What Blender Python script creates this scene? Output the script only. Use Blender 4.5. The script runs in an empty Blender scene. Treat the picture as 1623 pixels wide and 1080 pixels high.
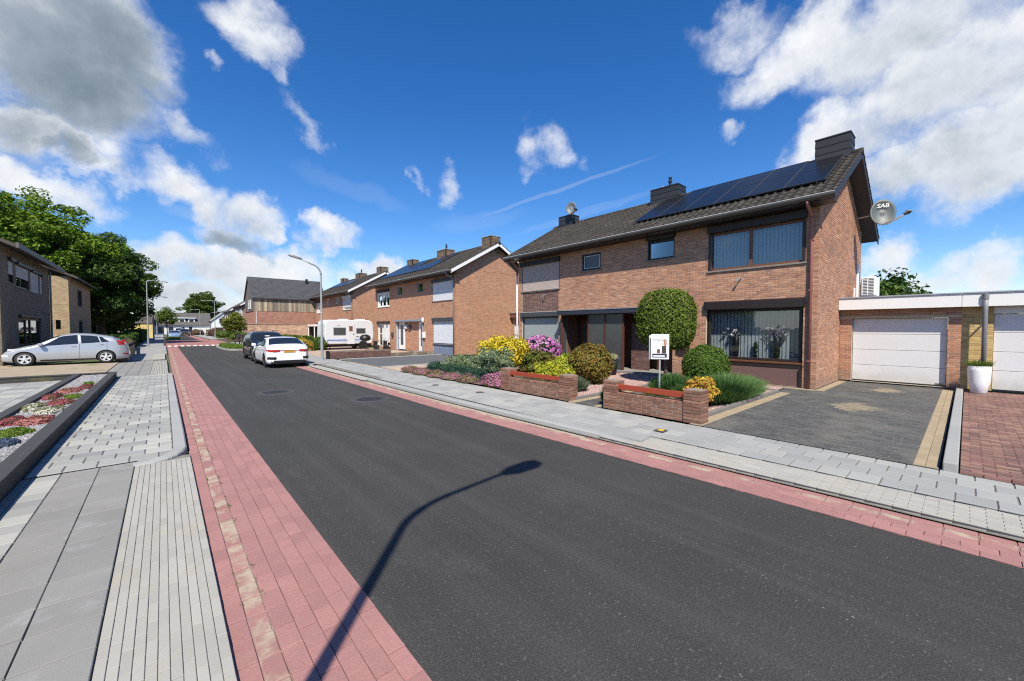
import bpy, math, random
import numpy as np
from mathutils import Vector, Matrix

R = math.radians
random.seed(11)
rng = np.random.default_rng(11)
sc = bpy.context.scene
COL = sc.collection

# ---------------------------------------------------------------- camera
H_EYE, YAW, PITCH = 1.85, 41.2, 1.8
cam = bpy.data.cameras.new('camera')
cam.lens, cam.sensor_width, cam.sensor_fit = 14.0, 36.0, 'HORIZONTAL'
cam.clip_start, cam.clip_end = 0.05, 3000
camo = bpy.data.objects.new('camera', cam)
COL.objects.link(camo)
camo.location = (0, 0, H_EYE)
camo.rotation_euler = (R(90 - PITCH), 0, R(-YAW))
sc.camera = camo

# ---------------------------------------------------------------- sun, sky, exposure
SUN_EL = 50.0
SUN_H = Vector((0.664, 0.747, 0)).normalized()          # the way shadows fall on the ground
sun_dir = SUN_H * math.cos(R(SUN_EL)) + Vector((0, 0, -math.sin(R(SUN_EL))))
sl = bpy.data.lights.new('sun', 'SUN')
sl.energy, sl.angle, sl.color = 5.0, R(0.53), (1.0, 0.93, 0.81)
so = bpy.data.objects.new('sun', sl)
COL.objects.link(so)
so.rotation_euler = sun_dir.to_track_quat('-Z', 'Y').to_euler()
sc.view_settings.view_transform = 'Standard'
sc.view_settings.look = 'None'
sc.view_settings.exposure = 0.55
sc.view_settings.gamma = 1.0
sc.view_settings.use_curve_mapping = False
sc.cycles.use_denoising = False
sc.cycles.filter_width = 1.2
sc.cycles.sample_clamp_indirect = 4.0
sc.cycles.max_bounces = 6
sc.cycles.transparent_max_bounces = 8
sc.cycles.caustics_reflective = False
sc.cycles.caustics_refractive = False


class NT:
    """small helper to write shader node graphs"""
    def __init__(self, tree):
        self.t = tree
        self.l = tree.links

    def n(self, kind, **kw):
        nd = self.t.nodes.new(kind)
        for k, v in kw.items():
            setattr(nd, k, v)
        return nd

    def put(self, sock, val):
        if isinstance(val, bpy.types.NodeSocket):
            self.l.new(val, sock)
        elif val is not None:
            sock.default_value = val

    def math(self, op, a, b=None, c=None, clamp=False):
        nd = self.n('ShaderNodeMath', operation=op, use_clamp=clamp)
        for i, x in enumerate((a, b, c)):
            if x is not None:
                self.put(nd.inputs[i], x)
        return nd.outputs[0]

    def vmath(self, op, a, b=None):
        nd = self.n('ShaderNodeVectorMath', operation=op)
        self.put(nd.inputs[0], a)
        if b is not None:
            self.put(nd.inputs[1], b)
        return nd.outputs['Value'] if op in ('DOT_PRODUCT', 'LENGTH') else nd.outputs[0]

    def noise(self, vec, scale, detail=4, rough=0.55, out=0, dist=0.0):
        nd = self.n('ShaderNodeTexNoise')
        self.put(nd.inputs['Vector'], vec)
        nd.inputs['Scale'].default_value = scale
        nd.inputs['Detail'].default_value = detail
        nd.inputs['Roughness'].default_value = rough
        nd.inputs['Distortion'].default_value = dist
        return nd.outputs[out]

    def ramp(self, fac, stops, interp='LINEAR'):
        nd = self.n('ShaderNodeValToRGB')
        self.put(nd.inputs[0], fac)
        e = nd.color_ramp.elements
        nd.color_ramp.interpolation = interp
        if len(stops) == 1:
            stops = [(0.0, stops[0][1]), (1.0, stops[0][1])]
        while len(e) < len(stops):
            e.new(0.5)
        for el, (p, c) in zip(e, stops):
            el.position = p
            el.color = tuple(c) + (1,) if len(c) == 3 else c
        return nd.outputs[0]

    def mix(self, fac, a, b, mode='MIX'):
        nd = self.n('ShaderNodeMix', data_type='RGBA', blend_type=mode)
        self.put(nd.inputs[0], fac)
        for s, x in ((nd.inputs[6], a), (nd.inputs[7], b)):
            if isinstance(x, (tuple, list)):
                s.default_value = tuple(x) + (1,) if len(x) == 3 else tuple(x)
            else:
                self.put(s, x)
        return nd.outputs[2]

    def smooth(self, x, lo, hi):
        nd = self.n('ShaderNodeMapRange', interpolation_type='SMOOTHSTEP')
        self.put(nd.inputs[0], x)
        nd.inputs[1].default_value, nd.inputs[2].default_value = lo, hi
        nd.inputs[3].default_value, nd.inputs[4].default_value = 0, 1
        return nd.outputs[0]


# ---- world: clear sky with fair-weather cumulus at fixed bearings of the sky dome
def heading(u, v):
    """bearing of a cloud on the dome, given as survey angles from the viewing axis"""
    f = 631.2
    x, y = (u - 811.5) / f, (v - 540) / f
    cp, sp, cy, sy = math.cos(R(PITCH)), math.sin(R(PITCH)), math.cos(R(YAW)), math.sin(R(YAW))
    fw, up = cp - y * sp, -sp - y * cp
    return Vector((fw * sy + x * cy, fw * cy - x * sy, up)).normalized()


world = bpy.data.worlds.new('World')
sc.world = world
world.use_nodes = True
w = NT(world.node_tree)
world.node_tree.nodes.clear()
w_out = w.n('ShaderNodeOutputWorld')
sky = w.n('ShaderNodeTexSky', sky_type='NISHITA')
sky.sun_disc = False
sky.sun_elevation = R(SUN_EL)
sky.sun_rotation = math.atan2(-SUN_H.x, -SUN_H.y)
sky.altitude = 40
sky.air_density = 1.0
sky.dust_density = 0.25
sky.ozone_density = 4.5
hs = w.n('ShaderNodeHueSaturation')
hs.inputs['Hue'].default_value = 0.508
hs.inputs['Saturation'].default_value = 1.3
hs.inputs['Value'].default_value = 1.0
w.l.new(sky.outputs[0], hs.inputs['Color'])
bg_sky = w.n('ShaderNodeBackground')
bg_sky.inputs[1].default_value = 0.112
w.l.new(hs.outputs[0], bg_sky.inputs[0])
tc = w.n('ShaderNodeTexCoord')
dirv = tc.outputs['Generated']


def scaled(v, k):
    nd = w.n('ShaderNodeVectorMath', operation='SCALE')
    w.put(nd.inputs[0], v)
    nd.inputs['Scale'].default_value = k
    return nd.outputs[0]


# turbulence: bearings are pushed about before the cloud shapes are looked up, so no outline stays smooth
wob = w.vmath('ADD', scaled(w.vmath('SUBTRACT', w.noise(dirv, 5.0, 3, 0.55, out=1), (0.5, 0.5, 0.5)), 0.20),
              scaled(w.vmath('SUBTRACT', w.noise(dirv, 17.0, 5, 0.65, out=1), (0.5, 0.5, 0.5)), 0.085))
dw = w.vmath('ADD', dirv, wob)
# cumulus: (bearing), half sizes, tilt, greyness of its base, thickness
CLOUDS = [
    ((70, 50), 210, 150, 8, 0.60, 1.6), ((170, 120), 130, 95, 35, 0.70, 1.35), ((150, 40), 150, 115, 0, 0.62, 1.55), ((215, 170), 90, 45, 30, 0.85, 0.8),
    ((50, 190), 120, 60, 25, 0.5, 1.2), ((130, 225), 70, 35, 20, 0.75, 1.0), ((312, 205), 60, 28, 42, 0.45, 0.75),
    ((50, 285), 150, 48, 8, 0.08, 1.2), ((170, 262), 90, 26, 14, 0.05, 0.8), ((290, 290), 120, 44, 24, 0.12, 1.1),
    ((385, 335), 75, 46, 25, 0.3, 1.2), ((385, 383), 60, 24, 10, 0.85, 0.9), ((432, 362), 26, 15, 0, 0.0, 0.9),
    ((405, 30), 42, 62, -18, 0.1, 0.75), ((445, 90), 34, 66, -28, 0.1, 0.75), ((500, 222), 20, 50, -25, 0.1, 0.55), ((470, 150), 16, 30, -30, 0.1, 0.5),
    ((330, 432), 150, 42, 4, 0.25, 1.2), ((430, 425), 100, 44, -6, 0.1, 1.2), ((330, 480), 190, 34, 0, 0.3, 1.2),
    ((516, 384), 50, 22, -4, 0.25, 0.9), ((624, 412), 36, 25, 0, 0.15, 1.1), ((600, 432), 70, 16, 0, 0.2, 0.8),
    ((866, 246), 38, 40, 15, 0.05, 0.75), ((892, 264), 30, 24, 20, 0.1, 0.7), ((708, 278), 28, 36, -30, 0.1, 0.75),
    ((1175, 25), 95, 50, 5, 0.05, 0.7), ((1300, 70), 130, 85, 10, 0.1, 1.1), ((1440, 60), 180, 100, 0, 0.25, 1.2),
    ((1330, 215), 110, 62, -12, 0.0, 1.2), ((1450, 180), 160, 90, 0, 0.24, 1.4), ((1560, 240), 160, 110, 0, 0.28, 1.3),
    ((1420, 290), 160, 48, 5, 0.36, 1.1), ((1590, 60), 130, 100, 0, 0.2, 1.1), ((1530, 130), 120, 100, 0, 0.3, 1.1),
    ((1415, 400), 55, 38, 20, 0.1, 1.0), ((1450, 440), 120, 28, 8, 0.2, 0.9), ((1575, 425), 95, 42, -10, 0.15, 1.0),
    ((1215, 275), 44, 16, -18, 0.1, 0.6), ((1160, 205), 20, 12, 0, 0.1, 0.35), ((655, 285), 16, 10, 20, 0.1, 0.4), ((385, 130), 12, 16, -20, 0.1, 0.5),
]
best = None
dark = None
for (u, v), rx, ry, tilt, gd, th in CLOUDS:
    c = heading(u, v)
    a = R(tilt)
    e1 = heading(u + rx * math.cos(a), v + rx * math.sin(a)) - c
    e2 = heading(u - ry * math.sin(a), v + ry * math.cos(a)) - c
    e1 = e1 / e1.length_squared
    e2 = e2 / e2.length_squared
    p = w.math('SUBTRACT', w.vmath('DOT_PRODUCT', dw, tuple(e1)), e1.dot(c))
    q = w.math('SUBTRACT', w.vmath('DOT_PRODUCT', dw, tuple(e2)), e2.dot(c))
    rr = w.math('MULTIPLY_ADD', q, q, w.math('MULTIPLY', p, p))
    val = w.math('MULTIPLY_ADD', rr, -th, th)
    best = val if best is None else w.math('MAXIMUM', best, val)
    # bases are greyer than crowns: weight grows towards the lower side of each cloud
    low = w.math('MULTIPLY_ADD', q, 0.45, 0.62, clamp=True)
    g = w.math('MULTIPLY', w.math('MULTIPLY', w.math('MAXIMUM', val, 0.0), low), gd * 1.4)
    dark = g if dark is None else w.math('MAXIMUM', dark, g)
# the same sort of broken cloud over the rest of the dome
fwd = heading(811, 520)
behind = w.math('SUBTRACT', 0.45, w.vmath('DOT_PRODUCT', dirv, tuple(fwd)))
gen = w.math('MULTIPLY_ADD', w.noise(dw, 2.6, 3), 4.0, -2.55)
gen = w.math('MINIMUM', gen, w.math('MULTIPLY', behind, 4.0))
best = w.math('MAXIMUM', best, gen)
dark = w.math('MAXIMUM', dark, w.math('MULTIPLY', gen, 0.4))
fb = w.noise(dirv, 10.0, 11, 0.60)
body = w.math('ADD', w.math('MAXIMUM', best, -1.5), w.math('MULTIPLY', w.math('SUBTRACT', fb, 0.5), 2.3))
dens = w.math('POWER', w.smooth(body, -0.25, 1.15), 1.3)
# old contrails and thin veils
for (u, v), rx, ry, tilt, amt in [((880, 303), 200, 4.0, -15.5, 0.13), ((930, 338), 160, 8, -14, 0.08), ((560, 300), 110, 20, 18, 0.06), ((330, 350), 80, 14, 10, 0.12), ((760, 350), 90, 18, -8, 0.06)]:
    c = heading(u, v)
    a = R(tilt)
    e1 = heading(u + rx * math.cos(a), v + rx * math.sin(a)) - c
    e2 = heading(u - ry * math.sin(a), v + ry * math.cos(a)) - c
    e1, e2 = e1 / e1.length_squared, e2 / e2.length_squared
    p = w.math('SUBTRACT', w.vmath('DOT_PRODUCT', dirv, tuple(e1)), e1.dot(c))
    q = w.math('SUBTRACT', w.vmath('DOT_PRODUCT', dirv, tuple(e2)), e2.dot(c))
    q = w.math('ADD', q, w.math('MULTIPLY', w.math('SUBTRACT', fb, 0.5), 3.0))
    rr = w.math('MULTIPLY_ADD', q, q, w.math('MULTIPLY', p, p))
    dens = w.math('MAXIMUM', dens, w.math('MULTIPLY', w.smooth(w.math('SUBTRACT', 1.0, rr), 0.0, 0.9), amt))
sep = w.n('ShaderNodeSeparateXYZ')
w.l.new(dirv, sep.inputs[0])
haze = w.math('SUBTRACT', 1.0, w.smooth(sep.outputs[2], -0.02, 0.13))
dens = w.math('MAXIMUM', dens, w.math('MULTIPLY', haze, w.math('MULTIPLY_ADD', fb, 1.0, 0.05), clamp=True))
relief = w.noise(w.vmath('ADD', dirv, tuple(sun_dir * 0.02)), 10.0, 11, 0.60)
shade = w.math('ADD', dark, w.math('MULTIPLY', w.math('SUBTRACT', w.noise(dirv, 5, 8, 0.58), 0.5), 0.6))
shade = w.math('ADD', shade, w.math('MULTIPLY', w.math('SUBTRACT', relief, fb), 0.9))
ccol = w.ramp(shade, [(0.0, (0.64, 0.655, 0.68)), (0.28, (0.50, 0.53, 0.575)), (0.65, (0.25, 0.295, 0.345)), (1.0, (0.15, 0.19, 0.235))])
bg_c = w.n('ShaderNodeBackground')
w.l.new(ccol, bg_c.inputs[0])
bg_c.inputs[1].default_value = 1.0
mixw = w.n('ShaderNodeMixShader')
w.l.new(dens, mixw.inputs[0])
w.l.new(bg_sky.outputs[0], mixw.inputs[1])
w.l.new(bg_c.outputs[0], mixw.inputs[2])
w.l.new(mixw.outputs[0], w_out.inputs[0])


# ---------------------------------------------------------------- materials
MATS = {}


def M(name, base, rough=0.8, var=0.25, vs=3.0, rnd=0.0, bump=0.0, bs=60.0, metal=0.0, spec=0.5, pal=None, stain=None, coat=0.0, src='attr', fine=None, trans=0.0, foot=None):
    """procedural material. var: large soft variation; rnd: piece to piece; pal: colours picked per piece; stain: (colour, scale, lo, hi)"""
    if name in MATS:
        return MATS[name]
    m = bpy.data.materials.new(name)
    m.use_nodes = True
    g = NT(m.node_tree)
    b = m.node_tree.nodes['Principled BSDF']
    pos = g.n('ShaderNodeNewGeometry').outputs['Position']
    if src == 'attr':
        at = g.n('ShaderNodeAttribute', attribute_name='rnd')
        r = at.outputs['Fac']
    else:
        r = g.n('ShaderNodeObjectInfo').outputs['Random']
    if pal:
        k = len(pal)
        col = g.ramp(r, [((i + 0.5) / k, c) for i, c in enumerate(pal)], 'LINEAR')
    else:
        col = g.mix(0, base, base)
    if rnd:
        r2 = g.math('FRACT', g.math('MULTIPLY', r, 7.31))
        k = g.math('MULTIPLY_ADD', r2, 2 * rnd, 1 - rnd)
        col = g.mix(1.0, col, g.n('ShaderNodeCombineColor').outputs[0], 'MULTIPLY')
        cc = col.node.inputs[7].links[0].from_node
        for s in cc.inputs:
            g.put(s, k)
    if var:
        nz = g.noise(pos, vs, 5, 0.6)
        k = g.math('MULTIPLY_ADD', nz, 2 * var, 1 - var)
        cc = g.n('ShaderNodeCombineColor')
        for s in cc.inputs:
            g.put(s, k)
        col = g.mix(1.0, col, cc.outputs[0], 'MULTIPLY')
    if fine:
        nz = g.noise(pos, fine[0], 3, 0.7)
        k = g.math('MULTIPLY_ADD', nz, 2 * fine[1], 1 - fine[1])
        cc = g.n('ShaderNodeCombineColor')
        for s in cc.inputs:
            g.put(s, k)
        col = g.mix(1.0, col, cc.outputs[0], 'MULTIPLY')
    if foot:                                           # splash-back grime on the lowest courses
        sp_ = g.n('ShaderNodeSeparateXYZ')
        g.l.new(pos, sp_.inputs[0])
        zz = g.math('MULTIPLY_ADD', g.noise(pos, 3.0, 5, 0.7), -0.8, sp_.outputs[2])
        col = g.mix(g.math('MULTIPLY', g.math('SUBTRACT', 1.0, g.smooth(zz, -0.3, 0.22)), 0.7), col, foot)
    for st in (stain or []):
        nz = g.noise(pos, st[1], 6, 0.65)
        col = g.mix(g.smooth(nz, st[2], st[3]), col, st[0])
    g.l.new(col, b.inputs['Base Color'])
    b.inputs['Roughness'].default_value = rough
    b.inputs['Metallic'].default_value = metal
    b.inputs['Specular IOR Level'].default_value = spec
    b.inputs['Coat Weight'].default_value = coat
    b.inputs['Coat Roughness'].default_value = 0.04
    if bump:
        bn = g.n('ShaderNodeBump')
        bn.inputs['Strength'].default_value = bump
        bn.inputs['Distance'].default_value = 0.01
        g.l.new(g.noise(pos, bs, 4, 0.7), bn.inputs['Height'])
        g.l.new(bn.outputs[0], b.inputs['Normal'])
    if trans:
        tr = g.n('ShaderNodeBsdfTranslucent')
        g.l.new(col, tr.inputs[0])
        mx = g.n('ShaderNodeMixShader')
        mx.inputs[0].default_value = trans
        g.l.new(b.outputs[0], mx.inputs[1])
        g.l.new(tr.outputs[0], mx.inputs[2])
        g.l.new(mx.outputs[0], m.node_tree.nodes['Material Output'].inputs[0])
    MATS[name] = m
    return m


def glass_mat(name, tint=(0.75, 0.8, 0.82), refl=1.0, clear=0.85):
    if name in MATS:
        return MATS[name]
    m = bpy.data.materials.new(name)
    m.use_nodes = True
    g = NT(m.node_tree)
    m.node_tree.nodes.clear()
    o = g.n('ShaderNodeOutputMaterial')
    tr = g.n('ShaderNodeBsdfTransparent')
    tr.inputs[0].default_value = tuple(x * clear for x in tint) + (1,)
    gl = g.n('ShaderNodeBsdfGlossy')
    gl.inputs['Roughness'].default_value = 0.015
    gl.inputs[0].default_value = (refl, refl, refl, 1)
    fr = g.n('ShaderNodeFresnel')
    fr.inputs[0].default_value = 1.9
    pos = g.n('ShaderNodeNewGeometry').outputs['Position']
    bn = g.n('ShaderNodeBump')
    bn.inputs['Strength'].default_value = 0.06
    bn.inputs['Distance'].default_value = 0.02
    g.l.new(g.noise(pos, 2.5, 2), bn.inputs['Height'])
    g.l.new(bn.outputs[0], gl.inputs['Normal'])
    mx = g.n('ShaderNodeMixShader')
    g.l.new(g.math('MULTIPLY_ADD', fr.outputs[0], 1.0, 0.03, clamp=True), mx.inputs[0])
    g.l.new(tr.outputs[0], mx.inputs[1])
    g.l.new(gl.outputs[0], mx.inputs[2])
    g.l.new(mx.outputs[0], o.inputs[0])
    MATS[name] = m
    return m


def car_paint(name, col, metal=0.0, rough=0.3):
    return M(name, col, rough, var=0.03, vs=2, metal=metal, coat=1.0, spec=0.5)


# ---------------------------------------------------------------- object helpers
def tag(o, label=None, cat=None, group=None, kind=None):
    if label:
        o['label'] = label
    if cat:
        o['category'] = cat
    if group:
        o['group'] = group
    if kind:
        o['kind'] = kind
    return o


def root(name, loc, label, cat, group=None, rz=0.0):
    o = bpy.data.objects.new(name, None)
    o.empty_display_size = 0.1
    COL.objects.link(o)
    o.location = loc
    o.rotation_euler = (0, 0, rz)
    return tag(o, label, cat, group)


def base_of(parent):
    """world position of the thing a part hangs under"""
    p = Vector((0, 0, 0))
    while parent is not None:
        p += Vector(parent.location)
        parent = parent.parent
    return p


def link(name, me, parent=None, mats=(), smooth=False, kind=None):
    o = bpy.data.objects.new(name, me)
    COL.objects.link(o)
    if not me.materials:
        for m in (mats if isinstance(mats, (list, tuple)) else [mats]):
            me.materials.append(m)
    if smooth:
        me.polygons.foreach_set('use_smooth', [True] * len(me.polygons))
    o.parent = parent
    if kind:
        o['kind'] = kind
    return o


def npmesh(name, V, F, mats, parent=None, rnd=None, kind=None, local=False, smooth=False):
    """fast mesh from arrays; V in world space unless local"""
    V = np.asarray(V, dtype=np.float32)
    F = np.asarray(F, dtype=np.int32)
    if parent is not None and not local:
        V = V - np.array(base_of(parent), dtype=np.float32)
    me = bpy.data.meshes.new(name)
    n, k = F.shape
    me.vertices.add(len(V))
    me.vertices.foreach_set('co', V.ravel())
    me.loops.add(n * k)
    me.loops.foreach_set('vertex_index', F.ravel())
    me.polygons.add(n)
    me.polygons.foreach_set('loop_start', np.arange(0, n * k, k, dtype=np.int32))
    me.polygons.foreach_set('loop_total', np.full(n, k, dtype=np.int32))
    if rnd is not None:
        a = me.attributes.new('rnd', 'FLOAT', 'FACE')
        a.data.foreach_set('value', np.asarray(rnd, dtype=np.float32))
    me.polygons.foreach_set('use_smooth', [False] * n)
    me.update(calc_edges=True)
    return link(name, me, parent, mats, smooth, kind)


class MB:
    def __init__(self):
        self.v, self.f, self.mi, self.r = [], [], [], []

    def add(self, vs, fs, mi=0, r=None):
        b = len(self.v)
        r = random.random() if r is None else r
        self.v += [tuple(x) for x in vs]
        for f in fs:
            self.f.append(tuple(i + b for i in f))
            self.mi.append(mi)
            self.r.append(r)
        return self

    def box(self, x0, x1, y0, y1, z0, z1, mi=0, r=None):
        x0, x1 = min(x0, x1), max(x0, x1)
        y0, y1 = min(y0, y1), max(y0, y1)
        vs = [(x, y, z) for z in (z0, z1) for x, y in ((x0, y0), (x1, y0), (x1, y1), (x0, y1))]
        return self.add(vs, [(3, 2, 1, 0), (4, 5, 6, 7), (0, 1, 5, 4), (1, 2, 6, 5), (2, 3, 7, 6), (3, 0, 4, 7)], mi, r)

    def tube(self, pts, rad, n=8, mi=0, cap=True):
        pts = [Vector(p) for p in pts]
        rads = rad if isinstance(rad, (list, tuple)) else [rad] * len(pts)
        vs, fs = [], []
        prev = None
        for i, p in enumerate(pts):
            d = (pts[min(i + 1, len(pts) - 1)] - pts[max(i - 1, 0)]).normalized()
            if prev is None:
                s = d.cross(Vector((0, 0, 1)))
                if s.length < 1e-3:
                    s = d.cross(Vector((0, 1, 0)))
            else:
                s = prev - d * prev.dot(d)
            s.normalize()
            prev = s
            t = d.cross(s)
            for k in range(n):
                a = 2 * math.pi * k / n
                vs.append(p + (s * math.cos(a) + t * math.sin(a)) * rads[i])
        for i in range(len(pts) - 1):
            for k in range(n):
                k2 = (k + 1) % n
                fs.append((i * n + k, i * n + k2, (i + 1) * n + k2, (i + 1) * n + k))
        if cap:
            fs.append(tuple(range(n - 1, -1, -1)))
            fs.append(tuple((len(pts) - 1) * n + k for k in range(n)))
        return self.add(vs, fs, mi)

    def lathe(self, prof, c=(0, 0, 0), n=20, mi=0, axis='z', cap=True):
        vs, fs = [], []
        for r_, z in prof:
            for k in range(n):
                a = 2 * math.pi * k / n
                x, y = r_ * math.cos(a), r_ * math.sin(a)
                q = {'z': (x, y, z), 'y': (x, z, y), 'x': (z, x, y)}[axis]
                vs.append((c[0] + q[0], c[1] + q[1], c[2] + q[2]))
        m = len(prof)
        for i in range(m - 1):
            for k in range(n):
                k2 = (k + 1) % n
                fs.append((i * n + k, i * n + k2, (i + 1) * n + k2, (i + 1) * n + k))
        if cap:
            fs.append(tuple(range(n - 1, -1, -1)))
            fs.append(tuple((m - 1) * n + k for k in range(n)))
        return self.add(vs, fs, mi)

    def prism(self, poly, axis, a0, a1, mi=0):
        """extrude a 2-d polygon: axis 'x' -> (y,z) polygon, 'y' -> (x,z), 'z' -> (x,y)"""
        def P(p, a):
            return {'x': (a, p[0], p[1]), 'y': (p[0], a, p[1]), 'z': (p[0], p[1], a)}[axis]
        n = len(poly)
        vs = [P(p, a0) for p in poly] + [P(p, a1) for p in poly]
        fs = [tuple(range(n - 1, -1, -1)), tuple(range(n, 2 * n))]
        fs += [(i, (i + 1) % n, n + (i + 1) % n, n + i) for i in range(n)]
        return self.add(vs, fs, mi)

    def grid(self, fn, nu, nv, mi=0):
        vs = [fn(i / nu, j / nv) for i in range(nu + 1) for j in range(nv + 1)]
        fs = [(i * (nv + 1) + j, (i + 1) * (nv + 1) + j, (i + 1) * (nv + 1) + j + 1, i * (nv + 1) + j + 1) for i in range(nu) for j in range(nv)]
        return self.add(vs, fs, mi)

    def build(self, name, mats, parent=None, smooth=False, bevel=0.0, kind=None, local=False, seg=2):
        me = bpy.data.meshes.new(name)
        off = Vector((0, 0, 0)) if (parent is None or local) else base_of(parent)
        me.from_pydata([(x - off.x, y - off.y, z - off.z) for x, y, z in self.v], [], self.f)
        for m in (mats if isinstance(mats, (list, tuple)) else [mats]):
            me.materials.append(m)
        me.polygons.foreach_set('material_index', self.mi)
        a = me.attributes.new('rnd', 'FLOAT', 'FACE')
        a.data.foreach_set('value', self.r)
        me.update()
        o = link(name, me, parent, (), smooth, kind)
        if bevel:
            md = o.modifiers.new('bevel', 'BEVEL')
            md.width, md.segments, md.limit_method = bevel, seg, 'ANGLE'
            md.angle_limit = R(40)
        return o


def struct(o):
    o['kind'] = 'structure'
    return o


def sheet(name, x0, x1, y0, y1, z, mat, parent=None, ny=1, bend=None):
    mb = MB()
    bend = bend or (lambda y: 0.0)
    ys = np.linspace(y0, y1, ny + 1)
    vs, fs = [], []
    for y in ys:
        d = bend(y)
        vs += [((x0[0] + d) if isinstance(x0, tuple) else x0, y, z), ((x1[0] + d) if isinstance(x1, tuple) else x1, y, z)]
    for i in range(ny):
        fs.append((2 * i, 2 * i + 1, 2 * i + 3, 2 * i + 2))
    mb.add(vs, fs)
    o = mb.build(name, mat, parent)
    if parent is None:
        struct(o)
    return o


PAVER_MESH = {}


def paver_mesh(w_, l_, th, bev, mat):
    key = (round(w_, 3), round(l_, 3), th, bev, mat.name)
    if key not in PAVER_MESH:
        a, b, c = w_ / 2, l_ / 2, bev
        vs = [(-a, -b, -th), (a, -b, -th), (a, b, -th), (-a, b, -th), (-a, -b, -c), (a, -b, -c), (a, b, -c), (-a, b, -c),
              (-a + c, -b + c, 0), (a - c, -b + c, 0), (a - c, b - c, 0), (-a + c, b - c, 0)]
        fs = [(8, 9, 10, 11)] + [(i, (i + 1) % 4, 4 + (i + 1) % 4, 4 + i) for i in range(4)] + [(4 + i, 4 + (i + 1) % 4, 8 + (i + 1) % 4, 8 + i) for i in range(4)]
        me = bpy.data.meshes.new('paver')
        me.from_pydata(vs, [], fs)
        me.materials.append(mat)
        me.update()
        PAVER_MESH[key] = me
    return PAVER_MESH[key]


def pave(parent, name, x0, x1, y0, y1, z, sx, sy, run, mat, mat_stuff, limit=300, gap=0.005, bev=0.004, off=0.5, gapy=None, bend=None, tilt=0.0012, skip=None, th=0.045):
    """lay pieces sx by sy; run='y': columns whose pieces are staggered along y, run='x': rows staggered along x.
    the nearest ones are single objects, the rest one joined part"""
    items = []
    if run == 'y':
        nc = max(1, round((x1 - x0) / sx))
        cw = (x1 - x0) / nc
        for i in range(nc):
            a = x0 + i * cw
            y = y0 - (sy * off if i % 2 else 0)
            while y < y1:
                b0, b1 = max(y, y0), min(y + sy, y1)
                if b1 - b0 > 0.03:
                    items.append((a, a + cw, b0, b1))
                y += sy
    else:
        nr = max(1, round((y1 - y0) / sy))
        rh = (y1 - y0) / nr
        for j in range(nr):
            b = y0 + j * rh
            x = x0 - (sx * off if j % 2 else 0)
            while x < x1:
                a0, a1 = max(x, x0), min(x + sx, x1)
                if a1 - a0 > 0.03:
                    items.append((a0, a1, b, b + rh))
                x += sx
    if skip:
        items = [t for t in items if not skip((t[0] + t[1]) / 2, (t[2] + t[3]) / 2)]

    def dist(t):
        cx, cy_ = (t[0] + t[1]) / 2, (t[2] + t[3]) / 2
        f = cx * math.sin(R(YAW)) + cy_ * math.cos(R(YAW))
        s = cx * math.cos(R(YAW)) - cy_ * math.sin(R(YAW))
        seen = f > 0.3 and abs(s / f) < 1.32 and (H_EYE - z) / f < 0.95
        return (0 if seen else 1, f)
    items.sort(key=dist)
    off_p = base_of(parent)
    V, F, RN = [], [], []
    for i, (a0, a1, b0, b1) in enumerate(items):
        cx, cy_ = (a0 + a1) / 2, (b0 + b1) / 2
        if bend:
            cx += bend(cy_)
        wv, lv = a1 - a0 - gap, b1 - b0 - (gapy or gap)
        dz = random.uniform(-1, 1) * tilt
        if i < limit and dist((a0, a1, b0, b1))[0] == 0:
            o = bpy.data.objects.new(name, paver_mesh(wv, lv, th, bev, mat))
            COL.objects.link(o)
            o.parent = parent
            o.location = (cx - off_p.x, cy_ - off_p.y, z + dz - off_p.z)
            o.rotation_euler = (random.gauss(0, tilt * 3), random.gauss(0, tilt * 3), random.gauss(0, tilt * 2.5))
        else:
            b = len(V)
            a, l2, c, t0 = wv / 2, lv / 2, bev, z + dz
            V += [(cx - a, cy_ - l2, t0 - th * 0.6), (cx + a, cy_ - l2, t0 - th * 0.6), (cx + a, cy_ + l2, t0 - th * 0.6), (cx - a, cy_ + l2, t0 - th * 0.6),
                  (cx - a + c, cy_ - l2 + c, t0), (cx + a - c, cy_ - l2 + c, t0), (cx + a - c, cy_ + l2 - c, t0), (cx - a + c, cy_ + l2 - c, t0)]
            F += [(b + 4, b + 5, b + 6, b + 7)] + [(b + k, b + (k + 1) % 4, b + 4 + (k + 1) % 4, b + 4 + k) for k in range(4)]
            RN += [random.random()] * 5
    if V:
        npmesh(name + 's_beyond', V, F, mat_stuff, parent, RN, kind='stuff')


# ================================================================ the setting: ground, road, pavements
def PM(name, *a, **k):
    """the same material twice: one varies from object to object, one from piece to piece of a joined part"""
    return M(name + '_piece', *a, src='obj', **k), M(name + '_joined', *a, src='attr', **k)


m_soil = M('soil', (0.10, 0.085, 0.05), 0.95, 0.4, 1.5, bump=0.4, stain=[((0.05, 0.10, 0.025), 0.8, 0.45, 0.6)])
m_joint = M('joint_sand', (0.148, 0.137, 0.115), 0.95, 0.4, 9, bump=0.5, bs=200)
m_joint_mid = M('joint_mid', (0.16, 0.15, 0.13), 0.95, 0.4, 9)
m_joint_dark = M('joint_dark', (0.085, 0.08, 0.072), 0.95, 0.4, 9)
m_redjoint = M('joint_red', (0.25, 0.155, 0.135), 0.95, 0.4, 9)
m_sand = M('blown_sand', (0.370, 0.311, 0.229), 0.95, 0.35, 7, bump=0.5, bs=150)

ground = struct(MB().add([(-900, -300, -0.03), (900, -300, -0.03), (900, 1200, -0.03), (-900, 1200, -0.03)], [(0, 1, 2, 3)]).build('ground', m_soil))


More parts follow.
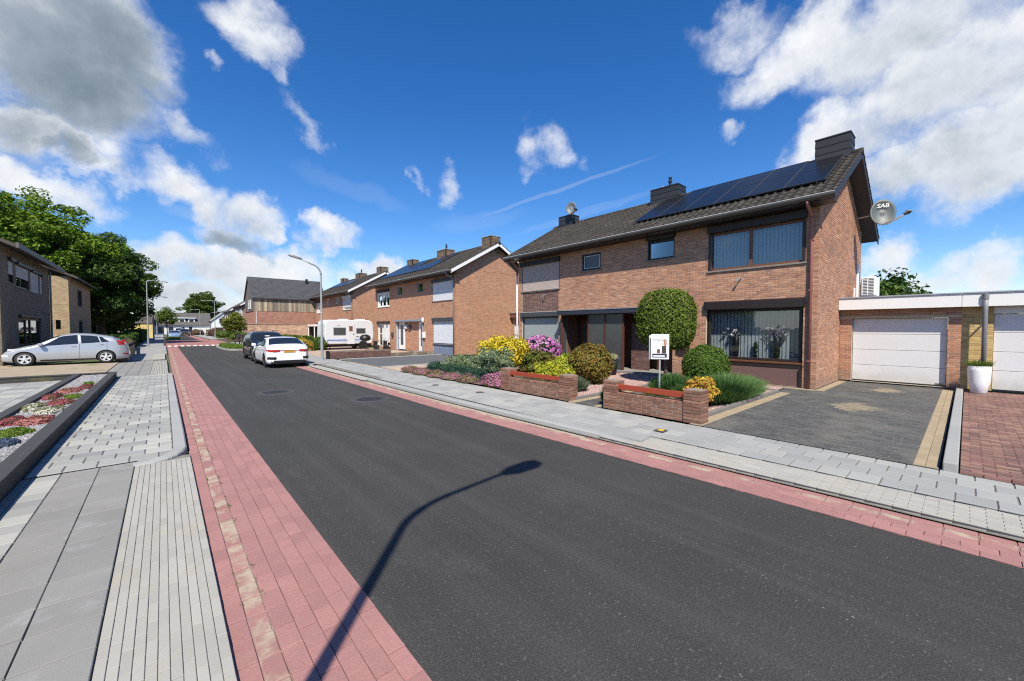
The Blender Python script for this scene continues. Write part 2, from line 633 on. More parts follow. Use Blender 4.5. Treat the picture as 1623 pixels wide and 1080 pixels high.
def asphalt_material():
    m = bpy.data.materials.new('asphalt')
    m.use_nodes = True
    g = NT(m.node_tree)
    b = m.node_tree.nodes['Principled BSDF']
    pos = g.n('ShaderNodeNewGeometry').outputs['Position']
    base = g.ramp(g.noise(pos, 0.55, 6, 0.65), [(0.3, (0.032, 0.0312, 0.030)), (0.7, (0.044, 0.043, 0.041))])
    st = g.n('ShaderNodeMapping')                      # rolled lengthwise: faint streaks and wheel tracks
    st.inputs['Scale'].default_value = (2.6, 0.10, 1)
    g.l.new(pos, st.inputs[0])
    base = g.mix(g.math('MULTIPLY', g.smooth(g.noise(st.outputs[0], 1.3, 5, 0.6), 0.42, 0.7), 0.45), base, (0.060, 0.059, 0.056))
    grit = g.noise(pos, 85, 4, 0.8)
    col = g.mix(g.smooth(grit, 0.38, 0.72), g.mix(1, base, (0.72, 0.72, 0.72), 'MULTIPLY'), g.mix(1, base, (1.9, 1.88, 1.82), 'MULTIPLY'))
    grit2 = g.noise(pos, 38, 2, 0.6)
    col = g.mix(g.smooth(grit2, 0.60, 0.70), col, (0.082, 0.080, 0.076))
    s2 = g.n('ShaderNodeMapping')                      # dusty scuffs
    s2.inputs['Scale'].default_value = (1.2, 0.5, 1)
    g.l.new(pos, s2.inputs[0])
    scuff = g.math('MULTIPLY', g.smooth(g.noise(s2.outputs[0], 1.1, 8, 0.7), 0.56, 0.74), g.smooth(g.noise(pos, 24, 3, 0.7), 0.35, 0.75))
    col = g.mix(g.math('MULTIPLY', scuff, 0.6), col, (0.12, 0.115, 0.108))
    vo = g.n('ShaderNodeTexVoronoi')                   # loose chips of pale stone, in swathes
    vo.inputs['Scale'].default_value = 24
    vo.inputs['Randomness'].default_value = 1.0
    g.l.new(pos, vo.inputs['Vector'])
    sw = g.smooth(g.noise(st.outputs[0], 1.0, 3), 0.46, 0.62)
    pick = g.math('GREATER_THAN', g.n('ShaderNodeSeparateColor').outputs[0], 0.45)
    g.l.new(vo.outputs['Color'], pick.node.inputs[0].links[0].from_node.inputs[0])
    chip = g.math('MULTIPLY', g.math('MULTIPLY', g.math('LESS_THAN', vo.outputs['Distance'], 0.13), sw), pick)
    col = g.mix(g.math('MULTIPLY', chip, 0.75), col, (0.26, 0.25, 0.235))
    g.l.new(col, b.inputs['Base Color'])
    b.inputs['Roughness'].default_value = 0.85
    b.inputs['Specular IOR Level'].default_value = 0.3
    bn = g.n('ShaderNodeBump')
    bn.inputs['Strength'].default_value = 0.7
    bn.inputs['Distance'].default_value = 0.008
    g.l.new(grit, bn.inputs['Height'])
    g.l.new(bn.outputs[0], b.inputs['Normal'])
    return m


m_asphalt = asphalt_material()


def bendR(y):
    return 0.05 - 0.03 * max(-4.0, min(8.0, y)) + 0.06


XL, XR = 1.02, 4.82          # asphalt edges
road = sheet('road', XL, (XR,), -14, 53, 0.0, m_asphalt, ny=40, bend=bendR)
road_far = sheet('road', XL - 0.1, XR - 0.15, 76, 150, 0.0, m_asphalt)

# ---- left side: red rumble strip, gutter row
p_red = PM('red_paver', (0.30, 0.148, 0.135), 0.88, 0.14, 3.5, rnd=0.09, bump=0.4, bs=70, fine=(55, 0.22), stain=[((0.36, 0.22, 0.19), 2.2, 0.58, 0.8), ((0.20, 0.09, 0.08), 1.3, 0.66, 0.82)])
p_gut = PM('gutter_paver', (0.28, 0.14, 0.125), 0.92, 0.15, 5, rnd=0.10, bump=0.35, bs=90, fine=(60, 0.12), stain=[((0.36, 0.30, 0.22), 2.6, 0.44, 0.6), ((0.27, 0.07, 0.045), 6, 0.72, 0.76)])
rs = sheet('red_strip', 0.25, XL, 0.6, 53, 0.004, m_redjoint)
pave(rs, 'red_paver', 0.25, 0.36, 0.6, 53, 0.012, 0.11, 0.215, 'y', p_red[0], p_red[1], 120, gap=0.004, bev=0.003, tilt=0.002)
pave(rs, 'gutter_paver', 0.36, 0.475, 0.6, 53, 0.010, 0.115, 0.215, 'y', p_gut[0], p_gut[1], 120, gap=0.008, bev=0.007, tilt=0.004)
pave(rs, 'red_paver', 0.475, XL, 0.6, 53, 0.012, 0.109, 0.215, 'y', p_red[0], p_red[1], 300, gap=0.004, bev=0.003, tilt=0.002)
# ---- right side
rsr = sheet('red_strip', (XR,), (XR + 0.58,), -10, 46, 0.004, m_redjoint, ny=40, bend=bendR)
pave(rsr, 'red_paver', XR, XR + 0.345, -10, 46, 0.013, 0.115, 0.215, 'y', p_red[0], p_red[1], 300, bend=bendR, gap=0.004, bev=0.003, tilt=0.002)
pave(rsr, 'gutter_paver', XR + 0.345, XR + 0.46, -10, 46, 0.010, 0.115, 0.215, 'y', p_gut[0], p_gut[1], 150, bend=bendR, gap=0.010, bev=0.008, tilt=0.003)
pave(rsr, 'red_paver', XR + 0.46, XR + 0.57, -10, 4.2, 0.012, 0.11, 0.215, 'y', p_red[0], p_red[1], 60, bend=bendR)
sheet('blown_sand', (XR + 0.46,), (XR + 0.58,), 4.2, 46, 0.006, m_sand, rsr, ny=30, bend=bendR)

# ---- left pavement
p_pale = PM('pale_clinker', (0.318, 0.307, 0.270), 0.9, 0.10, 2.5, rnd=0.07, bump=0.2, bs=160, fine=(70, 0.07), stain=[((0.340, 0.303, 0.222), 1.7, 0.55, 0.75)])
p_slab = PM('grey_slab', (0.208, 0.203, 0.186), 0.88, 0.16, 1.6, rnd=0.07, bump=0.3, bs=120, fine=(70, 0.12), stain=[((0.29, 0.285, 0.27), 2.6, 0.56, 0.76), ((0.15, 0.145, 0.125), 1.2, 0.60, 0.80), ((0.33, 0.325, 0.31), 16, 0.70, 0.76)])
p_tile = PM('concrete_tile', (0.244, 0.248, 0.244), 0.88, 0.10, 2.0, bump=0.2, bs=180, fine=(80, 0.06), rnd=0.05,
            pal=[(0.220, 0.223, 0.217), (0.293, 0.292, 0.267), (0.244, 0.246, 0.236), (0.366, 0.359, 0.316), (0.277, 0.278, 0.263), (0.252, 0.254, 0.236)])
lp = sheet('left_pavement', -1.30, 0.25, 0.4, 7.32, 0.038, m_joint_mid)
pave(lp, 'clinker', -0.315, 0.25, 0.8, 7.15, 0.044, 0.0514, 0.205, 'y', p_pale[0], p_pale[1], 300, gap=0.0035, bev=0.0025)
pave(lp, 'slab', -0.975, -0.318, 1.2, 7.30, 0.058, 0.3285, 0.335, 'y', p_slab[0], p_slab[1], 80, off=0.06, gap=0.006, bev=0.004)
pave(lp, 'tile', -1.21, -0.978, 2.0, 7.30, 0.058, 0.232, 0.23, 'y', p_tile[0], p_tile[1], 60)
pave(lp, 'slab', -1.30, -1.213, 3.0, 7.30, 0.058, 0.087, 0.33, 'y', p_slab[0], p_slab[1], 40)
lp2 = sheet('left_pavement', -1.30, 0.10, 7.32, 20.4, 0.060, m_joint_dark)
pave(lp2, 'tile', -1.28, 0.075, 7.32, 20.4, 0.072, 0.30, 0.308, 'x', p_tile[0], p_tile[1], 210, gap=0.009, bev=0.009, off=0.5, gapy=0.028)
lp3 = sheet('left_pavement', -1.85, 0.12, 20.4, 30.0, 0.06, m_joint)
pave(lp3, 'tile', -1.8, -0.42, 20.4, 30, 0.075, 0.345, 0.34, 'x', p_slab[0], p_slab[1], 0, off=0.0, bev=0.004, gap=0.006)
pave(lp3, 'clinker', -0.42, 0.11, 20.4, 29, 0.070, 0.053, 0.205, 'y', p_pale[0], p_pale[1], 0, gap=0.004)
lp4 = sheet('left_pavement', -1.9, 0.0, 29.8, 150, 0.085, M('far_pavement', (0.266, 0.266, 0.259), 0.9, 0.15, 1.5, fine=(12, 0.12)))
for i, (a, b) in enumerate([(29.6, 36.5), (39.5, 41.5)]):
    sheet('clinker_crossing', -0.5, 0.05, a, b, 0.092, M('far_clinker', (0.318, 0.307, 0.270), 0.9, 0.1, 2.5, fine=(20, 0.1)), lp4)
m_kerb = M('kerb_concrete', (0.281, 0.285, 0.274), 0.88, 0.12, 2.2, rnd=0.05, bump=0.25, bs=150, fine=(70, 0.07))


def kerb_run(parent, pts, w_, tops, side):
    """kerb stones one metre long along a path of outer-edge points; side=+1: body lies to the left of travel"""
    P = [Vector((p[0], p[1], 0)) for p in pts]
    for i in range(len(P) - 1):
        a, b = P[i], P[i + 1]
        d = (b - a).normalized()
        n = Vector((-d.y, d.x, 0)) * side
        a, b = a + d * 0.003, b - d * 0.003
        ta, tb = tops[i], tops[i + 1]
        c = 0.018
        mb = MB()
        vs = []
        for p, t in ((a, ta), (b, tb)):
            for q, z in ((p, -0.05), (p + n * 0.012, t - c), (p + n * (0.012 + c), t), (p + n * w_, t), (p + n * w_, -0.05)):
                vs.append((q.x, q.y, z))
        mb.add(vs, [(i2, (i2 + 1) % 5, 5 + (i2 + 1) % 5, 5 + i2) for i2 in range(5)] + [(4, 3, 2, 1, 0), (5, 6, 7, 8, 9)])
        mb.build('kerb_stone', m_kerb, parent)


kl = sheet('left_kerb', 0.09, 0.24, 7.5, 20.5, 0.02, m_joint)
path = [(-0.33, 7.08), (-0.13, 7.10), (0.02, 7.17), (0.13, 7.27), (0.20, 7.42), (0.24, 7.62)] + [(0.245 - 0.0 * k, 7.62 + 0.99 * (k + 1)) for k in range(13)]
tops = [0.064, 0.068, 0.075, 0.082, 0.09, 0.094] + [0.094] * 13
kerb_run(kl, path, 0.165, tops, 1)
kl2 = sheet('left_kerb', -0.02, 0.16, 37, 50, 0.02, m_joint)
kerb_run(kl2, [(0.17, 36.5 + k) for k in range(4)] , 0.16, [0.125] * 4, 1)
kerb_run(kl2, [(0.17, 41.5 + k) for k in range(11)], 0.16, [0.125] * 11, 1)
# weeds rooted in the gutter joints
nw = 420
wx_ = np.where(rng.random(nw) < 0.6, 0.478, 0.362) + rng.normal(0, 0.006, nw)
wy_ = 1.5 + 14 * rng.random(40)[rng.integers(0, 40, nw)] + rng.normal(0, 0.03, nw)
P0 = np.stack([wx_, wy_, np.full(nw, 0.004)], 1)
P1 = P0 + np.stack([rng.normal(0, 0.012, nw), rng.normal(0, 0.012, nw), rng.uniform(0.012, 0.035, nw)], 1)
sw_ = rng.normal(0, 1, (nw, 3)) * np.array([0.003, 0.003, 0])
npmesh('gutter_weeds', np.stack([P0 - sw_, P0 + sw_, P1], 1).reshape(-1, 3), np.arange(3 * nw).reshape(-1, 3), M('weed', (0.07, 0.11, 0.025), 0.8, 0.3), rs, rng.random(nw), kind='stuff')
pave(lp2, 'filler_tile', -0.30, 0.06, 7.20, 7.31, 0.068, 0.36, 0.11, 'x', p_tile[0], p_tile[1], 4)

# ---- right pavement
p_walk = PM('walk_tile', (0.259, 0.263, 0.259), 0.88, 0.10, 1.6, rnd=0.05, bump=0.2, bs=180, fine=(80, 0.06), pal=[(0.252, 0.256, 0.247), (0.285, 0.287, 0.271), (0.326, 0.323, 0.294), (0.268, 0.270, 0.260)])
XK = XR + 0.58
rp = sheet('right_pavement', (XK - 0.05,), 7.2, -10, 46, 0.03, m_joint, ny=30, bend=bendR)
sheet('joint_bed', (XK - 0.03,), (XK + 0.565,), -10, 3.95, 0.062, m_joint, rp, ny=14, bend=bendR)
sheet('joint_bed', (XK + 0.565,), 7.19, -10, 3.95, 0.078, m_joint_mid, rp, ny=14, bend=bendR)
sheet('joint_bed', XK + 0.16, 7.19, 3.95, 20.8, 0.083, m_joint_mid, rp)
pave(rp, 'clinker', XK - 0.02, XK + 0.56, -10, 3.95, 0.068, 0.0525, 0.205, 'y', p_pale[0], p_pale[1], 300, gap=0.004, bev=0.003, bend=bendR)
pave(rp, 'tile', XK + 0.565, 7.19, -10, 3.95, 0.088, 0.287, 0.287, 'y', p_walk[0], p_walk[1], 150, gap=0.012, bev=0.006, bend=lambda y: bendR(y) if y < 99 else 0)
pave(rp, 'tile', XK + 0.165, 7.19, 3.95, 13.4, 0.093, 0.287, 0.287, 'y', p_walk[0], p_walk[1], 150, gap=0.012, bev=0.006)
pave(rp, 'tile', XK + 0.42, 7.19, 13.4, 20.8, 0.093, 0.29, 0.29, 'y', p_walk[0], p_walk[1], 0)
sheet('clinker_crossing', XK - 0.25, XK + 0.42, 13.6, 20.6, 0.05, M('far_clinker', (0.311, 0.289, 0.237)), rp)
sheet('walk_tiles_far', XK + 0.0, 7.2, 20.8, 46, 0.10, M('far_pavement', (0.266, 0.266, 0.259)), rp)
kr = sheet('right_kerb', (XK - 0.02,), (XK + 0.14,), 4, 13, 0.025, m_joint, ny=20, bend=bendR)
pth = [(XK - 0.01 + bendR(3.35) + 0.03, 3.35), (XK - 0.01 + bendR(4.0), 4.0)] + [(XK - 0.01 + bendR(4.0 + k), 4.0 + k) for k in range(1, 10)] + [(XK + bendR(13.0), 13.7)]
kerb_run(kr, pth[::-1], 0.165, ([0.101] * (len(pth) - 1) + [0.066])[:len(pth)], 1)
kerb_run(kr, [(XK - 0.12, 20.8 + k) for k in range(20)][::-1], 0.16, [0.11] * 20, 1)
MB().prism([(XK + 0.12 + bendR(3.9), 4.05), (XK + 0.165 + bendR(3.9), 3.30), (XK + 0.57 + bendR(3.7), 3.35), (XK + 0.57, 4.05)], 'z', 0.03, 0.097).build('corner_tile', m_kerb, rp)

# ---- raised table, far crossing, white teeth
table = sheet('raised_table', -0.1, 6.0, 53, 76, 0.06, M('red_table', (0.30, 0.135, 0.12), 0.9, 0.15, 1.2, fine=(8, 0.15)))
MB().prism([(52.0, 0.0), (53.0, 0.059), (53.0, 0.0)], 'x', 0.2, 5.6).build('ramp', M('red_table', (0.30, 0.135, 0.12)), table)
for k in range(11):
    x = 0.30 + k * 0.5
    mb = MB()
    mb.add([(x, 52.05, 0.008), (x + 0.26, 52.05, 0.008), (x + 0.26, 53.0, 0.066), (x, 53.0, 0.066)], [(0, 1, 2, 3)])
    mb.build('white_tooth', M('road_paint', (0.78, 0.78, 0.76), 0.7, 0.1), table)
side_street = sheet('side_street', 6.0, 60, 60, 66, 0.055, m_asphalt)
side_street2 = sheet('side_street', -60, -2, 58, 66, 0.055, M('red_table', (0.30, 0.135, 0.12)))
sheet('right_pavement', 5.4, 7.6, 76, 150, 0.1, M('far_pavement', (0.266, 0.266, 0.259)))
sheet('right_pavement', 5.6, 9.0, 46, 60, 0.09, M('far_pavement', (0.266, 0.266, 0.259)))
sheet('red_strip', 4.2, 5.4, 76, 150, 0.004, M('red_table', (0.30, 0.135, 0.12)))

# ---- manhole covers in the road
def manhole(x, y, r, label):
    t = root('manhole_cover', (x, y, 0.0), label, 'manhole cover')
    ring = MB()
    ring.lathe([(r + 0.06, 0.001), (r + 0.055, 0.006), (r + 0.004, 0.006), (r, 0.002)], (x, y, 0), 36, cap=False)
    ring.build('frame_ring', M('manhole_frame', (0.05, 0.05, 0.05), 0.7, 0.4, 20, bump=0.5), t)
    ms = M('manhole_iron', (0.045, 0.045, 0.047), 0.55, 0.3, 30, metal=0.3, bump=0.4)
    MB().lathe([(r - 0.006, 0.001), (r - 0.006, 0.004)], (x, y, 0), 36).build('lid', ms, t)
    st = MB()
    n = 9
    for i in range(-n, n + 1):
        for j in range(-n, n + 1):
            px, py = i * r / n * 0.98, j * r / n * 0.98
            if math.hypot(px, py) < r * 0.93 and (i + j) % 2 == 0:
                h = r / n * 0.36
                st.box(x + px - h, x + px + h, y + py - h, y + py + h, 0.0045, 0.009)
    st.build('studs', ms, t, kind='stuff')
    MB().lathe([(r + 0.16, 0.001), (r + 0.065, 0.003)], (x, y, 0), 36, cap=False).build('patch_ring', M('manhole_patch', (0.050, 0.049, 0.048), 0.85, 0.6, 9, fine=(60, 0.4)), t)


manhole(4.02, 10.2, 0.34, 'round cast iron manhole cover nearer the brick garden walls')
manhole(2.40, 13.1, 0.34, 'round cast iron manhole cover farther out in the road')
for (x, y, lab) in ((6.35, 3.4, 'small yellow plastic lid set in the right pavement'), (6.25, 10.7, 'small dark valve lid in the pavement before the heather'), (6.45, 8.7, 'small rusty valve lid in the pavement beside the garden wall')):
    t = root('valve_lid', (x, y, 0.1), lab, 'utility cover')
    MB().box(x - 0.085, x + 0.085, y - 0.085, y + 0.085, 0.098, 0.110).build('surround', M('valve_iron', (0.06, 0.055, 0.05), 0.7), t, bevel=0.004)
    c = (0.55, 0.38, 0.03) if 'yellow' in lab else ((0.22, 0.12, 0.06) if 'rusty' in lab else (0.09, 0.085, 0.08))
    MB().lathe([(0.055, 0.109), (0.055, 0.117), (0.03, 0.119)], (x, y, 0), 16).build('lid', M('valve_lid_' + str(int(c[0] * 100)), c, 0.6), t)


# ================================================================ houses
def fbox(mb, o, P, u0, u1, d0, d1, z0, z1, mi=0):
    """box on a wall face. o: 'W' faces -x, 'E' faces +x, 'S' faces -y; u along the wall, d inwards (negative: proud)"""
    if o == 'W':
        return mb.box(P + d0, P + d1, u0, u1, z0, z1, mi)
    if o == 'E':
        return mb.box(P - d1, P - d0, u0, u1, z0, z1, mi)
    return mb.box(u0, u1, P + d0, P + d1, z0, z1, mi)


def fpt(o, P, u, d, z):
    return (P + d, u, z) if o == 'W' else ((P - d, u, z) if o == 'E' else (u, P + d, z))


BRICK_RED = [(0.345, 0.158, 0.088), (0.422, 0.204, 0.116), (0.278, 0.128, 0.078), (0.464, 0.250, 0.153), (0.381, 0.178, 0.097), (0.433, 0.230, 0.139), (0.309, 0.158, 0.101)]
m_brick = M('red_brick', (0.33, 0.15, 0.09), 0.9, 0.20, 0.9, foot=(0.20, 0.135, 0.10), stain=[((0.20, 0.12, 0.09), 1.3, 0.60, 0.80)], rnd=0.12, pal=BRICK_RED, bump=0.2, bs=120, fine=(40, 0.1))
m_brick_piece = M('red_brick_piece', (0.33, 0.15, 0.09), 0.9, 0.20, 0.9, foot=(0.20, 0.135, 0.10), stain=[((0.20, 0.12, 0.09), 1.3, 0.60, 0.80)], rnd=0.12, pal=BRICK_RED, bump=0.2, bs=120, fine=(40, 0.1), src='obj')
m_brick2 = M('orange_brick', (0.371, 0.173, 0.084), 0.9, 0.12, 1.1, rnd=0.10, pal=[(0.412, 0.194, 0.107), (0.355, 0.163, 0.092), (0.464, 0.240, 0.139), (0.397, 0.204, 0.120)], fine=(40, 0.1))
m_brick_dark = M('dark_brick', (0.12, 0.06, 0.05), 0.9, 0.15, 1.5, rnd=0.2, pal=[(0.12, 0.055, 0.045), (0.16, 0.08, 0.06), (0.09, 0.045, 0.04), (0.14, 0.06, 0.05)])
m_brick_garden = M('garden_brick', (0.2, 0.1, 0.07), 0.9, 0.3, 5, rnd=0.2, pal=[(0.19, 0.085, 0.055), (0.24, 0.115, 0.075), (0.15, 0.07, 0.05), (0.27, 0.15, 0.10), (0.21, 0.10, 0.065)], src='obj', bump=0.4, bs=90, stain=[((0.10, 0.075, 0.05), 5, 0.55, 0.72)])
m_brick_yellow = M('yellow_brick', (0.5, 0.36, 0.13), 0.9, 0.12, 2, rnd=0.12, pal=[(0.50, 0.35, 0.12), (0.44, 0.30, 0.11), (0.55, 0.40, 0.17), (0.40, 0.27, 0.10)], bump=0.3, bs=90)
m_brick_yellow_piece = M('yellow_brick_piece', (0.5, 0.36, 0.13), 0.9, 0.12, 2, rnd=0.12, pal=[(0.50, 0.35, 0.12), (0.44, 0.30, 0.11), (0.55, 0.40, 0.17), (0.40, 0.27, 0.10)], bump=0.3, bs=90, src='obj')
m_brick_buff = M('buff_brick', (0.42, 0.29, 0.14), 0.9, 0.12, 2, rnd=0.12, pal=[(0.40, 0.29, 0.165), (0.34, 0.245, 0.14), (0.45, 0.34, 0.20)])
m_brick_grey = M('grey_brick', (0.2, 0.17, 0.14), 0.9, 0.12, 2, rnd=0.12, pal=[(0.17, 0.135, 0.095), (0.135, 0.105, 0.075), (0.20, 0.16, 0.115)])
m_mortar = M('mortar', (0.460, 0.391, 0.310), 0.95, 0.2, 3, fine=(60, 0.1))
m_mortar_dark = M('mortar_dark', (0.20, 0.17, 0.15), 0.95, 0.2, 3)
m_mortar_pale = M('mortar_pale', (0.50, 0.44, 0.30), 0.95, 0.2, 3)
m_dark = M('dark_brown_paint', (0.018, 0.011, 0.009), 0.5, 0.2, 4)
m_brown = M('brown_wood', (0.13, 0.05, 0.022), 0.45, 0.3, 12, fine=(60, 0.2))
m_black = M('black_paint', (0.010, 0.010, 0.011), 0.45, 0.2, 3)
m_anth = M('anthracite_paint', (0.05, 0.053, 0.06), 0.5, 0.15, 3)
m_white = M('white_paint', (0.70, 0.70, 0.69), 0.5, 0.04, 1.5)
m_whiteplastic = M('white_plastic', (0.76, 0.77, 0.78), 0.4, 0.03, 2)
m_blueframe = M('blue_grey_paint', (0.12, 0.15, 0.22), 0.5, 0.1, 3)
m_glass = glass_mat('window_glass')
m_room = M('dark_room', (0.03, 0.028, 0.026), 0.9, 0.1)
m_zinc = M('zinc', (0.42, 0.44, 0.47), 0.45, 0.2, 5, metal=0.6)
m_stone_sill = M('sill_stone', (0.20, 0.185, 0.165), 0.8, 0.2, 8)
m_lam = M('vertical_blind', (0.60, 0.65, 0.68), 0.8, 0.04, 3, trans=0.25)
m_tile = M('roof_tile_joined', (0.05, 0.045, 0.04), 0.85, 0.35, 1.6, rnd=0.22, bump=0.3, bs=50, pal=[(0.030, 0.026, 0.022), (0.044, 0.038, 0.032), (0.036, 0.031, 0.026)], stain=[((0.095, 0.085, 0.07), 3, 0.55, 0.75)])
m_tile1 = M('roof_tile_piece', (0.07, 0.062, 0.055), 0.85, 0.35, 1.6, rnd=0.22, bump=0.3, bs=50, pal=[(0.030, 0.026, 0.022), (0.044, 0.038, 0.032), (0.036, 0.031, 0.026)], stain=[((0.095, 0.085, 0.07), 3, 0.55, 0.75)], src='obj')
m_slate = M('slate_cladding', (0.022, 0.023, 0.025), 0.55, 0.25, 4, rnd=0.25)
m_panel = M('solar_cell', (0.010, 0.010, 0.011), 0.25, 0.1, 2, spec=0.18)
m_pframe = M('solar_frame', (0.045, 0.045, 0.047), 0.4)


def wall(parent, o, P, u0, u1, z0, z1, holes=(), brick=None, mortar=None, gable=None, bw=0.212, bh=0.0525, joint=0.011, reveal=0.11, name='wall', rows=None, single=0):
    """a brick wall face with openings, its bricks standing 6 mm proud of the mortar"""
    brick, mortar = brick or m_brick, mortar or m_mortar
    us = sorted({u0, u1, *[h[0] for h in holes], *[h[1] for h in holes]})
    zs = sorted({z0, z1, *[h[2] for h in holes], *[h[3] for h in holes]})
    us = [u for u in us if u0 <= u <= u1]
    zs = [z for z in zs if z0 <= z <= z1]
    mb = MB()
    for i in range(len(us) - 1):
        for j in range(len(zs) - 1):
            uc, zc = (us[i] + us[i + 1]) / 2, (zs[j] + zs[j + 1]) / 2
            if any(h[0] < uc < h[1] and h[2] < zc < h[3] for h in holes):
                continue
            mb.add([fpt(o, P, a, 0.006, z) for a, z in ((us[i], zs[j]), (us[i + 1], zs[j]), (us[i + 1], zs[j + 1]), (us[i], zs[j + 1]))], [(0, 1, 2, 3)])
    for h in holes:
        for a, b in (((h[0], h[2]), (h[0], h[3])), ((h[1], h[2]), (h[1], h[3])), ((h[0], h[3]), (h[1], h[3])), ((h[0], h[2]), (h[1], h[2]))):
            mb.add([fpt(o, P, a[0], 0.001, a[1]), fpt(o, P, b[0], 0.001, b[1]), fpt(o, P, b[0], reveal, b[1]), fpt(o, P, a[0], reveal, a[1])], [(0, 1, 2, 3)])
    if gable:
        pts = [(u0, z1)] + [g for g in gable] + [(u1, z1)]
        mb.add([fpt(o, P, a, 0.006, z) for a, z in pts], [tuple(range(len(pts)))])
    wo = mb.build(name, mortar, parent)
    pitch_u, pitch_z = bw + joint, bh + joint
    V, F, RN = [], [], []
    todo = []
    row = 0
    z = z0 + joint / 2
    ztop = max([z1] + [g[1] for g in gable]) if gable else z1

    def span(z_a, z_b):
        """free intervals of a course"""
        lo, hi = u0, u1
        if z_b > z1 and gable:
            poly = [(u0, z1)] + list(gable) + [(u1, z1)]
            xs = []
            for (a, za), (b, zb) in zip(poly[:-1], poly[1:]):
                if (za - z_b) * (zb - z_b) <= 0 and za != zb:
                    xs.append(a + (b - a) * (z_b - za) / (zb - za))
            if len(xs) < 2:
                return []
            lo, hi = min(xs), max(xs)
        iv = [(lo, hi)]
        for h in holes:
            if h[2] < z_b - 0.004 and h[3] > z_a + 0.004:
                iv = [p for (a, b) in iv for p in (((a, min(b, h[0])), (max(a, h[1]), b)) if (h[0] < b and h[1] > a) else ((a, b),)) if p[1] - p[0] > 0.03]
        return iv
    while z + bh <= ztop + 0.002:
        for a, b in span(z, z + bh):
            k = math.floor((a - u0) / pitch_u) - 1
            s = u0 + k * pitch_u + (pitch_u / 2 if row % 2 else 0)
            while s < b:
                p0, p1 = max(s, a), min(s + bw, b)
                if p1 - p0 > 0.025:
                    todo.append((p0, p1, z, random.uniform(-0.0015, 0.0015)))
                s += pitch_u
        z += pitch_z
        row += 1
    if single:                                                   # the bricks that show largest are laid one by one
        todo.sort(key=lambda q: (Vector(fpt(o, P, q[0], 0, q[2])) - Vector((0, 0, H_EYE))).length)
    off_w = base_of(wo)
    c = 0.0025
    for i, (p0, p1, z, e) in enumerate(todo):
        if i < single:
            key = ('brick', o, round(p1 - p0, 3), bh, brick.name)
            if key not in PAVER_MESH:
                a, h2 = (p1 - p0) / 2, bh / 2
                vs = [fpt(o, 0, u, d, v) for d, k in ((0.0065, 0.0), (0.0, c)) for u, v in ((-a + k, -h2 + k), (a - k, -h2 + k), (a - k, h2 - k), (-a + k, h2 - k))]
                me = bpy.data.meshes.new('brick')
                me.from_pydata(vs, [], [(4, 5, 6, 7), (3, 2, 1, 0)] + [(q, (q + 1) % 4, 4 + (q + 1) % 4, 4 + q) for q in range(4)])
                me.materials.append(MATS[brick.name + '_piece'])
                PAVER_MESH[key] = me
            b = bpy.data.objects.new('brick', PAVER_MESH[key])
            COL.objects.link(b)
            b.parent = wo
            b.location = Vector(fpt(o, P, (p0 + p1) / 2, e, z + bh / 2)) - off_w
            continue
        n = len(V)
        V += [fpt(o, P, p0, 0.0065, z), fpt(o, P, p1, 0.0065, z), fpt(o, P, p1, 0.0065, z + bh), fpt(o, P, p0, 0.0065, z + bh),
              fpt(o, P, p0 + c, e, z + c), fpt(o, P, p1 - c, e, z + c), fpt(o, P, p1 - c, e, z + bh - c), fpt(o, P, p0 + c, e, z + bh - c)]
        F += [(n + 4, n + 5, n + 6, n + 7)] + [(n + q, n + (q + 1) % 4, n + 4 + (q + 1) % 4, n + 4 + q) for q in range(4)]
        RN += [random.random()] * 5
    if V:
        npmesh('bricks', V, F, brick, wo, RN, kind='stuff')
    return wo


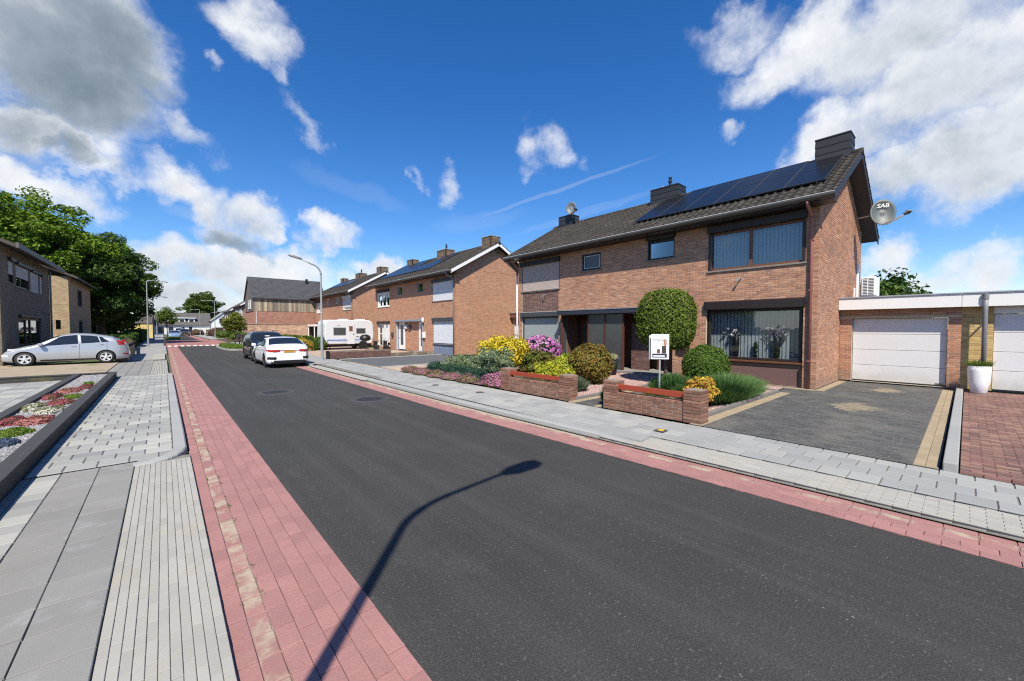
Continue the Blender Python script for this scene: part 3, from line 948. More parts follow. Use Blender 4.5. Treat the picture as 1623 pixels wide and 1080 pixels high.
def window(parent, o, P, u0, u1, z0, z1, frame=None, fr=0.06, splits=(), cross=None, glass=None, deep=0.09, back='room', sill=True, shutter=0.0, shutter_mat=None, box_h=0.0, box_mat=None, sill_mat=None, name='window', blinds=False, fan=None):
    """frame, panes, optional roller shutter pulled down by a share, shutter box, sill, blinds behind"""
    frame = frame or m_dark
    mb = MB()
    top = z1 - box_h
    fbox(mb, o, P, u0, u1, deep - 0.03, deep + 0.05, z0, z0 + fr)
    fbox(mb, o, P, u0, u1, deep - 0.03, deep + 0.05, top - fr, top)
    fbox(mb, o, P, u0, u0 + fr, deep - 0.028, deep + 0.048, z0 + fr, top - fr)
    fbox(mb, o, P, u1 - fr, u1, deep - 0.028, deep + 0.048, z0 + fr, top - fr)
    edges = [u0 + fr]
    for s in splits:
        c = u0 + (u1 - u0) * s
        fbox(mb, o, P, c - fr * 0.6, c + fr * 0.6, deep - 0.027, deep + 0.047, z0 + fr, top - fr)
        edges += [c - fr * 0.6, c + fr * 0.6]
    edges.append(u1 - fr)
    if cross:
        zc = z0 + (top - z0) * cross
        fbox(mb, o, P, u0 + fr, u1 - fr, deep - 0.02, deep + 0.04, zc - fr * 0.4, zc + fr * 0.4)
    wo = mb.build(name, frame, parent, bevel=0.004, seg=1)
    for i in range(0, len(edges), 2):
        a, b = edges[i], edges[i + 1]
        mb = MB()
        mb.add([fpt(o, P, x, deep + 0.012, z) for x, z in ((a, z0 + fr), (b, z0 + fr), (b, top - fr), (a, top - fr))], [(0, 1, 2, 3)])
        mb.build('pane', glass or m_glass, wo)
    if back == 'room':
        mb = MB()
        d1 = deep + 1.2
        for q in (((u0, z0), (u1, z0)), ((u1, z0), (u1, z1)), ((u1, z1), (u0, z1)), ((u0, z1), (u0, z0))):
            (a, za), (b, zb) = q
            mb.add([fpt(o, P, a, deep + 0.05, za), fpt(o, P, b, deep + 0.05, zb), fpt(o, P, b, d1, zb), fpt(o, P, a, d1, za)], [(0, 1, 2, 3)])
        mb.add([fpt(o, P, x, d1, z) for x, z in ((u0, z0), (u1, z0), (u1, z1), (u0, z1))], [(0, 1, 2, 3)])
        mb.build('interior', m_room, wo)  # near-black box added behind the glass to stop light leaking
    elif back is not None:
        mb = MB()
        mb.add([fpt(o, P, x, deep + 0.06, z) for x, z in ((u0, z0), (u1, z0), (u1, z1), (u0, z1))], [(0, 1, 2, 3)])
        mb.build('screen', back, wo)
    if blinds:
        a = u0 + fr * 0.5
        step = 0.105
        while a < u1 - fr * 0.5:
            mb = MB()
            w2 = 0.052
            tw = 0.030
            mb.add([fpt(o, P, a, deep + 0.24, z0 + 0.04), fpt(o, P, a + w2 * 1.55, deep + 0.24 - tw, z0 + 0.04), fpt(o, P, a + w2 * 1.55, deep + 0.24 - tw, top - 0.03), fpt(o, P, a, deep + 0.24, top - 0.03)], [(0, 1, 2, 3)])
            mb.build('blind_slat', m_lam, wo)
            a += step
    if sill:
        mb = MB()
        fbox(mb, o, P, u0 - 0.04, u1 + 0.04, -0.045, deep, z0 - 0.05, z0 - 0.002)
        mb.build('sill', sill_mat or m_stone_sill, wo, bevel=0.004, seg=1)
    if box_h:
        mb = MB()
        fbox(mb, o, P, u0 - 0.03, u1 + 0.03, -0.12, deep, top + 0.001, z1)
        mb.build('shutter_box', box_mat or m_dark, wo, bevel=0.01, seg=1)
    if shutter:
        zb = top - (top - z0) * shutter
        mb = MB()
        n = max(3, int((top - zb) / 0.055))
        for k in range(n):
            a, b = zb + (top - zb) * k / n, zb + (top - zb) * (k + 1) / n
            fbox(mb, o, P, u0 + 0.03, u1 - 0.03, deep - 0.075, deep - 0.055, a + 0.002, b - 0.002)
        mb.build('roller_shutter', shutter_mat or m_white, wo, bevel=0.004, seg=1)
        mb = MB()
        for a in (u0, u1 - 0.035):
            fbox(mb, o, P, a, a + 0.035, deep - 0.085, deep - 0.032, z0, top)
        mb.build('guide_rail', frame, wo)
    return wo


def tile_profile(n=7):
    out = []
    for i in range(n):
        t = i / (n - 1)
        h = 0.034 * math.sin(math.pi * min(1, t / 0.42)) if t < 0.42 else -0.010 * math.sin(math.pi * (t - 0.42) / 0.58)
        out.append((t, h))
    return out


TILE_CACHE = {}


def roof_tiles(parent, xe, ze, xr, zr, y0, y1, pitch=0.222, course=0.335, single=0, hide=None, mat=None, mat1=None, chim=()):
    """interlocking pan tiles on the street slope"""
    L = math.hypot(xr - xe, zr - ze)
    ux, uz = (xr - xe) / L, (zr - ze) / L
    nx, nz = -uz, ux
    nc, nr = int(round((y1 - y0) / pitch)), int(L / course)
    pitch, course = (y1 - y0) / nc, L / nr
    prof = tile_profile()
    tl = course + 0.05
    loc_v, loc_f = [], []
    n = len(prof)
    for s, lift in ((0.0, 0.040), (tl, 0.004)):
        for t, h in prof:
            loc_v.append((s, t * (pitch + 0.012), h + lift + 0.012))
    for t, h in prof:
        loc_v.append((0.004, t * (pitch + 0.012), h + 0.016))
    for i in range(n - 1):
        loc_f.append((i, i + 1, n + i + 1, n + i))
        loc_f.append((2 * n + i, 2 * n + i + 1, i + 1, i))
    cells = [(c, r) for c in range(nc) for r in range(nr)]
    base = base_of(parent)
    order = sorted(cells, key=lambda q: (q[0], q[1]))
    one = None
    cnt = 0
    V, F, RN = [], [], []
    lv = np.array(loc_v)
    lf = np.array(loc_f)
    for c, r in order:
        s0 = r * course
        y = y0 + c * pitch
        ox, oz = xe + ux * s0, ze + uz * s0
        hidden = hide is not None and hide(ox + ux * 0.17, y + 0.1)
        if any(a < y + 0.1 < b and ox + ux * 0.2 > d for a, b, d in chim):
            continue
        if single and cnt < single and not hidden:
            if one is None:
                one = bpy.data.meshes.new('roof_tile')
                one.from_pydata(loc_v, [], loc_f)
                one.materials.append(mat1 or m_tile1)
                one.polygons.foreach_set('use_smooth', [True] * len(one.polygons))
            o = bpy.data.objects.new('roof_tile', one)
            COL.objects.link(o)
            o.parent = parent
            o.location = (ox - base.x, y - base.y, oz - base.z)
            o.rotation_euler = (0, -math.atan2(uz, ux) + random.gauss(0, 0.004), random.gauss(0, 0.003))
            cnt += 1
        else:
            j = random.gauss(0, 0.002)
            b = len(V) * 0 + sum(len(x) for x in V)
            V.append(np.stack([ox + ux * lv[:, 0] + nx * (lv[:, 2] + j), y + lv[:, 1], oz + uz * lv[:, 0] + nz * (lv[:, 2] + j)], 1))
            F.append(lf)
            RN.append(random.random())
    if V:
        nv = len(lv)
        FF = np.concatenate([f + i * nv for i, f in enumerate(F)])
        npmesh('roof_tiles', np.concatenate(V), FF, mat or m_tile, parent, np.repeat(RN, len(lf)), kind='stuff', smooth=True)


def chimney(parent, x0, x1, y0, y1, z0, z1, mat, kind='slate', pots=1, brick=None):
    mb = MB()
    mb.box(x0, x1, y0, y1, z0, z1)
    co = mb.build('chimney', m_black if kind == 'slate' else m_mortar_dark, parent)
    if kind == 'slate':
        n = 5
        for k in range(n):
            a, b = z0 + (z1 - 0.05 - z0) * k / n, z0 + (z1 - 0.05 - z0) * (k + 1) / n
            mb = MB()
            e0, e1 = 0.022, 0.010
            for (lo, hi) in ((a + 0.004, b),):
                pts0 = [(x0 - e0, y0 - e0), (x1 + e0, y0 - e0), (x1 + e0, y1 + e0), (x0 - e0, y1 + e0)]
                pts1 = [(x0 - e1, y0 - e1), (x1 + e1, y0 - e1), (x1 + e1, y1 + e1), (x0 - e1, y1 + e1)]
                vs = [(p[0], p[1], lo) for p in pts0] + [(p[0], p[1], hi) for p in pts1]
                mb.add(vs, [(0, 1, 5, 4), (1, 2, 6, 5), (2, 3, 7, 6), (3, 0, 4, 7), (3, 2, 1, 0)])
            mb.build('slate_course', m_slate, co)
        MB().box(x0 - 0.03, x1 + 0.03, y0 - 0.03, y1 + 0.03, z1 - 0.05, z1).build('cap', m_slate, co, bevel=0.01)
    else:
        V = MB()
        z = z0
        r = 0
        while z < z1 - 0.06:
            for (o, P, u0, u1) in (('W', x0 - 0.012, y0 - 0.012, y1 + 0.012), ('S', y0 - 0.012, x0 - 0.012, x1 + 0.012)):
                s = u0 - (0.11 if r % 2 else 0)
                while s < u1:
                    a, b = max(s, u0), min(s + 0.21, u1)
                    if b - a > 0.03:
                        fbox(V, o, P, a, b, 0.0, 0.05, z, z + 0.052)
                    s += 0.222
            z += 0.0635
            r += 1
        V.build('bricks', brick or M('chimney_brick', (0.17, 0.12, 0.08), 0.95, 0.5, 4, rnd=0.25, pal=[(0.15, 0.10, 0.07), (0.21, 0.15, 0.10), (0.12, 0.09, 0.06)], stain=[((0.36, 0.35, 0.32), 3, 0.58, 0.7)]), co, kind='stuff')
        MB().box(x0 - 0.04, x1 + 0.04, y0 - 0.04, y1 + 0.04, z1 - 0.055, z1).build('cap', M('mortar_cap', (0.22, 0.20, 0.17), 0.95, 0.4, 6), co, bevel=0.015)
    cx, cy_ = (x0 + x1) / 2, (y0 + y1) / 2
    if pots:
        mb = MB().lathe([(0.055, z1), (0.055, z1 + 0.22), (0.085, z1 + 0.23), (0.085, z1 + 0.30), (0.06, z1 + 0.31), (0.06, z1 + 0.40), (0.075, z1 + 0.41), (0.075, z1 + 0.46), (0.02, z1 + 0.47)], (cx, cy_ - 0.1, 0), 12)
        mb.build('flue_pipe', m_black, co, smooth=False)
    if pots > 1:
        MB().lathe([(0.05, z1), (0.05, z1 + 0.10), (0.09, z1 + 0.11), (0.02, z1 + 0.17)], (cx, cy_ + 0.22, 0), 12).build('flue_cap', m_zinc, co)
    # lead flashing at the foot
    return co


XF = 13.8          # street front of the row on the right


def semi(name, label, dy, front_holes, verge_mat, chim, single=0, hide=None, gable_brick=None, front_brick=None, far=False, pipe_mat=None, verge_d=0.43):
    y0, y1 = 2.77 + dy, 15.25 + dy
    xb = 20.4
    zb = 0.12
    t = root(name, (XF, (y0 + y1) / 2, zb), label, 'house')
    ze, xe = 5.40, 13.22
    xr, zr = 17.0, 7.52
    xq, zq = 20.95, 5.28
    sl_ = (zr - ze) / (xr - xe)
    def und(x):
        return ze + (x - xe) * sl_ - 0.10 if x < xr else zr - (x - xr) * (zr - zq) / (xq - xr) - 0.10
    wall(t, 'W', XF, y0, y1, zb, 5.52, front_holes, front_brick or m_brick, name='front_wall', single=300 if single else 0)
    wall(t, 'S', y0, XF, xb, zb, und(XF) , (), gable_brick or front_brick or m_brick, gable=[(XF, und(XF)), (xr, und(xr)), (xb, und(xb))], name='side_wall')
    mb = MB()
    mb.box(XF + 0.14, xb, y1 - 0.2, y1, zb, und(XF) - 0.02)
    mb.box(xb - 0.2, xb - 0.002, y0 + 0.2, y1 - 0.21, zb, und(xb) - 0.02)
    mb.prism([(XF + 0.14, und(XF) - 0.018), (xr, und(xr) - 0.03), (xb - 0.01, und(xb) - 0.018)], 'y', y1 - 0.19, y1 - 0.01)
    mb.box(XF + 0.2, xb - 0.21, y0 + 0.02, y0 + 0.15, zb, 5.2)
    mb.build('rear_walls', m_mortar, t)
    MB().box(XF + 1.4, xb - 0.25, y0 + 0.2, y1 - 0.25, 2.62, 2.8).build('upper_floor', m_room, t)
    # roof: deck, boards, gutter, tiles
    ya, yb = y0 - verge_d, y1 + verge_d
    th = 0.07
    ro = MB().prism([(xe + 0.02, ze - th), (xe + 0.02, ze), (xr, zr), (xq, zq), (xq, zq - th), (xr, zr - th)], 'y', ya + 0.03, yb - 0.03).build('roof', m_dark, t)
    for yv in (ya, yb - 0.028):
        mb = MB()
        mb.prism([(xe - 0.02, ze - 0.20), (xe - 0.02, ze + 0.02), (xr, zr + 0.025), (xr, zr - 0.195)], 'y', yv, yv + 0.028)
        mb.prism([(xq + 0.02, zq - 0.20), (xq + 0.02, zq + 0.02), (xr, zr + 0.0255), (xr, zr - 0.194)], 'y', yv, yv + 0.028)
        mb.build('verge_board', verge_mat, ro)
    # boxed eaves
    MB().box(xe + 0.03, XF - 0.004, ya + 0.05, yb - 0.05, ze - 0.16, ze - 0.135).build('soffit', m_dark, ro)
    g = MB()
    gp = [(xe - 0.10, ze + 0.005), (xe - 0.105, ze - 0.05), (xe - 0.08, ze - 0.105), (xe + 0.0, ze - 0.125), (xe + 0.025, ze - 0.125), (xe + 0.025, ze - 0.03), (xe + 0.01, ze - 0.03), (xe + 0.008, ze - 0.10), (xe - 0.07, ze - 0.09), (xe - 0.09, ze - 0.045), (xe - 0.088, ze + 0.005)]
    g.prism(gp, 'y', ya - 0.01, yb + 0.01)
    g.build('gutter', M('gutter_dark', (0.06, 0.055, 0.05), 0.5, 0.2), ro)
    MB().tube([(xe - 0.096, ya - 0.01, ze + 0.006), (xe - 0.096, yb + 0.01, ze + 0.006)], 0.011, 6).build('gutter_lip', M('gutter_lip', (0.55, 0.56, 0.56), 0.4, 0.1), ro)
    roof_tiles(ro, xe - 0.03, ze + 0.0, xr, zr, ya - 0.01, yb, single=single, hide=hide, chim=chim['cut'])
    # rear slope tiles only near the verge, where they can be seen edge on
    mb = MB()
    n = 13
    for k in range(n):
        f0, f1 = k / n, (k + 1) / n
        xa_, za_ = xr + (xq - xr) * f0, zr + (zq - zr) * f0
        xb_, zb_ = xr + (xq - xr) * f1, zr + (zq - zr) * f1
        mb.prism([(xa_, za_ + 0.012), (xa_, za_ + 0.03), (xb_ + 0.04, zb_ + 0.075), (xb_ + 0.04, zb_ + 0.035)], 'y', ya - 0.02, yb + 0.02)
    mb.build('rear_tiles', m_tile, ro, kind='stuff')
    rt = int((yb - ya) / 0.36)
    for k in range(rt):
        a = ya - 0.02 + (yb - ya + 0.04) * k / rt
        mb = MB()
        mb.lathe([(0.115, a), (0.12, a + 0.02), (0.105, a + (yb - ya) / rt + 0.015)], (xr, 0, zr + 0.0), 10, axis='y')
        mb.build('ridge_tile', m_tile, ro, smooth=True)
    for cspec in chim['list']:
        chimney(ro, *cspec)
    # rain pipe at the near corner
    pm = pipe_mat or M('pink_pipe', (0.30, 0.12, 0.10), 0.5, 0.15, 3)
    py = y0 + 0.16
    pp = MB().tube([(xe - 0.03, py, ze - 0.11), (xe + 0.02, py, ze - 0.22), (XF - 0.09, py, ze - 0.42), (XF - 0.06, py, ze - 0.6), (XF - 0.06, py, zb + 0.02)], 0.042, 10)
    po = pp.build('rain_pipe', pm, t, smooth=True)
    for zc in (0.9, 2.9, 4.3):
        MB().box(XF - 0.105, XF - 0.0, py - 0.05, py + 0.05, zc, zc + 0.025).build('bracket', pm, po)
    return t, ro


# ---- the house for sale in front: openings measured along the street
H1_HOLES = [(3.08, 5.76, 3.74, 5.20), (3.10, 5.82, 0.13, 2.72), (6.95, 8.00, 4.38, 5.26), (10.14, 11.16, 4.32, 5.04), (12.44, 15.0, 3.70, 5.14), (12.48, 14.98, 0.80, 2.62), (6.98, 12.06, 0.13, 2.42), (12.5, 14.98, 2.66, 3.64)]
PANEL_Y = [2.70 + 1.005 * k for k in range(7)]
h1, h1roof = semi('semi_detached_house', 'red brick semi-detached house with solar panels beside the white garage doors', 0.0, H1_HOLES, m_dark,
          dict(list=[(16.75, 17.45, 2.62, 3.52, 6.9, 8.20, None, 'slate', 0), (16.7, 17.4, 8.30, 9.55, 6.9, 8.06, None, 'slate', 2), (16.7, 17.3, 14.2, 15.1, 6.9, 8.00, None, 'slate', 0)], cut=[(2.6, 3.54, 16.6), (8.28, 9.57, 16.6), (14.18, 15.12, 16.6)]),
          single=300, hide=lambda x, y: 2.75 < y < 8.7 and 14.15 < x)
X1 = XF
# upper big window with two panes and blinds
wbig = window(h1, 'W', X1, 3.08, 5.76, 3.74, 5.20, frame=m_brown, fr=0.075, splits=(0.535,), box_h=0.22, blinds=True, sill_mat=m_stone_sill)
mb = MB()
for a, b in ((3.08, 3.16), (5.68, 5.76)):
    fbox(mb, 'W', X1, a, b, -0.02, 0.055, 3.745, 4.975)
mb.build('guide_rail', m_dark, wbig)
# living room window
wl = window(h1, 'W', X1, 3.14, 5.78, 0.84, 2.70, frame=m_dark, fr=0.08, box_h=0.25, blinds=True, sill=False, deep=0.13)
MB().box(X1 + 0.02, X1 + 0.2, 3.12, 5.80, 0.78, 0.838).build('sill', m_brown, wl, bevel=0.006)
MB().box(X1 + 0.04, X1 + 0.2, 3.12, 5.80, 0.66, 0.778).build('apron_board', m_dark, wl)
MB().box(X1 + 0.05, X1 + 0.2, 3.18, 5.76, 0.13, 0.655).build('pebbledash_panel', M('pebbledash', (0.13, 0.075, 0.068), 0.95, 0.1, 2, fine=(110, 0.55), bump=0.8, bs=110), h1)
mb = MB()
for a, b in ((3.10, 3.178), (5.762, 5.82)):
    fbox(mb, 'W', X1, a, b, 0.0, 0.18, 0.13, 0.655)
mb.build('panel_edge', m_dark, h1)
MB().box(X1 - 0.10, X1 + 0.02, 3.06, 5.86, 2.46, 2.725).build('shutter_hood', m_black, wl, bevel=0.01)
# small windows
window(h1, 'W', X1, 6.95, 8.00, 4.38, 5.26, frame=m_dark, fr=0.07, box_h=0.16, shutter=0.12, shutter_mat=m_black)
window(h1, 'W', X1, 10.14, 11.16, 4.32, 5.04, frame=m_black, fr=0.06, back=M('grey_shutter', (0.10, 0.105, 0.11), 0.6), glass=M('dull_glass', (0.10, 0.105, 0.115), 0.2))
mb = MB()
for q in ((10.24, 11.06, 4.415, 4.435), (10.24, 11.06, 4.925, 4.945), (10.24, 10.26, 4.435, 4.925), (11.04, 11.06, 4.435, 4.925)):
    fbox(mb, 'W', X1, q[0], q[1], 0.06, 0.075, q[2], q[3])
mb.build('window_bead', m_white, h1)
# neighbour half: closed beige shutter, dark brick spandrel, grey screen below
window(h1, 'W', X1, 12.44, 15.0, 3.70, 5.14, frame=m_dark, fr=0.07, box_h=0.2, shutter=1.0, shutter_mat=M('beige_shutter', (0.42, 0.35, 0.31), 0.6, 0.06, 2))
wall(h1, 'W', X1 + 0.02, 12.5, 14.98, 2.66, 3.64, (), m_brick_dark, m_mortar, name='spandrel')
window(h1, 'W', X1, 12.48, 14.98, 0.80, 2.62, frame=m_anth, fr=0.07, box_h=0.22, back=M('grey_screen', (0.27, 0.30, 0.30), 0.35, 0.05, 2), glass=MATS['grey_screen'], box_mat=m_anth)
for (y, z) in ((4.75, 3.42), (13.3, 3.42)):
    mb = MB().tube([(X1, y, z), (X1 - 0.09, y, z + 0.01), (X1 - 0.12, y + 0.05, z - 0.05)], 0.018, 8)
    mb.lathe([(0.035, X1 - 0.16), (0.028, X1 - 0.1), (0.012, X1 - 0.08)], (0, y + 0.05, z - 0.06), 10, axis='x')
    mb.build('shutter_crank_eye', m_zinc, h1)
# porch: flat canopy, recess, glazed screens, doors
pc = MB().box(X1 - 0.52, X1 + 1.1, 6.92, 12.12, 2.425, 2.60).build('porch_canopy', M('canopy_blue_black', (0.025, 0.030, 0.042), 0.45, 0.15, 3), h1, bevel=0.012)
MB().box(X1 - 0.54, X1 - 0.005, 6.90, 12.14, 2.601, 2.625).build('zinc_edge', m_zinc, pc)
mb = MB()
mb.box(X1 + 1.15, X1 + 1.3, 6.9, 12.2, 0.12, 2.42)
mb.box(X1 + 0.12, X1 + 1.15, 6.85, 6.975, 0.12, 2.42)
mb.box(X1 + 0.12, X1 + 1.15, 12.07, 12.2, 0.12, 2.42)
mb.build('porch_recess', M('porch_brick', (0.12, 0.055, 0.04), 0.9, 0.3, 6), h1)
MB().box(X1 - 0.45, X1 + 1.15, 6.98, 12.06, 0.121, 0.20).build('porch_step', M('step_stone', (0.22, 0.21, 0.19), 0.85, 0.25, 4), h1, bevel=0.008)
m_ribglass = M('ribbed_glass', (0.055, 0.062, 0.060), 0.22, 0.25, 5, fine=(30, 0.3), spec=0.6)
for (a, b) in ((9.74, 10.52), (8.88, 9.66)):
    sc_ = MB().box(X1 - 0.28, X1 - 0.25, a, b, 0.24, 2.40).build('glazed_screen', m_ribglass, h1)
    mb = MB()
    for y in (a - 0.05, b):
        mb.box(X1 - 0.31, X1 - 0.22, y, y + 0.045, 0.20, 2.424)
    mb.build('screen_post', M('red_brown_wood', (0.10, 0.035, 0.022), 0.5, 0.2, 5), sc_)
sc_ = MB().box(X1 - 0.27, X1 + 0.0, 11.98, 12.02, 0.24, 2.40).build('glazed_screen', m_ribglass, h1)
MB().box(X1 - 0.33, X1 - 0.275, 11.97, 12.04, 0.2, 2.424).build('screen_post', MATS['red_brown_wood'], sc_)
for (a, b) in ((11.02, 11.92), (7.15, 8.05)):
    do = MB().box(X1 + 0.85, X1 + 0.90, a, b, 0.20, 2.30).build('front_door', M('door_brown', (0.07, 0.026, 0.014), 0.4, 0.3, 9), h1, bevel=0.004)
    for k in range(3):
        MB().box(X1 + 0.842, X1 + 0.848, a + 0.2 + k * 0.2, a + 0.3 + k * 0.2, 0.6, 2.0).build('door_light', m_ribglass, do)
    MB().tube([(X1 + 0.80, a + 0.08, 1.15), (X1 + 0.80, a + 0.08, 1.35)], 0.014, 8).build('handle', m_zinc, do)
mb = MB()
mb.box(X1 + 0.5, X1 + 0.56, 8.06, 8.78, 1.95, 1.985)
mb.build('porch_rail', m_zinc, h1)
wall(h1, 'W', X1 - 0.02, 6.78, 6.975, 0.13, 2.42, (), m_brick, name='porch_pier')
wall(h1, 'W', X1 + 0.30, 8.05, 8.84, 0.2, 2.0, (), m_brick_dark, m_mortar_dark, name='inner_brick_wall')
MB().box(X1 - 0.16, X1 - 0.002, 6.35, 6.72, 1.10, 1.38).build('letter_box', m_dark, h1, bevel=0.01)
# plinth band of sand-coloured pavers along the house foot is laid with the drive below

# ---- solar panels: two rows up the slope
sl_ang = math.atan2(7.52 - 5.40, 17.0 - 13.22)
ux, uz = math.cos(sl_ang), math.sin(sl_ang)
ordin = ['first', 'second', 'third', 'fourth', 'fifth', 'sixth']
for row, (s0, s1, rn) in enumerate(((0.98, 2.66, 'lower'), (2.69, 4.20, 'upper'))):
    for k in range(6):
        if row == 1 and k == 0:
            s1k = 3.86
        elif row == 1 and k == 5:
            s1k = 3.86
        else:
            s1k = s1
        ya, yb = PANEL_Y[k] + 0.008, PANEL_Y[k + 1] - 0.008
        ox, oz = 13.22 + ux * s0 - uz * 0.16, 5.40 + uz * s0 + ux * 0.16
        o = root('solar_panel', (ox, ya, oz), '%s-row black solar panel, %s from the gable end beside the garages' % (rn, ordin[k]), 'solar panel', 'solar panels on the near brick roof')
        ln, wd = s1k - s0, yb - ya
        o.rotation_euler = (0, -sl_ang, 0)
        mb = MB()
        f = 0.018
        mb.box(0, ln, 0, f, -0.035, 0)
        mb.box(0, ln, wd - f, wd, -0.035, 0)
        mb.box(0, f, f, wd - f, -0.035, 0)
        mb.box(ln - f, ln, f, wd - f, -0.035, 0)
        mb.build('frame', m_pframe, o, local=True)
        MB().box(f, ln - f, f, wd - f, -0.03, -0.004).build('cell_sheet', m_panel, o, local=True)
        mb = MB()
        for y in (0.2, wd - 0.24):
            mb.box(0.1, ln - 0.1, y, y + 0.04, -0.15, -0.0355)
        mb.build('mounting_rail', m_zinc, o, local=True)


# ---- the next two pairs along the street
def pair(dy, label, shut, verge, front_brick, pipe):
    d = dy
    holes = [(2.95 + d, 5.60 + d, 3.66, 5.06), (2.95 + d, 5.55 + d, 0.13, 2.52), (6.95 + d, 7.75 + d, 4.40, 5.08), (10.15 + d, 10.98 + d, 4.40, 5.02), (12.45 + d, 14.75 + d, 3.62, 5.0), (12.45 + d, 14.8 + d, 0.35, 2.4), (7.0 + d, 11.2 + d, 0.13, 2.32)]
    t, ro = semi('semi_detached_house', label, d, holes, verge,
                 dict(list=[(16.6, 17.4, 2.75 + d, 3.75 + d, 6.9, 8.05, None, 'brick', 0), (16.6, 17.4, 8.4 + d, 9.7 + d, 6.9, 8.0, None, 'brick', 2), (16.7, 17.3, 14.1 + d, 15.1 + d, 6.9, 7.95, None, 'brick', 0)], cut=[(2.7 + d, 3.8 + d, 16.5), (8.35 + d, 9.75 + d, 16.5), (14.05 + d, 15.15 + d, 16.5)]),
                 front_brick=front_brick, pipe_mat=pipe)
    P = XF
    fm = m_blueframe if shut == 'grey' else m_white
    window(t, 'W', P, 2.95 + d, 5.60 + d, 3.66, 5.06, frame=fm, fr=0.07, box_h=0.18, shutter=1.0 if shut == 'grey' else 0.8, shutter_mat=M('pale_shutter', (0.62, 0.65, 0.68), 0.5, 0.04, 2), box_mat=m_anth if shut == 'grey' else m_white)
    wl_ = window(t, 'W', P, 2.95 + d, 5.55 + d, 0.80, 2.52, frame=fm, fr=0.08, box_h=0.22, shutter=0.97, shutter_mat=MATS['pale_shutter'], box_mat=m_anth)
    MB().box(P + 0.03, P + 0.2, 2.97 + d, 5.53 + d, 0.13, 0.74).build('blue_panel', M('blue_panel', (0.16, 0.20, 0.28), 0.6, 0.15, 3), t)
    for (a, b, z0, z1) in ((6.95, 7.75, 4.40, 5.08), (10.15, 10.98, 4.40, 5.02)):
        window(t, 'W', P, a + d, b + d, z0, z1, frame=fm, fr=0.08, sill=False, splits=())
    window(t, 'W', P, 12.45 + d, 14.75 + d, 3.62, 5.0, frame=m_white, fr=0.09, splits=(0.33, 0.66), box_h=0.2, shutter=0.18, shutter_mat=MATS['pale_shutter'], sill_mat=m_white)
    window(t, 'W', P, 12.45 + d, 14.8 + d, 0.35, 2.4, frame=m_white, fr=0.08, splits=(0.33, 0.66), cross=0.55, box_h=0.2, box_mat=m_dark, sill_mat=m_white)
    # entrance recess with two white doors
    mb = MB()
    mb.box(P - 0.12, P + 0.02, 6.92 + d, 11.28 + d, 2.325, 2.47)
    mb.box(P - 0.08, P + 0.25, 6.92 + d, 6.998 + d, 0.13, 2.324)
    mb.box(P - 0.08, P + 0.25, 11.202 + d, 11.28 + d, 0.13, 2.324)
    mb.build('porch_frame', M('porch_blue', (0.20, 0.23, 0.29), 0.6, 0.1, 3), t, bevel=0.006)
    wall(t, 'W', P + 0.25, 7.95 + d, 10.2 + d, 0.13, 2.32, (), front_brick, name='porch_wall')
    mb = MB()
    mb.box(P + 0.27, P + 0.4, 6.9 + d, 11.3 + d, 0.13, 2.4)
    mb.build('porch_back', m_room, t)
    for (a, b) in ((7.02, 7.94), (10.22, 11.18)):
        do = MB().box(P + 0.20, P + 0.26, a + d, b + d, 0.2, 2.30).build('front_door', m_white, t, bevel=0.005)
        MB().box(P + 0.19, P + 0.198, a + d + 0.22, b + d - 0.3, 0.55, 2.1).build('door_light', m_ribglass, do)
        MB().tube([(P + 0.16, b + d - 0.1, 1.1), (P + 0.16, b + d - 0.22, 1.1)], 0.014, 8).build('handle', m_zinc, do)
    MB().box(P - 0.25, P + 0.2, 6.95 + d, 8.0 + d, 0.12, 0.19).build('door_step', M('step_stone', (0.22, 0.21, 0.19), 0.85), t, bevel=0.01)
    # letter boxes, lamp, meter box on the porch wall
    for (y, z, w_, h_, m_) in ((6.55, 1.15, 0.32, 0.42, m_white), (9.2, 1.75, 0.32, 0.3, m_anth), (9.75, 1.8, 0.36, 0.26, m_white), (11.7, 1.2, 0.28, 0.3, m_anth)):
        x = P + (0.25 if 8 < y < 10.2 else 0.0)
        mb = MB().box(x - 0.14, x - 0.005, y + d, y + d + w_, z, z + h_)
        mb.build('letter_box', m_, t, bevel=0.02)
    lm = MB().lathe([(0.03, 2.25), (0.09, 2.3), (0.10, 2.5), (0.03, 2.58)], (P - 0.12, 6.75 + d, 0), 10)
    lm.tube([(P, 6.75 + d, 2.2), (P - 0.12, 6.75 + d, 2.25)], 0.02, 6)
    lm.build('wall_lamp', m_white, t)
    mb = MB().tube([(P, 4.2 + d, 3.36), (P - 0.1, 4.2 + d, 3.36), (P - 0.12, 4.24 + d, 3.28)], 0.018, 6)
    mb.build('shutter_crank_eye', m_black, t)
    return t, ro


grey_pipe = M('grey_pipe', (0.22, 0.24, 0.27), 0.5, 0.15, 3)
h2, h2roof = pair(18.35, 'orange brick semi-detached house with white gable boards behind the yellow shrub', 'grey', m_white, m_brick2, grey_pipe)
h3, h3roof = pair(36.3, 'brick semi-detached house standing behind the white caravan', 'white', m_white, m_brick2, grey_pipe)
# white rain pipe at the far end of the first house
MB().tube([(13.2, 15.45, 5.28), (13.5, 15.42, 5.05), (XF + 0.02, 15.40, 4.75), (XF + 0.04, 15.40, 4.55)], 0.04, 8).build('rain_pipe', m_dark, h1, smooth=True)
MB().tube([(XF + 0.04, 15.40, 4.55), (XF + 0.04, 15.40, 0.15)], 0.042, 8).build('rain_pipe', m_whiteplastic, h1, smooth=True)

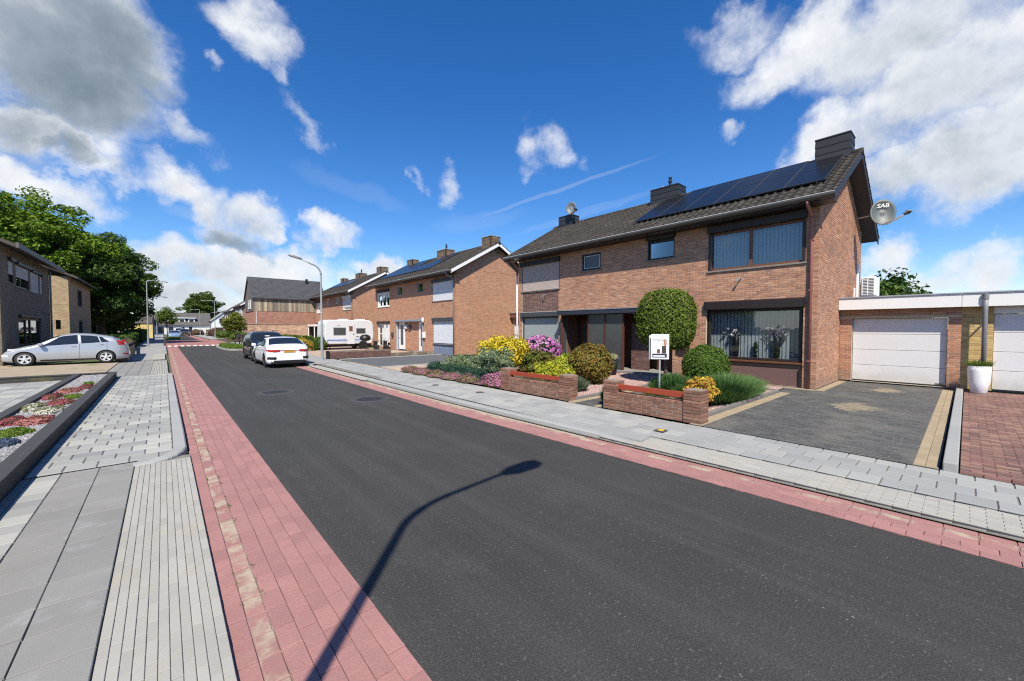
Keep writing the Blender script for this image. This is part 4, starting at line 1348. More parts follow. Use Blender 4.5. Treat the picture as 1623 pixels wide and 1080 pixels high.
# solar panels on the second and third roofs
ordin2 = ['nearest', 'second nearest', 'third nearest', 'fourth nearest', 'fifth nearest', 'sixth nearest', 'seventh nearest', 'eighth nearest', 'ninth nearest']
for dy, cols, rows, lab in ((18.35, range(4, 13), 2, 'second brick house roof'), (36.3, range(5, 12), 1, 'third brick house roof')):
    for r in range(rows):
        for k in cols:
            s0 = 1.15 + 1.45 * r + (1.0 if rows == 1 else 0)
            ya = 2.8 + dy + 0.98 * k
            if r == 1 and 8.0 < ya - dy < 9.8:
                continue
            ox, oz = 13.22 + ux * s0 - uz * 0.13, 5.40 + uz * s0 + ux * 0.13
            o = root('solar_panel', (ox, ya, oz), '%s panel of the %s solar row on the %s' % (ordin2[k - cols[0]], ('lower', 'upper')[r] if rows > 1 else 'only', lab), 'solar panel', 'solar panels on the ' + lab)
            o.rotation_euler = (0, -sl_ang, 0)
            MB().box(0, 1.42, 0, 0.955, -0.035, -0.004).build('frame', m_pframe, o, local=True)
            MB().box(0.015, 1.405, 0.015, 0.94, -0.0039, 0.0).build('cell_sheet', M('solar_cell_blue', (0.014, 0.017, 0.026), 0.28, 0.1), o, local=True)
            MB().box(0.1, 1.3, 0.3, 0.34, -0.13, -0.0355).build('mounting_rail', m_zinc, o, local=True)

# ---- shed garage between the first and second house
sg = root('shed_garage', (18.5, 18.4, 0.12), 'small brick garage with white door between the first and second house', 'garage')
wall(sg, 'W', 18.5, 15.28, 21.09, 0.12, 2.55, [(17.0, 20.9, 0.12, 2.12)], m_brick2, name='front_wall')
MB().box(18.6, 22, 15.3, 21.05, 2.4, 2.5).build('roof_deck', m_black, sg)
MB().box(18.25, 18.48, 15.28, 21.09, 2.56, 2.86).build('fascia', M('brown_fascia', (0.16, 0.07, 0.045), 0.6, 0.15, 3), sg, bevel=0.01)
MB().box(18.2, 22, 15.28, 21.09, 2.861, 2.90).build('roof_edge', m_zinc, sg)
gd = MB().box(18.58, 18.63, 17.02, 20.88, 0.13, 2.11).build('garage_door', m_white, sg)
MB().box(18.55, 18.575, 18.95, 19.0, 0.95, 1.1).build('handle', m_black, gd)

# ---- right: flat-roofed garages
GX = 16.8
ga = root('garage', (GX, 1.2, 0.15), 'red brick garage with white sectional door and white fascia', 'garage')
wall(ga, 'W', GX, 0.10, 2.765, 0.15, 2.44, [(0.36, 2.46, 0.15, 2.15)], m_brick, name='front_wall', reveal=0.16, single=160)
MB().box(GX - 0.012, GX + 0.05, 0.10, 2.765, 2.153, 2.225).build('lintel', M('pale_lintel', (0.42, 0.37, 0.27), 0.9, 0.25, 6), ga, bevel=0.004)
fa = MB().box(GX - 0.27, GX - 0.23, 0.115, 2.765, 2.43, 2.79).build('fascia', m_white, ga, bevel=0.004)
MB().box(GX - 0.23, GX + 6, 0.115, 2.765, 2.445, 2.74).build('roof_deck', m_anth, ga)
MB().box(GX - 0.30, GX + 6, 0.115, 2.765, 2.791, 2.83).build('roof_trim', m_zinc, ga, bevel=0.004)
MB().box(GX + 0.2, GX + 6, 0.12, 0.3, 0.15, 2.44).build('side_wall', m_mortar, ga)


def sectional_door(parent, y0, y1, z0, z1, x):
    do = MB().box(x + 0.03, x + 0.05, y0, y1, z0, z1).build('garage_door', m_white, parent)
    n = 4
    for k in range(n):
        a, b = z0 + (z1 - z0) * k / n, z0 + (z1 - z0) * (k + 1) / n
        MB().box(x, x + 0.029, y0 + 0.004, y1 - 0.004, a + 0.005, b - 0.005).build('door_panel', M('door_white', (0.60, 0.60, 0.605), 0.45, 0.05, 2, fine=(90, 0.02), foot=(0.42, 0.40, 0.36)), do, bevel=0.006)
    MB().box(x - 0.004, x + 0.03, y0, y1, z0 - 0.035, z0 + 0.004).build('rubber_seal', m_black, do)
    return do


gd1 = sectional_door(ga, 0.37, 2.45, 0.185, 2.145, GX + 0.13)
MB().box(GX + 0.12, GX + 0.129, 0.42, 0.58, 0.21, 0.235).build('handle', m_black, gd1)
gb = root('garage', (GX, -1.5, 0.15), 'yellow brick garage at the right edge with white sectional door', 'garage')
wall(gb, 'W', GX, -0.46, 0.097, 0.15, 2.44, (), m_brick_yellow, m_mortar_pale, name='front_wall', single=140)
wall(gb, 'W', GX, -4.6, -3.4, 0.15, 2.44, (), m_brick_yellow, m_mortar_pale, name='front_wall')
MB().box(GX + 0.01, GX + 0.3, -0.47, -0.461, 0.15, 2.43).build('reveal', m_brick_yellow, gb)
MB().box(GX + 0.02, GX + 0.1, -3.4, -0.47, 2.24, 2.43).build('head_board', m_white, gb)
sectional_door(gb, -3.38, -0.475, 0.185, 2.235, GX + 0.10)
MB().box(GX - 0.27, GX - 0.23, -4.8, 0.107, 2.43, 2.79).build('fascia', m_white, gb, bevel=0.004)
MB().box(GX - 0.23, GX + 6, -4.8, 0.107, 2.445, 2.74).build('roof_deck', m_anth, gb)
MB().box(GX - 0.30, GX + 6, -4.8, 0.107, 2.791, 2.83).build('roof_trim', m_zinc, gb, bevel=0.004)
rp_ = MB().tube([(GX - 0.30, -0.31, 2.72), (GX - 0.30, -0.31, 2.3), (GX - 0.30, -0.31, 0.16)], 0.05, 12)
rpo = rp_.build('rain_pipe', M('grey_zinc_pipe', (0.17, 0.18, 0.20), 0.5, 0.15, 3), gb, smooth=True)
MB().lathe([(0.062, 2.62), (0.062, 2.76), (0.05, 2.765)], (GX - 0.30, -0.31, 0), 14).build('pipe_hopper', MATS['grey_zinc_pipe'], rpo)
for z in (1.05, 2.0):
    MB().box(GX - 0.31, GX, -0.33, -0.29, z, z + 0.015).build('bracket', m_zinc, rpo)

# ---- air-conditioning unit on the garage roof
ac = root('air_conditioner', (17.9, 2.25, 2.83), 'white air-conditioning outdoor unit on the flat garage roof', 'air conditioner')
ax0, ax1, ay0, ay1, az0, az1 = 17.75, 18.6, 2.02, 2.40, 2.92, 3.56
MB().box(ax0, ax1, ay0, ay1, az0, az1).build('casing', m_whiteplastic, ac, bevel=0.02)
MB().box(ax0 - 0.006, ax0, ay0 + 0.04, ay1 - 0.04, az0 + 0.04, az1 - 0.05).build('grille_back', m_black, ac)
mb = MB()
for k in range(11):
    z = az0 + 0.05 + k * 0.05
    mb.box(ax0 - 0.022, ax0 - 0.007, ay0 + 0.03, ay1 - 0.03, z, z + 0.018)
for y in (ay0 + 0.03, ay0 + 0.19, ay1 - 0.05):
    mb.box(ax0 - 0.024, ax0 - 0.0065, y, y + 0.02, az0 + 0.04, az1 - 0.05)
mb.build('grille', m_whiteplastic, ac)
for x in (ax0 + 0.08, ax1 - 0.14):
    MB().box(x, x + 0.06, ay0 - 0.02, ay1 + 0.02, 2.831, 2.919).build('foot', m_black, ac)
ad = root('cable_duct', (19.55, 2.74, 2.84), 'white vertical cable duct on the gable wall above the garage', 'cable duct')
MB().box(19.45, 19.56, 2.70, 2.765, 2.84, 4.2).build('duct', m_whiteplastic, ad, bevel=0.01)
MB().box(18.95, 19.0, 2.71, 2.765, 2.84, 3.3).build('duct', m_whiteplastic, ad, bevel=0.008)

# ---- satellite dishes
def dish(label, c, n, rad, mount, feed, text=None):
    t = root('satellite_dish', mount, label, 'satellite dish')
    n = Vector(n).normalized()
    s = n.cross(Vector((0, 0, 1))).normalized()
    u = s.cross(n)
    c = Vector(c)
    mb = MB()
    N, K = 28, 6
    vs = [c - n * 0.09 * rad]
    fs = []
    for k in range(1, K + 1):
        rr = rad * k / K
        for j in range(N):
            a = 2 * math.pi * j / N
            vs.append(c + s * rr * 0.76 * math.cos(a) + u * rr * math.sin(a) - n * (0.2 * rad * (1 - (k / K) ** 2)))
    for j in range(N):
        fs.append((0, 1 + j, 1 + (j + 1) % N))
    for k in range(K - 1):
        for j in range(N):
            a, b = 1 + k * N + j, 1 + k * N + (j + 1) % N
            fs.append((a, a + N, b + N, b))
    mb.add(vs, fs)
    d = mb.build('reflector', M('dish_grey', (0.075, 0.09, 0.09), 0.5, 0.08, 3), t, smooth=True)
    md = d.modifiers.new('shell', 'SOLIDIFY')
    md.thickness = 0.008
    mb = MB()
    f = c + Vector(feed) * rad
    b0 = c - u * rad * 0.98
    for q in (-0.10, 0.0, 0.10):
        mb.tube([b0 + s * q * rad * (2 if q else 1), f + s * q * 0.3 * rad], 0.013, 6)
    mb.build('feed_arm', M('arm_grey', (0.16, 0.14, 0.13), 0.6), t)
    mb = MB()
    for q in (-0.16, 0.0, 0.16):
        p = f + n * q * rad * 1.3 + u * 0.03
        mb.tube([p - (f - c).normalized() * -0.06, p - (f - c).normalized() * 0.09], [0.035, 0.026], 8)
    mb.tube([f - n * 0.3 * rad, f + n * 0.3 * rad], 0.014, 6)
    mb.build('feed_horn', m_black, t)
    mb = MB().tube([mount, Vector(mount) * 0.4 + (c - n * 0.2 * rad) * 0.6, c - n * 0.19 * rad], 0.022, 8)
    mb.tube([c - n * 0.22 * rad - u * rad * 0.35, c - n * 0.22 * rad + u * rad * 0.3], 0.03, 8)
    mb.build('bracket', M('bracket_steel', (0.25, 0.25, 0.25), 0.5, 0.2, metal=0.5), t)
    if text:
        cu = bpy.data.curves.new('lettering', 'FONT')
        cu.body, cu.size, cu.align_x, cu.align_y, cu.extrude = text, 0.19 * rad / 0.45, 'CENTER', 'CENTER', 0.001
        cu.shear = 0.25
        to = bpy.data.objects.new('lettering_tmp', cu)
        COL.objects.link(to)
        me = bpy.data.meshes.new_from_object(to)
        bpy.data.objects.remove(to)
        lo = link('lettering', me, t, [m_white])
        x_ax = -s
        mat = Matrix((x_ax, u, n)).transposed().to_4x4()
        # letters follow the lit upper half of the bowl
        pl = c + u * rad * 0.5 - n * (0.2 * rad * (1 - 0.25)) + n * 0.055
        lo.matrix_local = Matrix.Translation(pl - Vector(mount)) @ mat
    return t


dish('large grey satellite dish on the gable above the air conditioner', (18.55, 1.98, 5.80), (-0.90, -0.40, 0.16), 0.46, (19.0, 2.72, 5.80), (0.60, -1.30, -0.22), 'SAB')
dish('small grey satellite dish beside the leftmost chimney of the near house', (16.55, 14.1, 8.25), (-0.85, -0.5, 0.16), 0.36, (16.75, 14.15, 7.75), (0.0, -0.9, -0.45))

# ---- front garden of the first pair: drive, edgings, gravel
Z1 = 0.108
m_drive = M('drive_setts', (0.072, 0.072, 0.068), 0.88, 0.35, 1.3, rnd=0.24, bump=0.3, bs=90, fine=(50, 0.22), stain=[((0.125, 0.118, 0.10), 1.1, 0.46, 0.72), ((0.26, 0.25, 0.225), 34, 0.60, 0.66)])
m_sandp = M('sand_paver', (0.30, 0.238, 0.15), 0.9, 0.18, 3, rnd=0.08, bump=0.25, bs=100, fine=(70, 0.08))
m_sandd = M('worn_sand_paver', (0.225, 0.185, 0.125), 0.9, 0.25, 3, rnd=0.12, bump=0.25, bs=100, fine=(50, 0.15))
m_sandp1 = M('sand_paver_piece', (0.30, 0.238, 0.15), 0.9, 0.18, 3, rnd=0.08, bump=0.25, bs=100, fine=(70, 0.08), src='obj')
dr = sheet('driveway', 7.19, 16.95, 0.19, 3.30, Z1 - 0.006, M('drive_joint', (0.15, 0.145, 0.13), 0.95, 0.6, 5))


def in_diamond(x, y):
    return (abs(x - 11.5) / 0.75 + abs(y - 1.62) / 0.42) < 1 or (abs(x - 15.1) / 0.6 + abs(y - 1.45) / 0.36) < 1


pave(dr, 'sett', 7.2, 16.9, 0.42, 3.08, Z1, 0.105, 0.21, 'y', m_drive, m_drive, 0, gap=0.005, bev=0.003, tilt=0.002, skip=in_diamond)
pave(dr, 'sand_sett', 7.2, 16.9, 0.42, 3.08, Z1 + 0.001, 0.105, 0.21, 'y', m_sandd, m_sandd, 0, gap=0.004, skip=lambda x, y: not in_diamond(x, y))
pave(dr, 'sand_sett', 7.2, 16.7, 0.2, 0.42, Z1 + 0.001, 0.21, 0.1, 'x', m_sandp1, m_sandp, 90, gap=0.004)
pave(dr, 'sand_sett', 7.2, 12.6, 3.08, 3.3, Z1 + 0.001, 0.21, 0.1, 'x', m_sandp1, m_sandp, 60, gap=0.004)
pave(dr, 'sett', 12.6, 13.55, 3.0, 5.9, Z1, 0.105, 0.21, 'y', m_drive, m_drive, 0, gap=0.004)
pave(dr, 'sett', 13.55, 16.9, 2.55, 2.62, Z1 - 0.004, 0.21, 0.07, 'x', m_drive, m_drive, 0, gap=0.004)
sheet('joint_bed', 12.6, 13.55, 3.3, 5.9, Z1 - 0.014, MATS['drive_joint'], dr)
mb = MB()
mb.box(13.56, 13.79, 2.55, 6.4, 0.02, Z1 + 0.006)
mb.box(13.56, 16.78, 2.56, 2.75, 0.02, Z1 + 0.008)
mb.build('house_edging', m_sandp, dr)
nk = sheet('drive_kerb', 7.2, 16.7, 0.0, 0.18, 0.02, m_joint)
for k in range(10):
    MB().box(7.22 + k * 0.94, 7.22 + k * 0.94 + 0.935, 0.03, 0.16, 0.02, 0.20).build('kerb_stone', m_kerb, nk, bevel=0.012)
nd = sheet('brick_driveway', 7.19, 16.85, -12, 0.02, 0.092, m_joint_dark)
m_clink = M('brown_clinker', (0.16, 0.085, 0.07), 0.88, 0.2, 1.5, rnd=0.28, pal=[(0.17, 0.085, 0.07), (0.21, 0.11, 0.085), (0.13, 0.075, 0.068), (0.24, 0.14, 0.10)], bump=0.3, bs=90)
pave(nd, 'clinker', 7.2, 16.75, -5.5, 0.02, 0.12, 0.085, 0.205, 'y', m_clink, m_clink, 0, gap=0.006)
m_gravel = M('pink_gravel', (0.32, 0.215, 0.19), 0.95, 0.2, 4, fine=(75, 0.5), bump=1.0, bs=75)
gr1 = sheet('gravel_bed', 7.3, 13.5, 3.42, 5.25, Z1 + 0.03, m_gravel)
gr2 = sheet('gravel_bed', 7.5, 13.2, 6.3, 8.6, Z1 + 0.03, m_gravel)
gs2 = sheet('planting_bed', 7.22, 13.6, 8.6, 15.0, Z1 + 0.02, M('bark_soil', (0.14, 0.095, 0.065), 0.95, 0.4, 4, bump=0.8, bs=40, fine=(30, 0.4)))


def pebbles(name, parent, x0, x1, y0, y1, z, n, s, mat):
    px = rng.uniform(x0, x1, n)
    py = rng.uniform(y0, y1, n)
    sz = s * rng.uniform(0.5, 1.3, n)
    base = np.array([(1, 0, 0), (0, 1, 0), (-1, 0, 0), (0, -1, 0), (0, 0, 0.8)])
    ang = rng.uniform(0, 6.28, n)
    ca, sa = np.cos(ang), np.sin(ang)
    bx = base[None, :, 0] * ca[:, None] - base[None, :, 1] * sa[:, None]
    by = base[None, :, 0] * sa[:, None] + base[None, :, 1] * ca[:, None]
    V = np.stack([px[:, None] + bx * sz[:, None], py[:, None] + by * sz[:, None] * rng.uniform(0.6, 1, n)[:, None], z + base[None, :, 2] * sz[:, None]], 2).reshape(-1, 3)
    F = (np.array([(0, 1, 4), (1, 2, 4), (2, 3, 4), (3, 0, 4)])[None] + 5 * np.arange(n)[:, None, None]).reshape(-1, 3)
    npmesh(name, V, F, mat, parent, np.repeat(rng.random(n), 4), kind='stuff')


m_peb = M('pink_pebble', (0.45, 0.3, 0.26), 0.9, 0.1, rnd=0.3, pal=[(0.35, 0.23, 0.20), (0.27, 0.165, 0.145), (0.42, 0.32, 0.28), (0.32, 0.20, 0.18)])
pebbles('pebbles', gr1, 7.35, 13.4, 3.45, 5.2, Z1 + 0.03, 9000, 0.022, m_peb)
pebbles('pebbles', gr2, 7.5, 13.1, 6.35, 8.6, Z1 + 0.03, 8000, 0.022, m_peb)
m_edge = M('edging_concrete', (0.17, 0.16, 0.145), 0.9, 0.25, 5)
for nm, bx_ in (('bed_edging', (7.5, 12.5, 3.32, 3.40)), ('bed_edging', (7.55, 12.2, 5.26, 5.32)), ('bed_edging', (7.5, 12.3, 6.20, 6.28)), ('bed_edging', (12.5, 12.57, 3.33, 5.9))):
    struct(MB().box(bx_[0], bx_[1], bx_[2], bx_[3], 0.05, Z1 + 0.07).build(nm, m_edge, bevel=0.008))
gp = sheet('garden_path', 7.2, 13.4, 5.33, 6.19, Z1 - 0.01, MATS['drive_joint'])
pave(gp, 'sett', 7.2, 13.4, 5.45, 6.0, Z1 + 0.004, 0.105, 0.21, 'y', m_drive, m_drive, 0, gap=0.004)
pave(gp, 'sand_sett', 7.2, 13.0, 6.0, 6.19, Z1 + 0.005, 0.21, 0.1, 'x', m_sandp1, m_sandp, 40, gap=0.004)
pave(gp, 'sand_sett', 7.2, 13.0, 5.34, 5.45, Z1 + 0.005, 0.21, 0.11, 'x', m_sandp1, m_sandp, 30, gap=0.004)

# ---- two low garden walls of brick with red boards
WB = {}


def brick_piece(w_, d_, h_):
    key = (round(w_, 3), round(d_, 3), round(h_, 3))
    if key not in WB:
        mb = MB()
        a, b, c, e = w_ / 2, d_ / 2, h_, 0.004
        vs = [(-a, -b, 0), (a, -b, 0), (a, b, 0), (-a, b, 0), (-a, -b, c - e), (a, -b, c - e), (a, b, c - e), (-a, b, c - e), (-a + e, -b + e, c), (a - e, -b + e, c), (a - e, b - e, c), (-a + e, b - e, c)]
        fs = [(8, 9, 10, 11), (3, 2, 1, 0)] + [(i, (i + 1) % 4, 4 + (i + 1) % 4, 4 + i) for i in range(4)] + [(4 + i, 4 + (i + 1) % 4, 8 + (i + 1) % 4, 8 + i) for i in range(4)]
        me = bpy.data.meshes.new('brick')
        me.from_pydata(vs, [], fs)
        me.materials.append(m_brick_garden)
        WB[key] = me
    return WB[key]


def lay(parent, x, y, z, w_, d_, h_):
    o = bpy.data.objects.new('brick', brick_piece(w_, d_, h_))
    COL.objects.link(o)
    o.parent = parent
    b = base_of(parent)
    o.location = (x - b.x + random.gauss(0, 0.001), y - b.y, z - b.z)
    o.rotation_euler = (0, 0, random.gauss(0, 0.006))


def garden_wall(label, ya, yb, x0=7.28):
    zb = 0.10
    t = root('garden_wall', (x0 + 0.1, (ya + yb) / 2, zb), label, 'garden wall')
    hw, hp, pw = 0.36, 0.62, 0.33
    mb = MB()
    mb.box(x0 + 0.004, x0 + 0.216, ya + 0.008, yb - 0.008, zb, zb + hw - 0.01)
    for p in (ya, yb - pw):
        mb.box(x0 - 0.016, x0 + pw - 0.044, p + 0.014, p + pw - 0.014, zb, zb + hp - 0.008)
    mb.build('mortar_core', M('garden_mortar', (0.22, 0.18, 0.14), 0.95, 0.3, 5), t)
    ch = 0.0615
    # courses between the piers
    for r in range(5):
        y = ya + pw + (-0.11 if r % 2 else 0)
        while y < yb - pw:
            a, b = max(y, ya + pw), min(y + 0.21, yb - pw)
            if b - a > 0.04:
                lay(t, x0 + 0.11, (a + b) / 2, zb + r * ch, 0.22, b - a - 0.014, 0.049)
            y += 0.218
    y = ya + pw
    while y < yb - pw - 0.02:                                   # brick-on-edge coping
        b = min(y + 0.056, yb - pw)
        lay(t, x0 + 0.11, (y + b) / 2, zb + 5 * ch, 0.226, b - y - 0.005, 0.062)
        y += 0.062
    for p in (ya, yb - pw):
        for r in range(10):
            z = zb + r * ch
            if r % 2:
                for k in range(2):
                    lay(t, x0 - 0.03 + pw / 2, p + pw * (0.25 + 0.5 * k), z, pw, pw / 2 - 0.012, 0.049)
            else:
                for k in range(2):
                    lay(t, x0 - 0.03 + pw * (0.25 + 0.5 * k), p + pw / 2, z, pw / 2 - 0.012, pw, 0.049)
    MB().box(x0 + 0.06, x0 + 0.10, ya + pw - 0.02, yb - pw + 0.02, zb + 0.43, zb + 0.545).build('red_board', M('red_board', (0.28, 0.045, 0.018), 0.5, 0.2, 5, fine=(40, 0.12)), t, bevel=0.008)
    return t


garden_wall('low brick garden wall with red board right of the garden path', 3.12, 5.24)
garden_wall('low brick garden wall with red board in front of the yellow shrubs', 6.22, 8.78)

# ---- forecourts of the second and third pair
fc = sheet('forecourt', 7.2, 13.75, 15.2, 21.2, 0.10, M('sand_forecourt', (0.40, 0.31, 0.22), 0.92, 0.25, 1.5, fine=(25, 0.15), stain=[((0.34, 0.22, 0.17), 0.8, 0.5, 0.6)]))
fd = sheet('forecourt', 7.3, 13.7, 17.2, 22.6, 0.112, M('dark_forecourt', (0.085, 0.09, 0.095), 0.9, 0.2, 2, fine=(40, 0.25)))
fe = sheet('forecourt', 7.2, 13.75, 23.9, 52, 0.10, M('brown_forecourt', (0.38, 0.28, 0.21), 0.92, 0.2, 1.2, fine=(22, 0.15)))
for q in ((7.3, 13.7, 22.6, 22.9), (7.25, 13.7, 17.0, 17.19)):
    struct(MB().box(q[0], q[1], q[2], q[3], 0.05, 0.135).build('forecourt_kerb', m_kerb, bevel=0.01))
lw = root('boundary_wall', (9, 23.6, 0.1), 'low brown brick wall beside the street lamp, before the caravan', 'wall')
wall(lw, 'S', 23.55, 7.0, 10.6, 0.1, 0.52, (), m_brick_dark, m_mortar_dark)
MB().box(6.98, 10.62, 23.56, 23.76, 0.1, 0.55).build('core', M('weathered_wall', (0.16, 0.12, 0.09), 0.95, 0.4, 3, stain=[((0.3, 0.27, 0.22), 2, 0.5, 0.7)]), lw)
MB().box(10.62, 13.7, 23.58, 23.74, 0.1, 0.3).build('low_section', M('weathered_wall', (0.16, 0.12, 0.09)), lw)
MB().box(6.86, 6.979, 23.5, 23.78, 0.1, 0.56).build('end_post', m_black, lw)


# ---- timber-clad new house across the side lane
def tex_brick(name, c1, c2, mort, scale=4.6, rough=0.9):
    if name in MATS:
        return MATS[name]
    m = bpy.data.materials.new(name)
    m.use_nodes = True
    g = NT(m.node_tree)
    b = m.node_tree.nodes['Principled BSDF']
    tcn = g.n('ShaderNodeNewGeometry')
    sp = g.n('ShaderNodeSeparateXYZ')
    g.l.new(tcn.outputs['Position'], sp.inputs[0])
    cb = g.n('ShaderNodeCombineXYZ')
    g.put(cb.inputs[0], g.math('ADD', sp.outputs[0], sp.outputs[1]))
    g.put(cb.inputs[1], sp.outputs[2])
    bt = g.n('ShaderNodeTexBrick')
    g.l.new(cb.outputs[0], bt.inputs['Vector'])
    bt.inputs['Scale'].default_value = scale
    bt.inputs['Brick Width'].default_value = 1.0
    bt.inputs['Row Height'].default_value = 0.30
    bt.inputs['Mortar Size'].default_value = 0.03
    bt.inputs['Color1'].default_value = c1 + (1,)
    bt.inputs['Color2'].default_value = c2 + (1,)
    bt.inputs['Mortar'].default_value = mort + (1,)
    nz = g.noise(tcn.outputs['Position'], 2.0, 4)
    g.l.new(g.mix(0.5, bt.outputs[0], g.ramp(nz, [(0.3, (0.6, 0.6, 0.6)), (0.7, (1.3, 1.3, 1.3))]), 'MULTIPLY'), b.inputs['Base Color'])
    b.inputs['Roughness'].default_value = rough
    MATS[name] = m
    return m


m_farbrick = tex_brick('far_red_brick', (0.30, 0.12, 0.08), (0.38, 0.17, 0.11), (0.30, 0.24, 0.2))
m_rubble = tex_brick('mixed_stone', (0.50, 0.32, 0.22), (0.30, 0.17, 0.11), (0.46, 0.38, 0.30), 2.6)
m_wood = M('weathered_cladding', (0.34, 0.24, 0.14), 0.9, 0.35, 1.2, rnd=0.3, pal=[(0.24, 0.20, 0.15), (0.31, 0.25, 0.17), (0.15, 0.135, 0.115), (0.40, 0.31, 0.20), (0.18, 0.155, 0.125)], fine=(14, 0.2))
m_darkwood = M('dark_cladding', (0.12, 0.11, 0.10), 0.9, 0.3, 2, rnd=0.25, pal=[(0.13, 0.12, 0.11), (0.17, 0.155, 0.14), (0.09, 0.085, 0.08)])
m_newtile = M('new_tile', (0.06, 0.06, 0.066), 0.7, 0.15, 2, rnd=0.15)
N4 = root('timber_clad_house', (10.7, 56, 0.1), 'new house with timber-clad upper storey and grey tiled roof', 'house')
nx0, nx1, ny0, ny1 = 7.55, 14.9, 52.0, 57.4
MB().box(nx0, nx1, ny0, ny1, 0.1, 3.72).build('brick_storey', m_farbrick, N4)
MB().box(nx0 + 0.02, nx1 - 0.02, ny0 + 0.06, ny1 - 0.06, 3.721, 5.22).build('timber_storey', m_darkwood, N4)
x = nx0
while x < nx1 - 0.02:
    b = min(x + 0.16, nx1)
    MB().box(x + 0.004, b - 0.004, ny0 - 0.02, ny0 + 0.055, 3.73 + random.uniform(0, 0.02), 5.20).build('cladding_board', m_wood, N4)
    x += 0.16
x = ny0
while x < ny1 - 0.02:
    MB().box(nx0 - 0.06, nx0 + 0.015, x + 0.004, x + 0.196, 3.73, 5.2).build('cladding_board', m_darkwood, N4)
    x += 0.2
MB().prism([(ny0 + 0.05, 5.22), (ny1 - 0.05, 5.22), ((ny0 + ny1) / 2, 7.6)], 'x', nx0 - 0.05, nx0 + 0.2).build('gable', m_darkwood, N4)
rz_ = 7.75
rn4 = MB().prism([(ny0 - 0.25, 5.12), (ny0 - 0.25, 5.20), ((ny0 + ny1) / 2, rz_), (ny1 + 0.25, 5.20), (ny1 + 0.25, 5.12), ((ny0 + ny1) / 2, rz_ - 0.1)], 'x', nx0 - 0.2, nx1 + 0.3).build('roof', m_newtile, N4)
n = 17
mb = MB()
for k in range(n):
    f0, f1 = k / n, (k + 1) / n
    ya_, za_ = ny0 - 0.25 + ((ny0 + ny1) / 2 - ny0 + 0.25) * f0, 5.20 + (rz_ - 5.2) * f0
    yb_, zb_ = ny0 - 0.25 + ((ny0 + ny1) / 2 - ny0 + 0.25) * f1, 5.20 + (rz_ - 5.2) * f1
    xx = nx0 - 0.22 - (0.15 if k % 2 else 0)
    while xx < nx1 + 0.3:
        a, b = max(xx, nx0 - 0.22), min(xx + 0.29, nx1 + 0.32)
        if b - a > 0.05:
            mb.add([(a, ya_, za_ + 0.01), (b, ya_, za_ + 0.01), (b, ya_, za_ + 0.06), (a, ya_, za_ + 0.06), (a, yb_ + 0.03, zb_ + 0.03), (b, yb_ + 0.03, zb_ + 0.03)], [(0, 1, 2, 3), (3, 2, 5, 4)])
        xx += 0.30
mb.build('roof_tiles', m_newtile, rn4, kind='stuff')
MB().box(nx1 - 1.5, nx1 - 1.25, 54.1, 54.35, 6.6, 7.9).build('flue_pipe', m_black, rn4)
window(N4, 'W', nx0, 53.2, 54.6, 0.9, 2.2, frame=m_white, deep=-0.05, back=None, glass=M('far_glass', (0.03, 0.035, 0.04), 0.12))
window(N4, 'W', nx0, 53.2, 54.6, 4.0, 5.0, frame=m_white, deep=-0.1, back=None, glass=MATS['far_glass'])
MB().tube([(nx0 + 0.25, ny0 - 0.05, 3.7), (nx0 + 0.25, ny0 - 0.05, 2.4)], 0.03, 6).build('rain_pipe', m_whiteplastic, N4)
sw = root('stone_garden_wall', (9.8, 50.2, 0.1), 'tall mixed-brick garden wall before the timber-clad house', 'wall')
MB().box(6.75, 12.7, 50.1, 50.35, 0.1, 2.25).build('wall_body', m_rubble, sw)
MB().box(6.70, 12.75, 50.05, 50.40, 2.251, 2.32).build('coping', M('coping_stone', (0.36, 0.27, 0.20), 0.9, 0.2, 3), sw)
MB().box(12.72, 14.4, 50.15, 50.3, 0.1, 2.0).build('gate', m_black, sw)
cp = root('carport', (13.3, 48.6, 0.1), 'small flat canopy with white edge beside the stone wall', 'carport')
MB().box(12.5, 14.0, 47.5, 50.0, 2.05, 2.25).build('canopy', m_white, cp)
for (x, y) in ((12.55, 47.55), (13.9, 47.55), (12.55, 49.9), (13.9, 49.9)):
    MB().box(x, x + 0.08, y, y + 0.08, 0.1, 2.05).build('post', m_white, cp)

